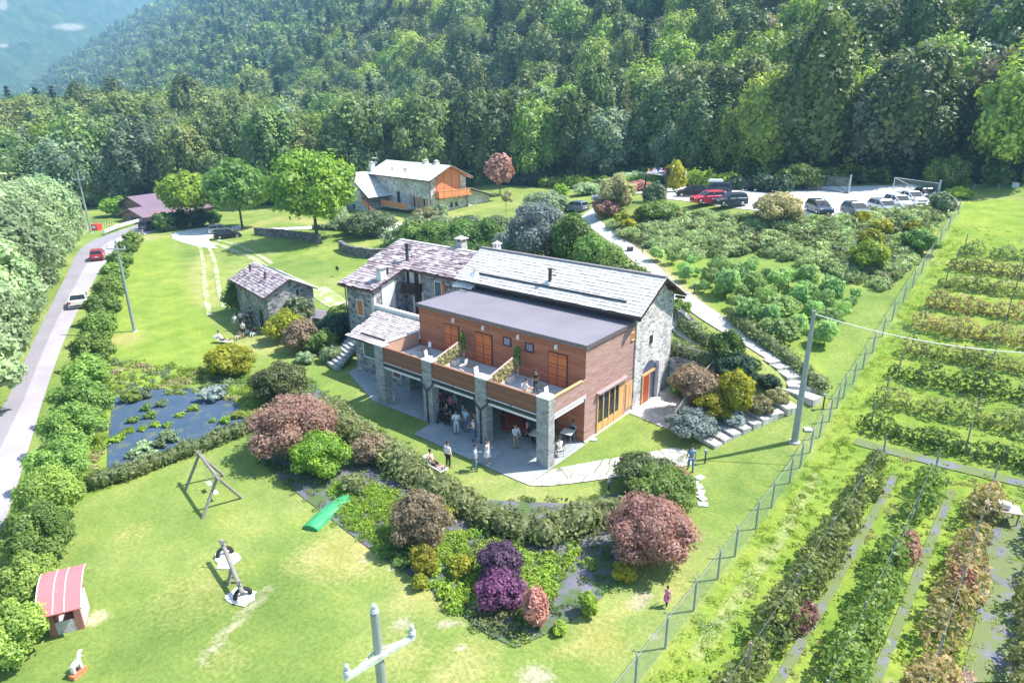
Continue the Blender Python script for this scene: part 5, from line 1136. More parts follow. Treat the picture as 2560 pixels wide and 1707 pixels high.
# garden bed
for px, py, w_, h_, k, lb in [
    (562, 950, 118, 78, 'yellow', 'yellow green spreading bush above the garden bed'), (690, 1020, 140, 100, 'olive', 'olive brown bush at the top of the garden bed'),
    (715, 1168, 215, 160, 'red', 'large dull red weeping maple at the left of the garden bed'), (790, 1210, 140, 115, 'lime', 'bright green feathery shrub beside the left red maple'),
    (925, 1170, 95, 80, 'brown', 'tan round shrub below the curved hedge'), (880, 1240, 62, 50, 'olive', 'small olive shrub above the green net tunnel'),
    (1045, 1395, 170, 145, 'brown', 'tall tan brown bush left of the purple shrubs'), (1110, 1315, 44, 48, 'yellow', 'small yellow shrub touching the tan brown bush'),
    (1055, 1445, 68, 75, 'yellow', 'yellow round shrub at the lower edge of the bed'), (1048, 1480, 38, 40, 'yellow', 'smallest yellow shrub at the bed border'),
    (1153, 1450, 60, 50, 'yellow', 'orange tinged yellow shrub left of the purple bush'), (1252, 1475, 115, 110, 'purple', 'dark purple bush in the middle of the bed'),
    (1248, 1535, 128, 90, 'violet', 'violet magenta shrub in front of the dark purple bush'), (1335, 1580, 70, 115, 'pink', 'pinkish drooping shrub right of the violet one'),
    (1632, 1455, 220, 180, 'red', 'large dull red weeping maple at the right end of the bed'), (1560, 1460, 60, 50, 'yellow', 'low yellow green plant at the foot of the right maple'),
    (1470, 1550, 50, 70, 'lime', 'small green plant growing out of the slate chips'), (1400, 1590, 36, 30, 'lime', 'tiny green plant at the bottom edge of the bed'),
    (1600, 1240, 120, 95, 'olive', 'brownish shrub in the clump below the flagstone path'), (1665, 1300, 165, 115, 'green', 'broad fresh green shrub in the clump beside the stepping stones'),
    (1702, 1228, 58, 58, 'pink', 'small pinkish shrub next to the stepping stones'), (1660, 1190, 60, 36, 'grey', 'grey green low shrub above the fresh green one'),
    (1745, 1030, 120, 92, 'brown', 'grey brown shrub beside the sloping handrail'), (1790, 1068, 110, 72, 'yellow', 'golden yellow low conifer above the steps'),
    (1842, 1058, 84, 128, 'yellow', 'golden yellow pointed conifer above the steps'), (1738, 1108, 130, 66, 'blue', 'grey lavender bush beside the lower steps'),
    (1835, 1072, 64, 34, 'blue', 'smaller grey lavender clump right of the big one'), (1842, 978, 100, 80, 'dark', 'dark green shrub behind the golden conifer'),
    (1925, 985, 56, 40, 'dark', 'dark low juniper near the bend of the steps'), (1905, 1050, 64, 52, 'straw', 'pale tan shrub beside the upper steps'), (1950, 1020, 50, 40, 'straw', 'small tan bush by the top steps'),
    (1820, 935, 84, 105, 'green', 'upright green shrub between the path hedges'), (1882, 938, 50, 36, 'green', 'green shrub inside the bend of the path'),
    (1700, 1000, 60, 60, 'green', 'leafy green shrub directly behind the handrail'),
    (700, 862, 88, 80, 'yellow', 'yellow green bush below the cottage'), (748, 890, 95, 85, 'brown', 'tan and grey bush left of the stone stairs'), (800, 890, 80, 66, 'green', 'green bush between the tan bush and the stone stairs'),
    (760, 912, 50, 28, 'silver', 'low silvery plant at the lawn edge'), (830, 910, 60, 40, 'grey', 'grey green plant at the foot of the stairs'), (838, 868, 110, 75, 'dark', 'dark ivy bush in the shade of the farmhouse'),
    (855, 830, 70, 60, 'green', 'dark green shrub against the farmhouse corner'),
    # bank between farmhouse and the upper path
    (918, 598, 125, 64, 'grey', 'broad clipped bush on the curved stone wall'), (870, 590, 60, 42, 'grey', 'grey green clipped bush by the white path'),
    (1022, 640, 90, 76, 'green', 'green juniper behind the left end of the farmhouse roof'), (1085, 640, 95, 80, 'green', 'bushy juniper behind the farmhouse chimney'), (1150, 640, 95, 84, 'green', 'dense juniper above the farmhouse ridge'), (1215, 632, 90, 80, 'green', 'juniper above the joint of the two roofs'),
    (1040, 588, 70, 44, 'grey', 'grey green low bush in front of the far meadow'), (1100, 592, 80, 46, 'grey', 'grey bush on the meadow edge'), (1170, 590, 80, 44, 'grey', 'grey green bush right of the pale rose bush'), (1240, 588, 70, 44, 'grey', 'grey green bush on the right part of the meadow edge'),
    (1345, 668, 150, 160, 'blue', 'tall blue green bushy tree behind the barn ridge'), (1280, 660, 90, 80, 'blue', 'low blue green shrub behind the barn ridge'), (1430, 668, 110, 130, 'green', 'dark green juniper right of the blue green tree'),
    (1480, 690, 90, 100, 'green', 'fresh green juniper above the barn roof'), (1535, 705, 80, 80, 'green', 'juniper beside the upper path'), (1595, 712, 50, 44, 'green', 'small juniper at the right end of the barn ridge'), (1395, 600, 80, 60, 'green', 'green shrub at the top of the bank by the upper path'),
    (1370, 545, 115, 62, 'silver', 'whitish flowering shrub beside the blue hatchback'), (1062, 565, 64, 44, 'straw', 'cream coloured rose bush in front of the far house'), (1098, 552, 44, 44, 'silver', 'grey leaved bush at the corner of the far house'),
    (1405, 502, 36, 44, 'lime', 'little green conifer on the meadow'), (1495, 480, 28, 32, 'grey', 'little grey green bush in front of the clipped hedge'), (1545, 535, 88, 92, 'straw', 'large cream and tan bush by the car park entrance'),
    (1515, 548, 66, 52, 'red', 'dark red bush at the foot of the tan bush'), (1638, 540, 60, 80, 'grey', 'soft grey green bush in front of the wooden portal'), (1690, 482, 56, 78, 'yellow', 'yellow green small tree behind the wooden portal'),
    (1470, 490, 90, 30, 'silver', 'low silvery hedge plant behind the blue hatchback'), (1590, 470, 90, 40, 'silver', 'grey flowering shrub behind the wooden portal'), (1600, 480, 60, 30, 'pink', 'pinkish low shrub behind the portal'),
    (1558, 566, 42, 34, 'yellow', 'yellow dwarf shrub left of two on the bank'), (1574, 582, 38, 32, 'yellow', 'lowest yellow dwarf shrub of the three'), (1604, 560, 38, 34, 'yellow', 'yellow dwarf shrub right of the other two'),
    (1955, 572, 118, 78, 'straw', 'large golden tan bush in front of the car park'), (2162, 568, 40, 36, 'yellow', 'small yellow bush below the silver car'), (2212, 596, 46, 42, 'yellow', 'yellow bush in the middle of the juniper bank'),
    (2180, 632, 54, 54, 'yellow', 'biggest yellow bush on the juniper bank'), (2285, 600, 38, 34, 'yellow', 'yellow bush nearest the fence'), (2178, 690, 88, 76, 'lime', 'fresh green bush below the biggest yellow bush'), (2312, 645, 90, 62, 'green', 'dark green bush beside the fence on the bank'),
    (2385, 488, 92, 90, 'green', 'rounded tree sized shrub beside the gate'), (2350, 480, 56, 70, 'green', 'round shrub left of the biggest one at the gate'), (2365, 545, 60, 60, 'grey', 'leafy shrub below the topiary shrubs'), (2405, 500, 60, 30, 'lime', 'low bright hedge block right of the gate'),
    (2010, 478, 110, 64, 'green', 'dark green shrub behind the open left gate'), (1650, 560, 100, 50, 'green', 'fresh green shrub on the bank below the red car'),
    (1700, 795, 60, 40, 'green', 'low green plant behind the barn corner')]:
    bush(px, py, w_, h_, k, lb, kk=.38 if w_ > 90 else .45, nl=12 if w_ > 90 else 7)
V, F, t = conifer(51, 4.6, 1.4, 1500, .3); plant('conifer_tree', 'yellow green young conifer behind the gate post', 'tree', G(2112, 462), V, F, t, F_['yellow'], 'crown')
# hedges
hedge([(238, 1220), (330, 1190), (440, 1150), (540, 1112), (650, 1065)], 1.1, 1.0, 'olive', 'low dark clipped hedge below the vegetable plot', n=160, leaf=.13)
hedge([(805, 1040), (880, 1085), (950, 1140), (1040, 1205), (1130, 1262), (1230, 1320), (1330, 1345), (1430, 1335), (1530, 1300)], 2.0, 1.35, 'olive', 'long curved brownish hedge between lawn and garden bed', n=190, leaf=.15)
hedge([(1712, 822), (1760, 858), (1805, 890), (1840, 912)], 1.5, 1.1, 'olive', 'dark olive hedge on the left of the descending path', n=150, leaf=.14)
hedge([(1832, 798), (1890, 848), (1950, 890), (2012, 938), (2042, 975)], 1.4, 1.0, 'olive', 'dark olive hedge on the right of the descending path', n=150, leaf=.14)
hedge([(1680, 885), (1720, 900), (1775, 915)], 1.6, 1.2, 'olive', 'short olive hedge above the patio wall', n=150, leaf=.14)
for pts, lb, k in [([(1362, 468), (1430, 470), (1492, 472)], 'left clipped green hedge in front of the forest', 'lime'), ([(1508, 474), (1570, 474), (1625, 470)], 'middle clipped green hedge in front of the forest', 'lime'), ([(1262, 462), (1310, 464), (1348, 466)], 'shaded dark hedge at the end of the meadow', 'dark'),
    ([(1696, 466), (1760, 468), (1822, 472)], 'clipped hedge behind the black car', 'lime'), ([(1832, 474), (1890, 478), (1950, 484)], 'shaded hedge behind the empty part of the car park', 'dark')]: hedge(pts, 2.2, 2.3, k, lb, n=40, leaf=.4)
hedge([(820, 470), (860, 520), (845, 560)], 2., 1.6, 'silver', 'pale flowering hedge left of the far house', n=50, leaf=.3)
hedge([(790, 572), (840, 575), (880, 578)], 1.2, .9, 'grey', 'low grey hedge behind the white path', n=60, leaf=.25)

hedge([(985, 662), (1060, 655), (1140, 652), (1215, 650), (1285, 655)], 3.4, 2.6, 'green', 'long dense juniper band directly behind the farmhouse ridge', n=110, leaf=.2, wob=.3)
hedge([(990, 612), (1080, 606), (1170, 602), (1260, 598)], 3., 1.9, 'grey', 'upper band of grey green junipers along the meadow edge', n=90, leaf=.22, wob=.3)
hedge([(1395, 640), (1450, 668), (1520, 700), (1590, 716)], 2.8, 2.3, 'green', 'juniper band between the barn ridge and the upper path', n=110, leaf=.2, wob=.3)
# orchard of young bushes, planted on a grid
def orchard():
    poly = pxpoly([(1605, 640), (1700, 655), (1820, 665), (1960, 700), (2175, 740), (2085, 850), (2000, 905), (1920, 868), (1830, 800), (1760, 740), (1690, 690)])
    rng = random.Random(8); prot = []
    for k in range(4):
        V, F, t = crown(300+k, lobes(300+k, (0, 0, 1.0), (.85, .75+.1*(k % 2), .68+.12*(k % 3)), 6+k, .36+.04*k, .6), 1000, .15, jit=.7, core=(k > 1), fill=.5); me = fastmesh('foliage', V, F, F_['orchard'], t)
        o = trunk_mb(1.1, .05, k, 3, .25).build('stem', TRUNK); prot.append((me, o.data)); bpy.data.objects.remove(o)
    xs = [p[0] for p in poly]; ys = [p[1] for p in poly]; x = min(xs); c = 0
    while x < max(xs):
        y = min(ys)
        while y < max(ys):
            px_, py_ = x+rng.uniform(-.35, .35), y+rng.uniform(-.35, .35)
            if inpoly(np.array([px_]), np.array([py_]), poly)[0] and rng.random() < .93 and c < 200:
                e = empty('orchard_bush', (px_, py_, tz(px_, py_)), rng.random()*6, 'grey green young fruit bush in the orchard between path and fence', 'fruit bush', 'young bushes planted in the orchard'); s = rng.uniform(.6, 1.25)*(.78 if px_ < -5 else 1.1); e.scale = (s, s, s)
                a, b = prot[rng.choice([0, 1, 2, 3])]; link('foliage', a, e); link('stem', b, e); c += 1
            y += 2.0
        x += 2.0
orchard()
# soft plants nobody could count
def scatter(name, label, cat, poly, dens, kinds, r=(.25, .5), hgt=.5, px=True, seed=1, leaf=.16, nq=70, excl=None):
    rng = np.random.default_rng(seed); P = np.array(pxpoly(poly) if px else poly); lo, hi = P.min(0), P.max(0); n = int((hi-lo).prod()*dens)
    n = min(n, 24000); x = rng.uniform(lo[0], hi[0], n); y = rng.uniform(lo[1], hi[1], n); k = inpoly(x, y, P); x, y = x[k], y[k]
    if excl is not None: k = ~excl(x, y); x, y = x[k], y[k]
    pc = bpy.data.collections.new(name+'_kinds')
    for j, kd in enumerate(kinds):
        V, F, t = crown(500+j+seed, lobes(500+j+seed, (0, 0, hgt*.4), (.5, .5, hgt*.6), 4, .5, .3), nq, leaf, core=False, jit=.7, up=.5); me = fastmesh(name, V, F, F_[kd], t); pc.objects.link(bpy.data.objects.new('k%02d' % j, me))
    me = bpy.data.meshes.new(name); me.vertices.add(len(x)); me.vertices.foreach_set('co', np.c_[x, y, TZ(x, y)].astype(np.float32).ravel()); me.update()
    cl = vnoise(x*.35, y*.35, seed); pick = np.clip((cl*len(kinds)*.9+rng.random(len(x))*.8), 0, len(kinds)-1).astype(np.int32)
    for an, ty, val in (('sc', 'FLOAT', rng.uniform(r[0], r[1], len(x))*2), ('rz', 'FLOAT', rng.random(len(x))*6.28), ('pick', 'INT', pick)):
        a = me.attributes.new(an, ty, 'POINT'); a.data.foreach_set('value', np.asarray(val, np.int32 if ty == 'INT' else np.float32))
    o = link(name, me); instancer(o, pc); return tag(o, label, cat, None, 'stuff')
scatter('juniper_ground_cover', 'grey green spreading juniper covering the bank below the car park', 'ground cover', [(1520, 570), (1600, 555), (1700, 535), (1850, 545), (2080, 555), (2300, 530), (2360, 520), (2335, 600), (2250, 690), (2200, 730), (2080, 690), (1950, 650), (1850, 640), (1740, 650), (1640, 630), (1560, 600)], 2.6, ['juniper', 'juniper', 'olive', 'juniper', 'juniper'], (.45, .8), .62, seed=3, leaf=.13, nq=200)
scatter('bed_ground_cover', 'bright green ground cover in the left part of the garden bed', 'ground cover', [(830, 1215), (900, 1200), (1010, 1240), (1110, 1310), (1080, 1400), (990, 1420), (930, 1370), (850, 1290)], 8, ['lime', 'lime', 'green'], (.28, .42), .45, seed=4, leaf=.11, nq=130)
scatter('bed_ground_cover', 'green ground cover around the purple shrubs in the garden bed', 'ground cover', [(1080, 1330), (1200, 1340), (1330, 1380), (1440, 1370), (1480, 1420), (1400, 1440), (1370, 1500), (1310, 1590), (1200, 1580), (1110, 1500), (1060, 1440)], 8, ['green', 'lime', 'lime', 'olive'], (.28, .42), .45, seed=5, leaf=.11, nq=130)
scatter('bed_ground_cover', 'green slope plants between the yellow bush and the left red maple', 'ground cover', [(590, 920), (650, 950), (690, 1010), (660, 1080), (620, 1060), (600, 1000)], 7, ['lime', 'green', 'lawn'], (.25, .42), .4, seed=6, leaf=.11, nq=130)
scatter('bed_border_plants', 'low mixed plants and grass tufts scattered over the slate of the garden bed', 'ground cover', [(630, 1000), (780, 945), (1000, 1100), (1200, 1240), (1420, 1250), (1570, 1225), (1655, 1260), (1570, 1440), (1500, 1520), (1400, 1580), (1290, 1632), (1210, 1598), (1110, 1520), (1050, 1475), (955, 1412), (825, 1312), (695, 1212), (615, 1125)], 2.6, ['lawn', 'olive', 'green', 'lime'], (.14, .34), .3, seed=16, leaf=.1, nq=80)
scatter('meadow_plants', 'tall yellow green meadow plants beside the vegetable plot', 'meadow', [(260, 900), (480, 920), (590, 940), (600, 1010), (540, 985), (420, 990), (330, 985), (280, 1010), (262, 1120), (235, 1200), (200, 1220)], 3.5, ['lawn', 'grey', 'lawn', 'straw'], (.2, .4), .45, seed=7)
scatter('shady_undergrowth', 'dark leafy undergrowth along the foot of the forest', 'undergrowth', [(-128, 46), (-104, 56), (-92, 64), (-74, 88), (-48, 93), (-24, 82), (-10, 80), (4, 86), (14, 84), (24, 86), (40, 88), (40, 104), (14, 98), (-10, 93), (-48, 104), (-78, 100), (-96, 76), (-128, 58)], .9, ['green', 'dark', 'green', 'dark'], (.8, 1.5), .9, px=False, seed=8, leaf=.2, nq=160)
FX = [(-1, 0)]
fieldpoly = [(12.6, -14), (13, 14), (36, 14), (36, -14)]
scatter('field_weeds', 'bright yellow green weeds growing all over the berry field', 'weeds', fieldpoly, 3.6, ['lawn', 'lime', 'lawn', 'straw'], (.12, .24), .2, px=False, seed=9, leaf=.15, nq=46)
scatter('field_weeds', 'low yellow green weeds between the cross rows of the upper field', 'weeds', [(12.6, 14.8), (13, 62), (36, 62), (36, 14.8)], 1.6, ['lawn', 'lime', 'lawn', 'straw'], (.1, .2), .18, px=False, seed=19, leaf=.13, nq=40)
scatter('wild_flowers', 'small white flowering weeds along the outer side of the fence', 'weeds', [(12.2, -12), (12.2, 60), (13.6, 60), (13.6, -12)], 3.5, ['silver', 'lawn', 'lawn'], (.2, .34), .5, px=False, seed=10, leaf=.08, nq=60)
# berry rows with their posts
def berry_row(a, b, label, h=1.5, w=1.1, kind='field', posts=5, seed=1, gaps=.1):
    rng = random.Random(seed); a, b = Vector((*a, 0)), Vector((*b, 0)); S = dense([a, b], .62); c = a.copy(); c.z = tz(a.x, a.y); Bl = []
    for p in S:
        if rng.random() < gaps: continue
        k = rng.uniform(.6, 1.2); Bl.append((p.x-c.x+rng.uniform(-.2, .2), p.y-c.y+rng.uniform(-.2, .2), tz(p.x, p.y)-c.z+h*k*.45, w*.5*k, w*.5*k, h*k*.55))
    L = (b-a).length; V, F, t = crown(600+seed, Bl, int(L*330), .15, jit=.7, core=False, fill=.5)
    e = empty('berry_row', c, 0, label, 'berry row', 'rows of berry canes in the right field'); link('foliage', fastmesh('foliage', V, F, F_[kind], t), e)
    n = max(2, int(L/posts)+1)
    for i in range(n):
        p = a.lerp(b, i/(n-1)); z = tz(p.x, p.y); MB().cyl((p.x-c.x, p.y-c.y, z-c.z-.2), (p.x-c.x, p.y-c.y, z-c.z+2.0), .05, .045, 6).build('post', [GREYW], e)
    def hh(q, k): return (q.x-c.x, q.y-c.y, tz(q.x, q.y)-c.z+k)
    mb = MB()
    for k in (1.0, 1.75): mb.path([hh(a.lerp(b, i/6), k) for i in range(7)], .008, 3)
    mb.build('wire', [STEEL], e)
for i, x in enumerate([15.3, 18.0, 20.7, 23.4, 26.1]):
    berry_row((x-.2, -13), (x+.5, 12.2 if i < 3 else 10.5), ['first row of berry canes beside the fence, running towards the camera', 'second row from the fence, with a bare gap of canes', 'third row from the fence, reddish brown near its middle', 'fourth row from the fence along the grey fabric', 'outermost row at the right edge beyond the fabric'][i], 1.5, 1.4, ['field', 'green', 'berry', 'field', 'green'][i], 5, i+1, .2)
ly = [15.6, 19.4, 23.4, 27.6, 32., 36.8, 42., 47.4, 53.]
for i, y in enumerate(ly):
    berry_row((14.4, y), (35, y+.6), ['lowest cross row of berry canes above the bare strip', 'second cross row from the bottom', 'third cross row, with fresh green leaves', 'fourth cross row up the slope', 'fifth cross row, behind the power cable', 'sixth cross row, orange tinged', 'seventh cross row up the field', 'eighth cross row, brownish', 'ninth cross row below the top meadow', 'topmost cross row under the bright meadow'][i], 1.15+.12*(i % 3), 1.45, ['green', 'field', 'green', 'field', 'berry', 'berry', 'field', 'berry', 'field', 'olive'][i], 5, 20+i, .08)
track('fabric_strip', [(14, 13.8, 0), (22, 14., 0), (33, 14.2, 0)], .8, WEEDG, .05, False)
for i, x in enumerate([16.1, 18.9, 21.6]): track('fabric_strip', [(x, -12, 0), (x+.3, 0, 0), (x+.6, 11.5, 0)], .4, WEEDG, .05, False)
for i, (x, y0, y1) in enumerate([(21.6, -6, -3), (18.7, 3.5, 5.5), (20.9, 3, 5), (16.0, -4, -2.5)]):
    V, F, t = crown(680+i, [(.15*math.sin(j*2.), j*.6, .55, .34, .45, .6) for j in range(int((y1-y0)/.6))], 900, .12, jit=.8, core=False, fill=.6); plant('berry_bush', ['withered reddish canes lowest at the right frame edge', 'withered reddish canes nearest the pink table end of the second row', 'withered reddish canes below the small field table', 'withered reddish canes in the row closest to the fence'][i], 'berry bush', (x, y0, tz(x, y0)), V, F, t, F_['red'], group='withered reddish canes in the berry rows')
# vegetables on the dark fabric
rng = random.Random(4)
for i, (px, py, s, k) in enumerate([(300, 1100, 30, 'lime'), (318, 1085, 26, 'lime'), (352, 1080, 22, 'lime'), (385, 1070, 24, 'lime'), (285, 1108, 30, 'lime'), (415, 1070, 22, 'lime'), (330, 1060, 30, 'green'), (370, 1050, 34, 'green'), (360, 1030, 30, 'green'), (400, 1020, 34, 'grey'), (448, 1045, 22, 'lime'), (530, 1058, 14, 'lime'), (560, 1062, 34, 'lime'), (480, 1030, 30, 'lawn'), (520, 1010, 70, 'blue'), (540, 1000, 60, 'blue'), (320, 1010, 60, 'lawn'), (355, 1000, 50, 'grey'),
    (335, 1140, 34, 'silver'), (360, 1130, 40, 'silver'), (390, 1125, 44, 'grey'), (420, 1110, 44, 'grey'), (375, 1150, 36, 'silver'), (345, 1160, 34, 'silver'), (410, 1100, 40, 'grey'), (350, 1120, 30, 'silver'), (320, 1150, 30, 'grey'), (590, 1050, 36, 'lawn')]):
    bush(px, py, s, s*.55, k, {'lime': 'small lime green vegetable plant on the dark fabric', 'green': 'mid green vegetable clump on the dark fabric', 'grey': 'grey green cabbage like clump on the dark fabric', 'blue': 'spiky blue grey leek patch at the top of the plot', 'lawn': 'sprawling light green vegetable patch on the fabric', 'silver': 'silvery squash plant near the low hedge'}[k], 'vegetable', group={'lime': 'lime vegetable plants', 'green': 'mid green vegetable clumps', 'grey': 'grey green vegetable clumps', 'blue': 'leek patches', 'lawn': 'sprawling vegetable patches', 'silver': 'silvery squash plants'}[k], n=150, leaf=.14, nl=4, name='vegetable_plant')
# ------------------------------------------------------------------ vehicles
def paint(name, c, m_=.3): 
    if name in MT: return MT[name]
    mt, t, b = nmat(name); b.inputs[0].default_value = (*c, 1); b.inputs['Metallic'].default_value = m_; b.inputs['Roughness'].default_value = .35; b.inputs['Coat Weight'].default_value = .6; MT[name] = mt; return mt
CARG = plain('car glass', (.02, .025, .03), .05); RIM = plain('alloy rim', (.5, .5, .52), .35, .7); HL = plain('headlamp glass', (.75, .78, .8), .1); TL = plain('tail lamp red', (.45, .02, .02), .3); PLATE = plain('number plate white', (.7, .7, .7), .5); TRIM = plain('black trim', (.025, .025, .028), .6)
def car(pos, heading, L, W, H, col, label, body='hatch', name='parked_car', cat='car', group=None, box=False):
    """body lofted from side profile; x forward"""
    e = empty(name, pos, heading, label, cat, group); h0 = .30
    if body == 'hatch': lower = [(-.5, .34), (-.5, .62), (-.47, .66), (-.2, .66), (.16, .64), (.36, .56), (.48, .46), (.5, .30)]; gh = [(-.47, .66), (-.40, .97), (-.1, 1.), (.05, .96), (.24, .62)]
    elif body == 'suv': lower = [(-.5, .34), (-.5, .62), (-.485, .66), (-.2, .66), (.2, .64), (.40, .57), (.49, .50), (.5, .30)]; gh = [(-.485, .66), (-.43, .96), (-.1, 1.), (.06, .96), (.22, .62)]
    elif body == 'wagon': lower = [(-.5, .34), (-.5, .60), (-.49, .64), (-.2, .64), (.18, .63), (.38, .55), (.49, .46), (.5, .30)]; gh = [(-.49, .64), (-.44, .95), (-.1, 1.), (.04, .96), (.22, .62)]
    else: lower = [(-.5, .34), (-.5, .62), (-.48, .67), (-.33, .68), (.14, .64), (.36, .56), (.48, .45), (.5, .30)]; gh = [(-.40, .66), (-.24, .96), (-.06, 1.), (.06, .96), (.24, .62)]
    def loft(prof, w0, w1, zlo, mb, m=0, inset=0):
        n = len(prof); v = []
        top = [(x*L, z*H) for x, z in prof]; zs = [z for _, z in top]; zm = max(zs)
        rings = []
        for s, f_ in ((-1, 1), (-.93, 0), (.93, 0), (1, 1)):
            rings.append([(x*(1-.015*f_), s*(w0+(w1-w0)*((z-zlo)/(zm-zlo+1e-6)))/2, z-(.05*f_ if z > zlo+.1 else 0)) for x, z in top])
        for r in rings: v += r
        f = []
        for k in range(3):
            for i in range(n-1): f.append((k*n+i, k*n+i+1, (k+1)*n+i+1, (k+1)*n+i))
        # sides close down to zlo
        b = len(v); v += [(x, -w0/2, zlo) for x, z in rings[0] and [(q[0], q[2]) for q in rings[0]]]+[(q[0], w0/2, zlo) for q in rings[3]]
        for i in range(n-1): f.append((i+1, i, b+i, b+i+1)); f.append((3*n+i, 3*n+i+1, b+n+i+1, b+n+i))
        f.append((0, n, 2*n, 3*n, b+n, b)); f.append((n-1, b+n-1, b+2*n-1, 4*n-1, 3*n-1, 2*n-1)); f.append(tuple([b+i for i in range(n)])+tuple([b+n+i for i in reversed(range(n))]))
        mb.add(v, f, m)
    mb = MB(); loft(lower, W, W*.96, .22, mb); bo = mb.build('body', [col], e)
    mb = MB(); loft(gh, W*.93, W*.74, H*.62, mb); g = mb.build('windows', [CARG], e)
    mb = MB(); xs = [p for p in gh]; r0, r1 = gh[1], gh[3]; z = H
    mb.hexa([(r0[0]*L, -W*.36, H*.965), (r1[0]*L, -W*.36, H*.965), (r1[0]*L, W*.36, H*.965), (r0[0]*L, W*.36, H*.965), ((r0[0]+.02)*L, -W*.345, H*1.012), ((r1[0]-.02)*L, -W*.345, H*1.012), ((r1[0]-.02)*L, W*.345, H*1.012), ((r0[0]+.02)*L, W*.345, H*1.012)])
    for s in (-1, 1):
        for a, b in ((gh[0], gh[1]), (gh[3], gh[4])): mb.cyl((a[0]*L, s*W*.455, a[1]*H-.02), (b[0]*L, s*W*.37, b[1]*H), .045, .04, 5)
        mb.cyl((-.12*L, s*W*.462, .64*H), (-.11*L, s*W*.38, .97*H), .05, .04, 5)
        mb.cyl((gh[1][0]*L, s*W*.36, gh[1][1]*H), (gh[3][0]*L, s*W*.36, gh[3][1]*H), .04, .04, 5)
        mb.box(.13*L, .17*L, s*W*.5-.07 if s > 0 else s*W*.5-.1, s*W*.5+.1 if s > 0 else s*W*.5+.07, .62*H, .72*H)
    mb.build('roof', [col], e)
    R_w = .31 if body != 'suv' else .35
    for x in (-.31*L, .32*L):
        for s in (-1, 1):
            mb = MB(); mb.cyl((x, s*(W/2-.2), R_w), (x, s*(W/2+.015), R_w), R_w, R_w, 16); wv = mb.build('wheel', [RUBBER], e)
            mb = MB(); mb.cyl((x, s*(W/2+.01), R_w), (x, s*(W/2+.03), R_w), R_w*.62, R_w*.56, 12); mb.build('rim', [RIM], wv)
    for s in (-1, 1):
        mb = MB(); mb.cbox((.475*L, s*W*.37, .47*H), (.14, .36, .14), 0); mb.build('headlight', [HL], e)
        mb = MB(); mb.cbox((-.492*L, s*W*.41, .56*H), (.1, .24, .24), 0); mb.build('tail_light', [TL], e)
    mb = MB(); mb.cbox((.497*L, 0, .33*H), (.05, W*.6, .14)); mb.build('grille', [TRIM], e); mb = MB(); mb.cbox((-.5*L, 0, .42*H), (.03, .5, .12)); mb.build('number_plate', [PLATE], e)
    mb = MB(); mb.cbox((-.5*L, 0, .27*H), (.06, W*.9, .16)); mb.build('bumper', [TRIM], e)
    if box:
        rb = MB(); rb.ext([(-.95, 0), (.95, 0), (1.05, .15), (.8, .34), (-.9, .36), (-1.05, .15)], ((0, -.42, H+.08), (1, 0, 0)), ((0, .42, H+.08), (1, 0, 0))); rb.build('roof_box', [PWHITE], e)
    return e
def hdir(a, b): a, b = G(*a), G(*b); return math.atan2(b.y-a.y, b.x-a.x)
RED = paint('red car paint', (.50, .03, .05)); PINK = paint('bright red car paint', (.72, .05, .10)); WHT = paint('white car paint', (.78, .78, .76), 0); DARKC = paint('black car paint', (.015, .016, .02)); NAVY = paint('dark blue grey paint', (.04, .06, .09)); SILV = paint('silver paint', (.48, .52, .56), .5); SBLUE = paint('light blue grey paint', (.20, .27, .34), .4); GREYC = paint('mid grey paint', (.22, .25, .28), .4)
rdh = math.atan2(11.5, -26)
car(G(246, 648)+Vector((0, 0, .06)), rdh, 3.9, 1.75, 1.5, RED, 'red hatchback driving away along the road', name='car')
car(G(201, 762)+Vector((0, 0, .06)), rdh+.03, 4.4, 1.85, 1.42, WHT, 'white car driving away behind the red hatchback', 'sedan', name='car')
car(G(379, 574)+Vector((0, 0, .05)), math.atan2(.9, -.45), 4.3, 1.8, 1.65, NAVY, 'dark car half hidden by the round bush at the road bend', 'suv', name='car')
d2 = hdir((545, 597), (598, 590))
car(G(552, 582), d2, 4.1, 1.75, 1.5, SILV, 'silver blue car parked behind the dark one under the round tree')
car(G(570, 595), d2, 4.3, 1.78, 1.45, DARKC, 'dark estate car parked on the grass beside the gravel drive', 'wagon')
car(G(1438, 527), hdir((1475, 526), (1405, 527)), 4.2, 1.75, 1.5, SBLUE, 'blue grey hatchback parked at the end of the upper path')
car(G(1512, 502), hdir((1540, 498), (1485, 508)), 4.2, 1.75, 1.5, SILV, 'silver car mostly hidden behind the tan bush')
cz = Vector((0, 0, .05))
def pk(px, py): q = un(px, py, 8.5); return Vector((q[0], q[1], 8.56))
car(pk(1726, 492), -2.6, 4.1, 1.76, 1.48, DARKC, 'black car parked beside the lamp post in the car park')
car(pk(1786, 486), -2.75, 4.6, 1.85, 1.62, NAVY, 'dark estate car with a pale roof box behind the red car', 'suv', box=True)
car(pk(1768, 509), -2.3, 4.3, 1.82, 1.6, PINK, 'bright red crossover in the car park', 'suv')
car(pk(1824, 515), -2.3, 4.1, 1.78, 1.6, NAVY, 'dark grey people carrier right of the bright red crossover', 'suv')
rh = math.atan2(-.75, .65)
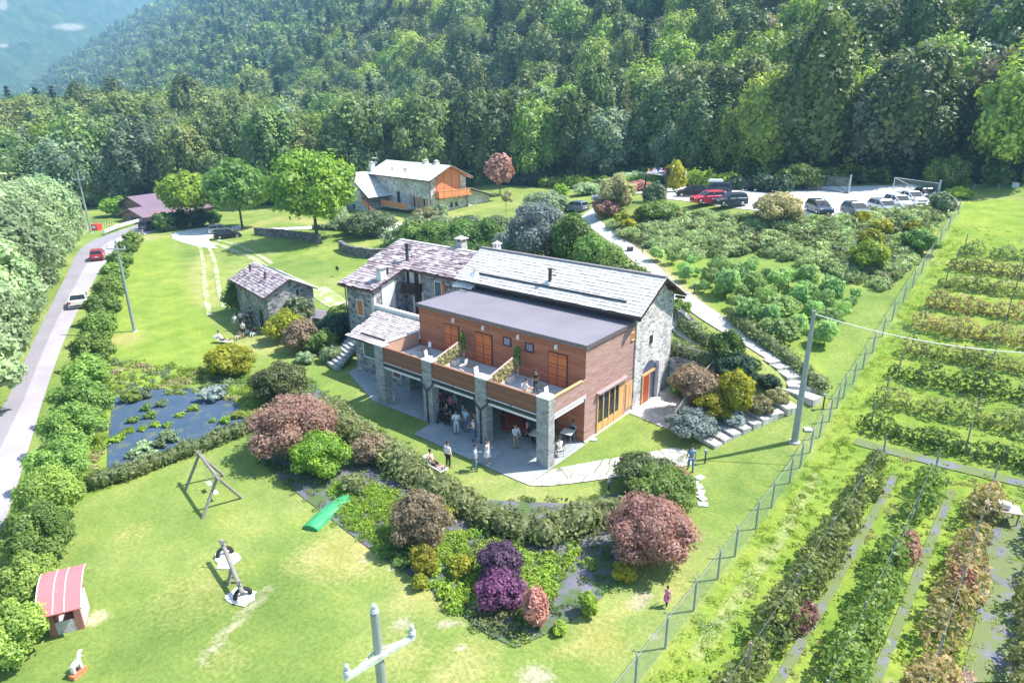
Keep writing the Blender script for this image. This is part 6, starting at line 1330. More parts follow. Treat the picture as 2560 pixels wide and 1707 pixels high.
for px, py, L, H, c, bd, lb in ((2046, 533, 4.0, 1.5, NAVY, 'hatch', 'dark blue car at the left of the front parking row'), (2138, 540, 4.0, 1.5, GREYC, 'hatch', 'grey hatchback with bright bonnet second in the front parking row'), (2208, 532, 4.6, 1.48, SILV, 'wagon', 'long silver estate car in the middle of the front parking row'),
    (2246, 519, 4.4, 1.45, WHT, 'wagon', 'white car directly behind the silver estate car'), (2278, 508, 4.4, 1.45, WHT, 'sedan', 'second white car towards the gate'), (2312, 499, 4.3, 1.45, NAVY, 'sedan', 'dark car last in the row beside the motorcycles')):
    car(pk(px, py), rh, L, 1.78, H, c, lb, bd)
def moto(pos, rz, col, label, sc=1.):
    e = empty('motorcycle', pos, rz, label, 'motorcycle')
    for x in (-.68, .68): 
        mb = MB(); mb.torus((x, 0, .31), .25, .06, (0, 1, 0), 14, 6); mb.build('wheel', [RUBBER], e)
    MB().cbox((0, 0, .42), (.5, .3, .34)).cyl((.68, 0, .31), (.45, 0, .95), .04).cyl((-.68, 0, .35), (-.1, 0, .5), .05).build('frame', [DMET], e)
    MB().ball((.15, 0, .78), .24, 8, 6, 0, (1.3, .7, .6)).ball((.5, 0, .85), .2, 8, 6, 0, (.9, .9, 1)).build('tank_and_fairing', [col], e)
    MB().cbox((-.35, 0, .80), (.65, .26, .12)).build('seat', [BLACK], e); MB().cyl((.42, -.35, 1.02), (.42, .35, 1.02), .02).build('handlebar', [DMET], e)
    MB().cbox((-.75, 0, .9), (.34, .36, .28)).build('top_case', [col], e); MB().cbox((.6, 0, 1.08), (.03, .3, .25), 0, 0, .5, ('Y', -.4)).build('windshield', [HL], e); return e
moto(pk(2322, 508), rh+.2, PWHITE, 'white touring motorcycle left of two beside the gate'); moto(pk(2342, 505), rh+.1, STEEL, 'silver touring motorcycle nearest the right gate')
moto(G(1628, 500), .9, PWHITE, 'white motorcycle standing under the wooden portal')

# ------------------------------------------------------------------ poles, wires, gates, fence
def pole(pos, h, label, arm=1.8, az=0., r=.13, ins=True, topins=False, name='utility_pole', off=.9, thick=1., base=None):
    e = empty(name, pos, 0, label, 'utility pole'); MB().cyl((0, 0, -.3), (0, 0, h), r*1.45, r*.72, 14).build('shaft', [STEEL], e, smooth=False)
    MB().cyl((0, 0, -.05), (0, 0, .06), r*2.4, r*2.3, 12).build('footing', [plain('concrete', (.5, .49, .47), .9)], e)
    if arm:
        a = Vector((math.cos(az), math.sin(az), 0)); n = Vector((-a.y, a.x, 0)); z = h-off
        mb = MB(); mb.cbox((n.x*-.11, n.y*-.11, z), (arm, .08*thick, .09*thick), az)
        mb.build('crossarm', [plain('bright zinc', (.66, .68, .71), .45, .3)], e)
        mb = MB()
        for s in (-1, 1): mb.cyl(a*s*arm*.36+n*-.07+Vector((0, 0, z)), a*s*.05+n*.12+Vector((0, 0, z)), .025, .025, 5)
        mb.build('brace', [plain('bright zinc', (.66, .68, .71), .45, .3)], e)
        for s in ((-1, 1) if ins else ()):
            p = a*s*arm*.46+n*-.11+Vector((0, 0, z+.04)); mb = MB(); mb.cyl(p, p+Vector((0, 0, .12)), .018, .018, 6)
            mb.cyl(p+Vector((0, 0, .1)), p+Vector((0, 0, .16)), .10, .075, 12); mb.cyl(p+Vector((0, 0, .16)), p+Vector((0, 0, .24)), .05, .05, 10); mb.ball(p+Vector((0, 0, .27)), .06, 10, 6); mb.build('insulator', [GLASSI], e)
        if topins:
            p = Vector((0, 0, h)); mb = MB(); mb.cyl(p, p+Vector((0, 0, .1)), .02, .02, 6); mb.cyl(p+Vector((0, 0, .06)), p+Vector((0, 0, .14)), .11, .08, 12); mb.ball(p+Vector((0, 0, .2)), .07, 10, 6); mb.build('insulator', [GLASSI], e)
    return e
GLASSI = plain('clear insulator glass', (.55, .60, .64), .08, 0, alpha=.75)
nb = un(936, 1528, 10.4); nd = un(989, 1583, 9.4)-un(858, 1662, 9.4)
pole((nb[0], nb[1], 0), 10.35, 'nearest grey steel pole with crossarm and glass insulators at the bottom of the view', 1.85, math.atan2(nd[1], nd[0]), .135, True, True, off=1.15, thick=1.3)
p_ = G(1986, 1104); pole(p_, 9.3-p_.z, 'bare grey steel pole with one cable beside the fence', 0, r=.155)
pole(G(337, 828), 9.1, 'grey pole with crossarm standing in the left meadow', 2.0, .55, .12, True, True, off=.75)
pole(G(228, 583), 10.6, 'taller of two grey poles at the road bend', 2.0, .9, .13, True, True, off=1.2); pole(G(217, 577), 6.3, 'shorter thin pole left of the taller one at the road bend', 1.2, .9, .10, True, False, off=.5)
def sag(a, b, s, n=16): a, b = Vector(a), Vector(b); return [a.lerp(b, i/n)-Vector((0, 0, s*4*(i/n)*(1-i/n))) for i in range(n+1)]
t_ = Vector(p_); t_.z = 9.1; q_ = Vector(CP+ray(2620, 885)*36.)
mb = MB(); mb.path(sag((0, 0, 0), q_-t_, .5), .03, 5); tag(mb.build('power_cable', [plain('pale cable', (.62, .64, .62), .5)], loc=t_), 'sagging pale power cable running right from the bare pole', 'cable')
mb = MB(); mb.path(sag((0, 0, 0), Vector((34, 20, .8)), .9), .012, 4)
# perimeter fence
def net():
    mt = bpy.data.materials.new('wire netting'); mt.use_nodes = True; t = mt.node_tree; t.nodes.clear(); out = N(t, 'ShaderNodeOutputMaterial'); b = N(t, 'ShaderNodeBsdfPrincipled'); b.inputs[0].default_value = (.24, .40, .38, 1); b.inputs['Roughness'].default_value = .6; tr = N(t, 'ShaderNodeBsdfTransparent'); mx = N(t, 'ShaderNodeMixShader')
    co = coords(t, (1, 1, 1), 'Object'); s = N(t, 'ShaderNodeSeparateXYZ'); t.links.new(co, s.inputs[0]); outs = []
    for sg in (1, -1):
        a = N(t, 'ShaderNodeMath', operation='MULTIPLY_ADD'); t.links.new(s.outputs[1], a.inputs[0]); a.inputs[1].default_value = sg; t.links.new(s.outputs[2], a.inputs[2])
        d = N(t, 'ShaderNodeMath', operation='MULTIPLY'); t.links.new(a.outputs[0], d.inputs[0]); d.inputs[1].default_value = 12.; f = N(t, 'ShaderNodeMath', operation='FRACT'); t.links.new(d.outputs[0], f.inputs[0]); l = N(t, 'ShaderNodeMath', operation='LESS_THAN'); t.links.new(f.outputs[0], l.inputs[0]); l.inputs[1].default_value = .10; outs.append(l.outputs[0])
    m2 = N(t, 'ShaderNodeMath', operation='MAXIMUM'); t.links.new(outs[0], m2.inputs[0]); t.links.new(outs[1], m2.inputs[1]); t.links.new(m2.outputs[0], mx.inputs[0]); t.links.new(tr.outputs[0], mx.inputs[1]); t.links.new(b.outputs[0], mx.inputs[2]); t.links.new(mx.outputs[0], out.inputs[0]); return mt
NET = net()
fy = [-16.2, -13.4, -10.8, -8.3, -5.6, -3., -.9, 1.9, 4.3, 7.3, 9.2, 11.1, 13., 15., 16.7, 18.2, 20.8, 23.4, 26.2, 29.3, 32.6, 36.7, 40.5, 44.6, 49, 53.8, 59, 65.4]
fe = empty('wire_fence', (12.05, 0, 0), 0, 'long green wire fence with grey posts between lawn and berry field', 'fence')
V = []; F = []
for i, y in enumerate(fy):
    z = tz(12.05, y); h = 1.62; MB().cyl((0, y, z-.2), (0, y, z+h), .055, .05, 7).cyl((0, y, z+h), (-.16, y, z+h+.22), .03, .03, 5).build('post', [STEEL if i > 12 else plain('grey fence post', (.30, .35, .36), .6)], fe)
    V += [(0, y, z+.02), (0, y, z+1.58)]
    if i: F.append((2*i-2, 2*i, 2*i+1, 2*i-1))
link('netting', fastmesh('netting', V, F, NET), fe)
mb = MB(); mb.path([(0, y, tz(12.05, y)+1.58) for y in fy], .012, 4); mb.build('top_wire', [STEEL], fe)
# mesh gates of the car park
def gate(p, rz, w_, h_, label, mat, infill):
    e = empty('mesh_gate', p, rz, label, 'gate'); mb = MB(); mb.box(0, w_, -.04, .04, h_-.07, h_).box(0, w_, -.04, .04, .1, .18).box(0, .07, -.04, .04, .1, h_).box(w_-.07, w_, -.04, .04, .1, h_); mb.cyl((.1, 0, h_-.1), (w_-.1, 0, .2), .035); mb.build('gate_frame', [mat], e)
    mb = MB()
    for x in np.arange(.15, w_, .16): mb.cyl((x, 0, .15), (x, 0, h_-.05), .012, .012, 4)
    for z in np.arange(.3, h_, .3): mb.cyl((.05, 0, z), (w_-.05, 0, z), .012, .012, 4)
    mb.build('bars', [infill], e); MB().cyl((w_+.15, 0, -.2), (w_+.15, 0, h_+.4), .13, .13, 8).build('gate_post', [STEEL], e); return e
a = pk(2050, 476); b = pk(2118, 487); gate(a, math.atan2(b.y-a.y, b.x-a.x), (b-a).length, 2.3, 'shaded open mesh gate on the left of the car park entrance', DMET, STEEL)  # dark frame: shade put into the metal colour
a = pk(2230, 482); b = pk(2340, 500); gate(a, math.atan2(b.y-a.y, b.x-a.x), (b-a).length, 2.1, 'sunlit silver mesh gate behind the parked cars', PWHITE, STEEL)  # white frame: sunlight put into the metal colour
e = empty('wire_fence', pk(2430, 492), 0, 'far wire fence with a white sign in the shade of the forest', 'fence')
for k in range(7): MB().cyl((k*2.6, k*1.1, -.3), (k*2.6, k*1.1, 1.7), .05).build('post', [STEEL], e)
MB().path([(0, 0, 1.5), (15.6, 6.6, 1.5)], .02).path([(0, 0, .9), (15.6, 6.6, .9)], .015).build('wire', [STEEL], e)
c = pk(2531, 495); sg = empty('notice_board', c, -.6, 'small blank white notice board on the far fence', 'sign'); MB().cbox((0, 0, 1.5), (.9, .04, .9)).build('board', [PWHITE], sg); MB().cyl((0, .04, 0), (0, .04, 1.8), .03).build('post', [STEEL], sg)
for k, (px, py) in enumerate([(2057, 534), (2280, 528)]): c = G(px, py, .0); tag(MB().cyl((0, 0, -.2), (0, 0, 1.9), .05, .05, 7).build('metal_post', [STEEL], loc=c), ['thin post in front of the dark blue car', 'thin post in front of the white cars'][k], 'post')
c = pk(1711, 481); lp = empty('lamp_post', c, 0, 'small pale lamp post beside the black car', 'lamp post'); MB().cyl((0, 0, 0), (0, 0, 2.6), .06).build('post', [PWHITE], lp); MB().cyl((0, 0, 2.6), (0, 0, 2.9), .16, .12).build('lamp_head', [PWHITE], lp)
# wooden portal with bunting
pa = G(1612, 492); pb = G(1664, 494); e = empty('wooden_portal', pa, 0, 'wooden entrance portal with a stone-slab roof and coloured bunting flags', 'portal'); d = pb-pa
for q in (Vector((0, 0, 0)), d): MB().cyl(q-Vector((0, 0, .3)), q+Vector((0, 0, 3.7)), .12, .11, 8).build('post', [DWOOD], e)
MB().cyl((0, 0, 3.2), d+Vector((0, 0, 3.5)), .13).build('beam', [GREYW], e); ang = math.atan2(d.y, d.x)
MB().cbox(d*.55+Vector((0, 0, 3.45)), (d.length*.75, 1.3, .08), ang, 0, .5, ('X', .35)).build('slab_roof', [SLATEL], e)
MB().cbox(d+Vector((.1, 0, 3.5)), (1.0, .1, 1.0), ang).build('panel', [DMET], e)
for k, (cn, cc) in enumerate([('yellow', (.8, .6, .05)), ('red', (.7, .03, .05)), ('white', (.8, .8, .8)), ('blue', (.05, .12, .5)), ('white', (.8, .8, .8)), ('red', (.7, .03, .05))]):
    q = d*(.12+.15*k)+Vector((0, 0, 3.75)); mb = MB(); mb.cbox(q+Vector((0, 0, .12)), (.52, .03, .38 if k != 3 else .6), ang); mb.build('flag', [plain(cn+' flag cloth', cc, .8)], e)
# guard rail on the outside of the bend
e = empty('guard_rail', G(262, 588), 0, 'pale guard rail along the outside of the road bend', 'guard rail'); b0 = Vector(e.location); Pg = smoothline([G(*p) for p in [(262, 589), (300, 573), (340, 562), (390, 549), (445, 530), (500, 521)]], 2); mb = MB(); mp_ = MB()
for i, (a, b) in enumerate(zip(Pg[:-1], Pg[1:])):
    dd = b-a; n_ = Vector((-dd.y, dd.x, 0)).normalized()*.12; lo, hi = Vector((0, 0, .45)), Vector((0, 0, .95))
    mb.hexa([tuple(q-b0) for q in (a-n_+lo, b-n_+lo, b+n_+lo, a+n_+lo, a-n_+hi, b-n_+hi, b+n_+hi, a+n_+hi)]); mp_.cyl(a-b0-Vector((0, 0, .2)), a-b0+Vector((0, 0, .5)), .07)
mb.build('rail', [plain('white concrete rail', (.72, .70, .68), .8)], e); mp_.build('posts', [STEEL], e)
MB().cbox((0, 0, .5), (1.6, .8, 1.0), .3).cbox((.3, -.41, .6), (.6, .02, .5), .3, 1)
rb = empty('road_box', G(243, 575), .3, 'small red box beside the roadside poles', 'box'); MB().cbox((0, 0, .55), (1.5, 1., 1.1)).build('body', [plain('red box paint', (.75, .06, .05), .5)], rb); MB().cbox((0, -.51, .6), (.8, .03, .5)).build('panel', [PWHITE], rb)
e = empty('paddock_fence', G(233, 560), 0, 'short post fence between the poles and the road barn', 'fence'); b0 = Vector(e.location)
for k in range(8): q = G(236+6.5*k, 562+.9*k)-b0; MB().cyl(q-Vector((0, 0, .2)), q+Vector((0, 0, 1.1)), .07).build('post', [GREYW], e)
c = G(357, 590); tag(MB().cbox((0, 0, .45), (.5, .35, 1.0)).cbox((0, 0, 1.0), (.6, .45, .08)).build('mailbox_pillar', [GREYW], loc=c), 'small grey pillar at the end of the roadside bushes', 'pillar')

# ------------------------------------------------------------------ playground and garden things
sw = empty('swing_frame', G(505, 1245), 0, 'weathered log swing frame with two white seats on the lower lawn', 'swing'); b0 = Vector(sw.location)
L1, L2, R1, R2 = G(460, 1228), G(562, 1188), G(504, 1297), G(607, 1243)
def top(a, b, px, py): c = (a+b)/2; return min((c+Vector((0, 0, h)) for h in np.arange(1, 5, .02)), key=lambda q: abs((lambda Q: Q[1]/Q[2]*PF+853.5)((np.array(q)-CP)@CM.T)-py))
TL_, TR_ = top(L1, L2, 493, 1137), top(R1, R2, 553, 1190); TR_.z = TL_.z = (TL_.z+TR_.z)/2
for a, b in ((L1, TL_), (L2, TL_), (R1, TR_), (R2, TR_)): q = b+(b-a)*.08; MB().cyl(a-b0-Vector((0, 0, .1)), q-b0, .09, .08, 8).build('leg', [GREYW], sw)
dT = TR_-TL_; MB().cyl(TL_-dT*.12-b0, TR_+dT*.12-b0, .09, .09, 8).build('top_beam', [GREYW], sw)
for f_ in (.32, .68):
    q = TL_+dT*f_-b0; mb = MB(); dn_ = Vector((0, 0, -(TL_.z-.5))); off_ = dT.normalized()*.2
    o = MB().cbox(q+dn_, (.46, .22, .05), math.atan2(dT.y, dT.x)).build('seat', [PWHITE], sw); MB().cyl(q+off_, q+dn_+off_, .012, .012, 4).cyl(q-off_, q+dn_-off_, .012, .012, 4).build('rope', [STEEL], o)
for px, py, r_ in ((570, 1400, 1.0), (605, 1492, 1.0)):
    c = G(px, py); rng = random.Random(px); mb = MB(); pts = [(c.x+math.cos(a)*r_*rng.uniform(.55, 1), c.y+math.sin(a)*r_*.75*rng.uniform(.6, 1)) for a in np.linspace(0, 6.28, 16)[:-1]]; sheet('sand_patch', pts, SAND, .05, .5, True)
ss = empty('seesaw', G(588, 1440), 0, 'log seesaw with tyre buffers on pale sand patches', 'seesaw'); b0 = Vector(ss.location); A = un(553, 1351, 1.15); B = un(607, 1484, .55); A, B = Vector(A), Vector(B)
MB().cyl(A-b0, B-b0, .10, .10, 9).build('beam', [GREYW], ss)
c = (A+B)/2-b0; MB().cyl((c.x-.35, c.y-.1, -.1), (c.x, c.y, c.z), .07).cyl((c.x+.35, c.y+.1, -.1), (c.x, c.y, c.z), .07).cyl((c.x-.3, c.y+.25, -.1), (c.x, c.y, c.z), .06).cyl((c.x+.1, c.y-.35, -.1), (c.x, c.y, c.z), .06).build('support', [GREYW], ss)
for f_ in (.12, .88): q = A.lerp(B, f_)-b0; MB().cyl(q+Vector((0, 0, .05)), q+Vector((0, 0, .32)), .03).cyl(q+Vector((-.2, -.12, .3)), q+Vector((.2, .12, .3)), .03).build('handle', [GREYW], ss)
for px, py, lb in ((563, 1388, 'half buried dark tyre under the upper end of the seesaw'), (608, 1492, 'black tyre standing in the sand under the lower end of the seesaw')):
    c = G(px, py); mb = MB(); mb.torus((0, 0, .1), .33, .10, (1, -.3, .15), 18, 8); tag(mb.build('buffer_tyre', [RUBBER], loc=c), lb, 'tyre')
# playhouse
pc_ = G(176, 1577); ph = empty('playhouse', pc_, 0, 'small playhouse with a curved faded red roof in the bottom left corner', 'playhouse'); fA, fB = G(128, 1592), G(212, 1570); u_ = (fB-fA); wl = u_.length; ph.rotation_euler.z = math.atan2(u_.y, u_.x); ph.location = (fA+fB)/2
PW = plain('faded red boards', (.34, .14, .13), .8, var=.15); PP_ = plain('faded red sheet', (.62, .17, .19), .6, var=.05); PL = plain('pale lilac boards', (.50, .46, .50), .8)
dp_ = 1.35; MB().box(-wl/2, -wl/2+.06, 0, dp_, 0, 1.35).box(wl/2-.06, wl/2, 0, dp_, 0, 1.35).box(-wl/2, wl/2, dp_-.06, dp_, 0, 1.55).box(-wl/2+.06, -wl/2+.25, 0, .06, 0, 1.3).box(wl/2-.25, wl/2-.06, 0, .06, 0, 1.3).build('wall', [PW], ph)
MB().box(-wl/2+.25, wl/2-.25, .02, .07, 0, .62).build('counter', [PL], ph); MB().box(wl/2, wl/2+.03, .1, dp_-.1, .1, 1.2).build('side_panel', [PWHITE], ph); MB().box(-wl/2+.06, wl/2-.06, .1, dp_-.06, 0, .04).build('floor', [PL], ph)
V = []; F = []; nseg = 8
for i in range(nseg+1):
    y = -.45+(dp_+.75)*i/nseg; z = 1.35+.75*math.sin(i/nseg*math.pi*.62)
    V += [(-wl/2-.22, y, z), (wl/2+.22, y, z), (-wl/2-.22, y, z+.05), (wl/2+.22, y, z+.05)]
for i in range(nseg): a = 4*i; F += [(a, a+1, a+5, a+4), (a+2, a+6, a+7, a+3), (a, a+4, a+6, a+2), (a+1, a+3, a+7, a+5)]
F += [(0, 2, 3, 1), (4*nseg, 4*nseg+1, 4*nseg+3, 4*nseg+2)]; rf = MB().add(V, F).build('roof', [PP_], ph)
mb = MB()
for x in (-wl/2-.2, -wl/6, wl/6, wl/2+.2):
    for i in range(nseg): mb.cyl((x, V[4*i][1], V[4*i][2]+.06), (x, V[4*i+4][1], V[4*i+4][2]+.06), .022, .022, 4)
mb.build('roof_batten', [PWHITE], rf)
c = G(197, 1685); sr_ = empty('spring_rider', c, .4, 'white horse spring rider on an orange base near the lower left corner', 'playground toy'); sr_.scale = (.8,)*3; MB().cbox((0, 0, .12), (.35, .75, .24)).build('base', [plain('orange red plastic', (.75, .22, .12), .5)], sr_)
mb = MB(); 
for k in range(10): mb.cyl((.08*math.cos(k*1.6), .08*math.sin(k*1.6), .24+.025*k), (.08*math.cos((k+1)*1.6), .08*math.sin((k+1)*1.6), .265+.025*k), .018, .018, 5)
mb.build('spring', [DMET], sr_); MB().ball((0, 0, .68), .2, 8, 6, 0, (.7, 1.35, .9)).cyl((0, .18, .75), (0, .26, 1.1), .11, .08).ball((0, .34, 1.12), .1, 8, 6, 0, (.8, 1.5, .8)).cbox((0, -.2, .5), (.22, .1, .4)).cbox((0, .18, .5), (.22, .1, .4)).cyl((-.2, .3, .95), (.2, .3, .95), .02).build('horse', [PWHITE], sr_)
# green net tunnel in the bed
gt = smoothline([G(775, 1325), G(810, 1290), G(845, 1262), G(880, 1245)], 1); mb = MB(); b0 = gt[0].copy(); V = []; F = []; k_ = 7
for i, p in enumerate(gt):
    a = gt[max(i-1, 0)]; b = gt[min(i+1, len(gt)-1)]; t2 = (b-a).normalized(); n_ = Vector((-t2.y, t2.x, 0)); r_ = .5 if i < len(gt)-1 else .35
    for j in range(k_): an = math.pi*j/(k_-1); q = p-b0+n_*math.cos(an)*r_+Vector((0, 0, math.sin(an)*r_*.55*(1+.1*((i+j) % 2)))); V.append(tuple(q))
for i in range(len(gt)-1):
    for j in range(k_-1): F.append((i*k_+j, i*k_+j+1, (i+1)*k_+j+1, (i+1)*k_+j))
F += [tuple(range(k_-1, -1, -1)), tuple(range((len(gt)-1)*k_, len(gt)*k_))]; mb.add(V, F); tag(mb.build('garden_tarpaulin', [plain('bright green tarpaulin', (.04, .30, .12), .6, var=.15, scale=2)], loc=b0), 'bright green tarpaulin lying over a row at the edge of the garden bed', 'tarpaulin')
def bollard(px, py, lab, h=.75): c = G(px, py); e = empty('path_light', c, 0, lab, 'bollard light'); MB().cyl((0, 0, -.1), (0, 0, h), .05).build('post', [DMET], e); MB().cyl((0, 0, h), (0, 0, h+.16), .1, .09, 10).cyl((0, 0, h+.16), (0, 0, h+.2), .12, .1, 10).build('lamp_head', [STEEL], e)
bollard(1522, 1222, 'small grey bollard light on the lawn below the flagstone path', .35); bollard(1762, 1158, 'thin bollard light beside the bottom of the steps'); bollard(2057, 1022, 'thin bollard light beside the bend of the steps', .9); bollard(1605, 635, 'thin bollard light on the dry bank by the upper path', .9); bollard(1735, 735, 'thin bollard light among the orchard edge', .9)
c = G(2020, 1075); tag(MB().cbox((0, 0, .05), (.5, .4, .12), .5).build('meter_cover', [PWHITE], loc=c), 'small white cover slab beside the fence and bare pole', 'cover')
tag(MB().cbox((0, 0, .25), (.7, .6, .5), .4).build('boulder', [DSTONE], loc=G(1575, 628)), 'small dark boulder at the edge of the upper path', 'boulder')
mb = MB(); a = G(938, 1100); b = G(970, 1118); dl = b-a; mb.cbox((0, 0, .42), (dl.length, .35, .06), math.atan2(dl.y, dl.x)); b_ = empty('bench', (a+b)/2, 0, 'pale plank bench on the lawn behind the curved hedge', 'bench'); mb.build('seat', [GREYW], b_)
for s in (-.35, .35): MB().cbox(dl*s+Vector((0, 0, .2)), (.1, .3, .4), math.atan2(dl.y, dl.x)).build('leg', [GREYW], b_)
ft = empty('field_table', G(2500, 1300), .3, 'small pale wooden table at the edge of the grey fabric', 'table'); MB().cbox((0, 0, .75), (1.5, .9, .05)).build('tabletop', [plain('pinkish boards', (.50, .38, .34), .8)], ft)
for sx in (-.6, .6):
    for sy in (-.35, .35): MB().cyl((sx, sy, 0), (sx, sy, .73), .035).build('leg', [GREYW], ft)
tag(MB().cbox((0, 0, .03), (.55, .4, .25)).build('crate', [PWHITE], loc=Vector(ft.location)+Vector((0, 0, .92))), 'white crate on the small field table', 'crate')

# --- terrace and balcony furniture
def chair(p, rz, label, mat, group=None, h=.45):
    e = empty('garden_chair', p, rz, label, 'chair', group); MB().cbox((0, 0, h), (.44, .42, .035)).build('seat', [mat], e); MB().cbox((0, .22, h+.28), (.42, .03, .42), 0, 0, .5, ('X', -.15)).build('backrest', [mat], e)
    for sx in (-.19, .19):
        for sy in (-.18, .18): MB().cyl((sx*1.1, sy*1.1, 0), (sx, sy, h), .016, .016, 5).build('leg', [STEEL], e)
    return e
def table(p, rz, label, mat=DMET, w_=.8, h_=.72):
    e = empty('table', p, rz, label, 'table'); MB().cbox((0, 0, h_), (w_, w_, .035)).build('tabletop', [mat], e)
    for sx in (-1, 1):
        for sy in (-1, 1): MB().cyl((sx*w_*.42, sy*w_*.42, 0), (sx*w_*.4, sy*w_*.4, h_), .018, .018, 5).build('leg', [STEEL], e)
    return e
BZf = 3.51
table((-12.9, 2.3, BZf), .3, 'dark table on the left part of the balcony'); chair((-12.0, 1.9, BZf), 1.9, 'pale chair right of the left balcony table', PWHITE); chair((-13.4, 1.3, BZf), 2.6, 'dark chair in the sun on the left of the balcony', DMET); chair((-13.3, 3.0, BZf), -.3, 'pale chair behind the left balcony table', PWHITE)
table((-8.0, 2.1, BZf), .3, 'dark table on the middle part of the balcony'); chair((-8.9, 2.2, BZf), -1.3, 'pale chair left of the middle balcony table', PWHITE); chair((-7.0, 1.7, BZf), 1.6, 'pale chair right of the middle balcony table', PWHITE); chair((-7.6, 1.0, BZf), 3., 'pale chair in front of the middle balcony table', PWHITE)
table((-2.1, 2.2, BZf), .4, 'dark table on the right part of the balcony'); chair((-1.3, 1.9, BZf), 1.6, 'pale chair right of the right balcony table', PWHITE)
for x, lb in ((-10.2, 'left wooden trellis planter dividing the balcony'), (-5.2, 'right wooden trellis planter dividing the balcony')):
    e = empty('trellis_planter', (x, .9, BZf), 0, lb, 'planter'); MB().cbox((0, .5, .22), (.42, 1.2, .44)).build('box', [plain('pale pink planks', (.62, .50, .44), .8)], e)
    MB().cbox((0, 1.9, .22), (.4, .5, .44)).build('pot', [WHITE], e)
    mb = MB(); mb.box(-.03, .03, -.1, .04, 0, 1.15).box(-.03, .03, 2.7, 2.84, 0, 1.7).hexa([(-.03, -.1, 1.0), (.03, -.1, 1.0), (.03, 2.2, 1.55), (-.03, 2.2, 1.55), (-.03, -.1, 1.1), (.03, -.1, 1.1), (.03, 2.2, 1.66), (-.03, 2.2, 1.66)])
    for k in range(9): mb.box(-.02, .02, .1+.28*k, .14+.28*k, .4, 1.1+.06*k)
    mb.build('trellis', [plain('pale pink planks', (.62, .50, .44), .8)], e)
    V, F, t = crown(820+int(x), [(0, .3+.32*k, .65+.07*k, .26, .26, .42) for k in range(8)], 1500, .13, jit=.9, core=False, fill=.6); link('foliage', fastmesh('foliage', V, F, F_['straw'], t), e)
    V, F, t = crown(830+int(x), [(0, 2.7, 1.1+.3*k, .2, .22, .3) for k in range(4)], 500, .12, jit=.9, core=False, fill=.5); link('foliage', fastmesh('foliage', V, F, F_['green'], t), e)
hb = empty('flower_basket', (-12.0, 3.4, 1.9), 0, 'hanging basket of magenta flowers under the left of the balcony', 'flower basket'); MB().cyl((0, 0, -.15), (0, 0, .15), .25, .35, 10).cyl((0, 0, .1), (0, 0, 1.3), .012).build('basket', [DWOOD], hb)
V, F, t = crown(840, [(-.7, 0, .3, .5, .4, .3), (0, 0, .4, .6, .45, .35), (.7, .1, .35, .5, .4, .3)], 900, .12, jit=.8, core=False); link('flowers', fastmesh('flowers', V, F, F_['magenta'], t), hb)
V, F, t = crown(841, [(-.9, 0, -.3, .3, .25, .6), (0, 0, -.1, .7, .35, .25), (.9, 0, -.2, .3, .2, .3)], 700, .12, jit=.8, core=False); link('leaves', fastmesh('leaves', V, F, F_['green'], t), hb)
tag(MB().cyl((0, 0, 0), (0, 0, .32), .13, .16, 12).build('bucket', [PWHITE], loc=G(983, 1003)+Vector((0, 0, .05))), 'white bucket on the terrace beside the left pillar', 'bucket')
for i, (x, y, rz) in enumerate(((-6.6, 4.9, .75), (-5.0, 2.9, .75))):
    e = empty('picnic_table', (x, y, .05), rz, ['red stained picnic table further back under the balcony', 'red stained picnic table between the two right pillars'][i], 'table'); MB().cbox((0, 0, .76), (.9, 2.3, .06)).build('tabletop', [REDW], e)
    for s in (-.75, .75): MB().cbox((s, 0, .45), (.3, 2.3, .05)).build('bench', [REDW], e)
    for s in (-.8, .8): MB().cbox((0, s, .38), (1.5, .1, .08)).cyl((-.5, s, 0), (-.3, s, .75), .05).cyl((.5, s, 0), (.3, s, .75), .05).build('trestle', [REDW], e)
table((-2.4, 2.2, .05), .2, 'dining table with people around it beside the corner pillar', WHITE, .9, .74); table((-1.0, 3.6, .05), .2, 'dining table at the back of the open corner', WHITE, .8, .74)
chair((-.8, 2.6, .05), 2.2, 'dark chair at the back table near the end wall', DMET)

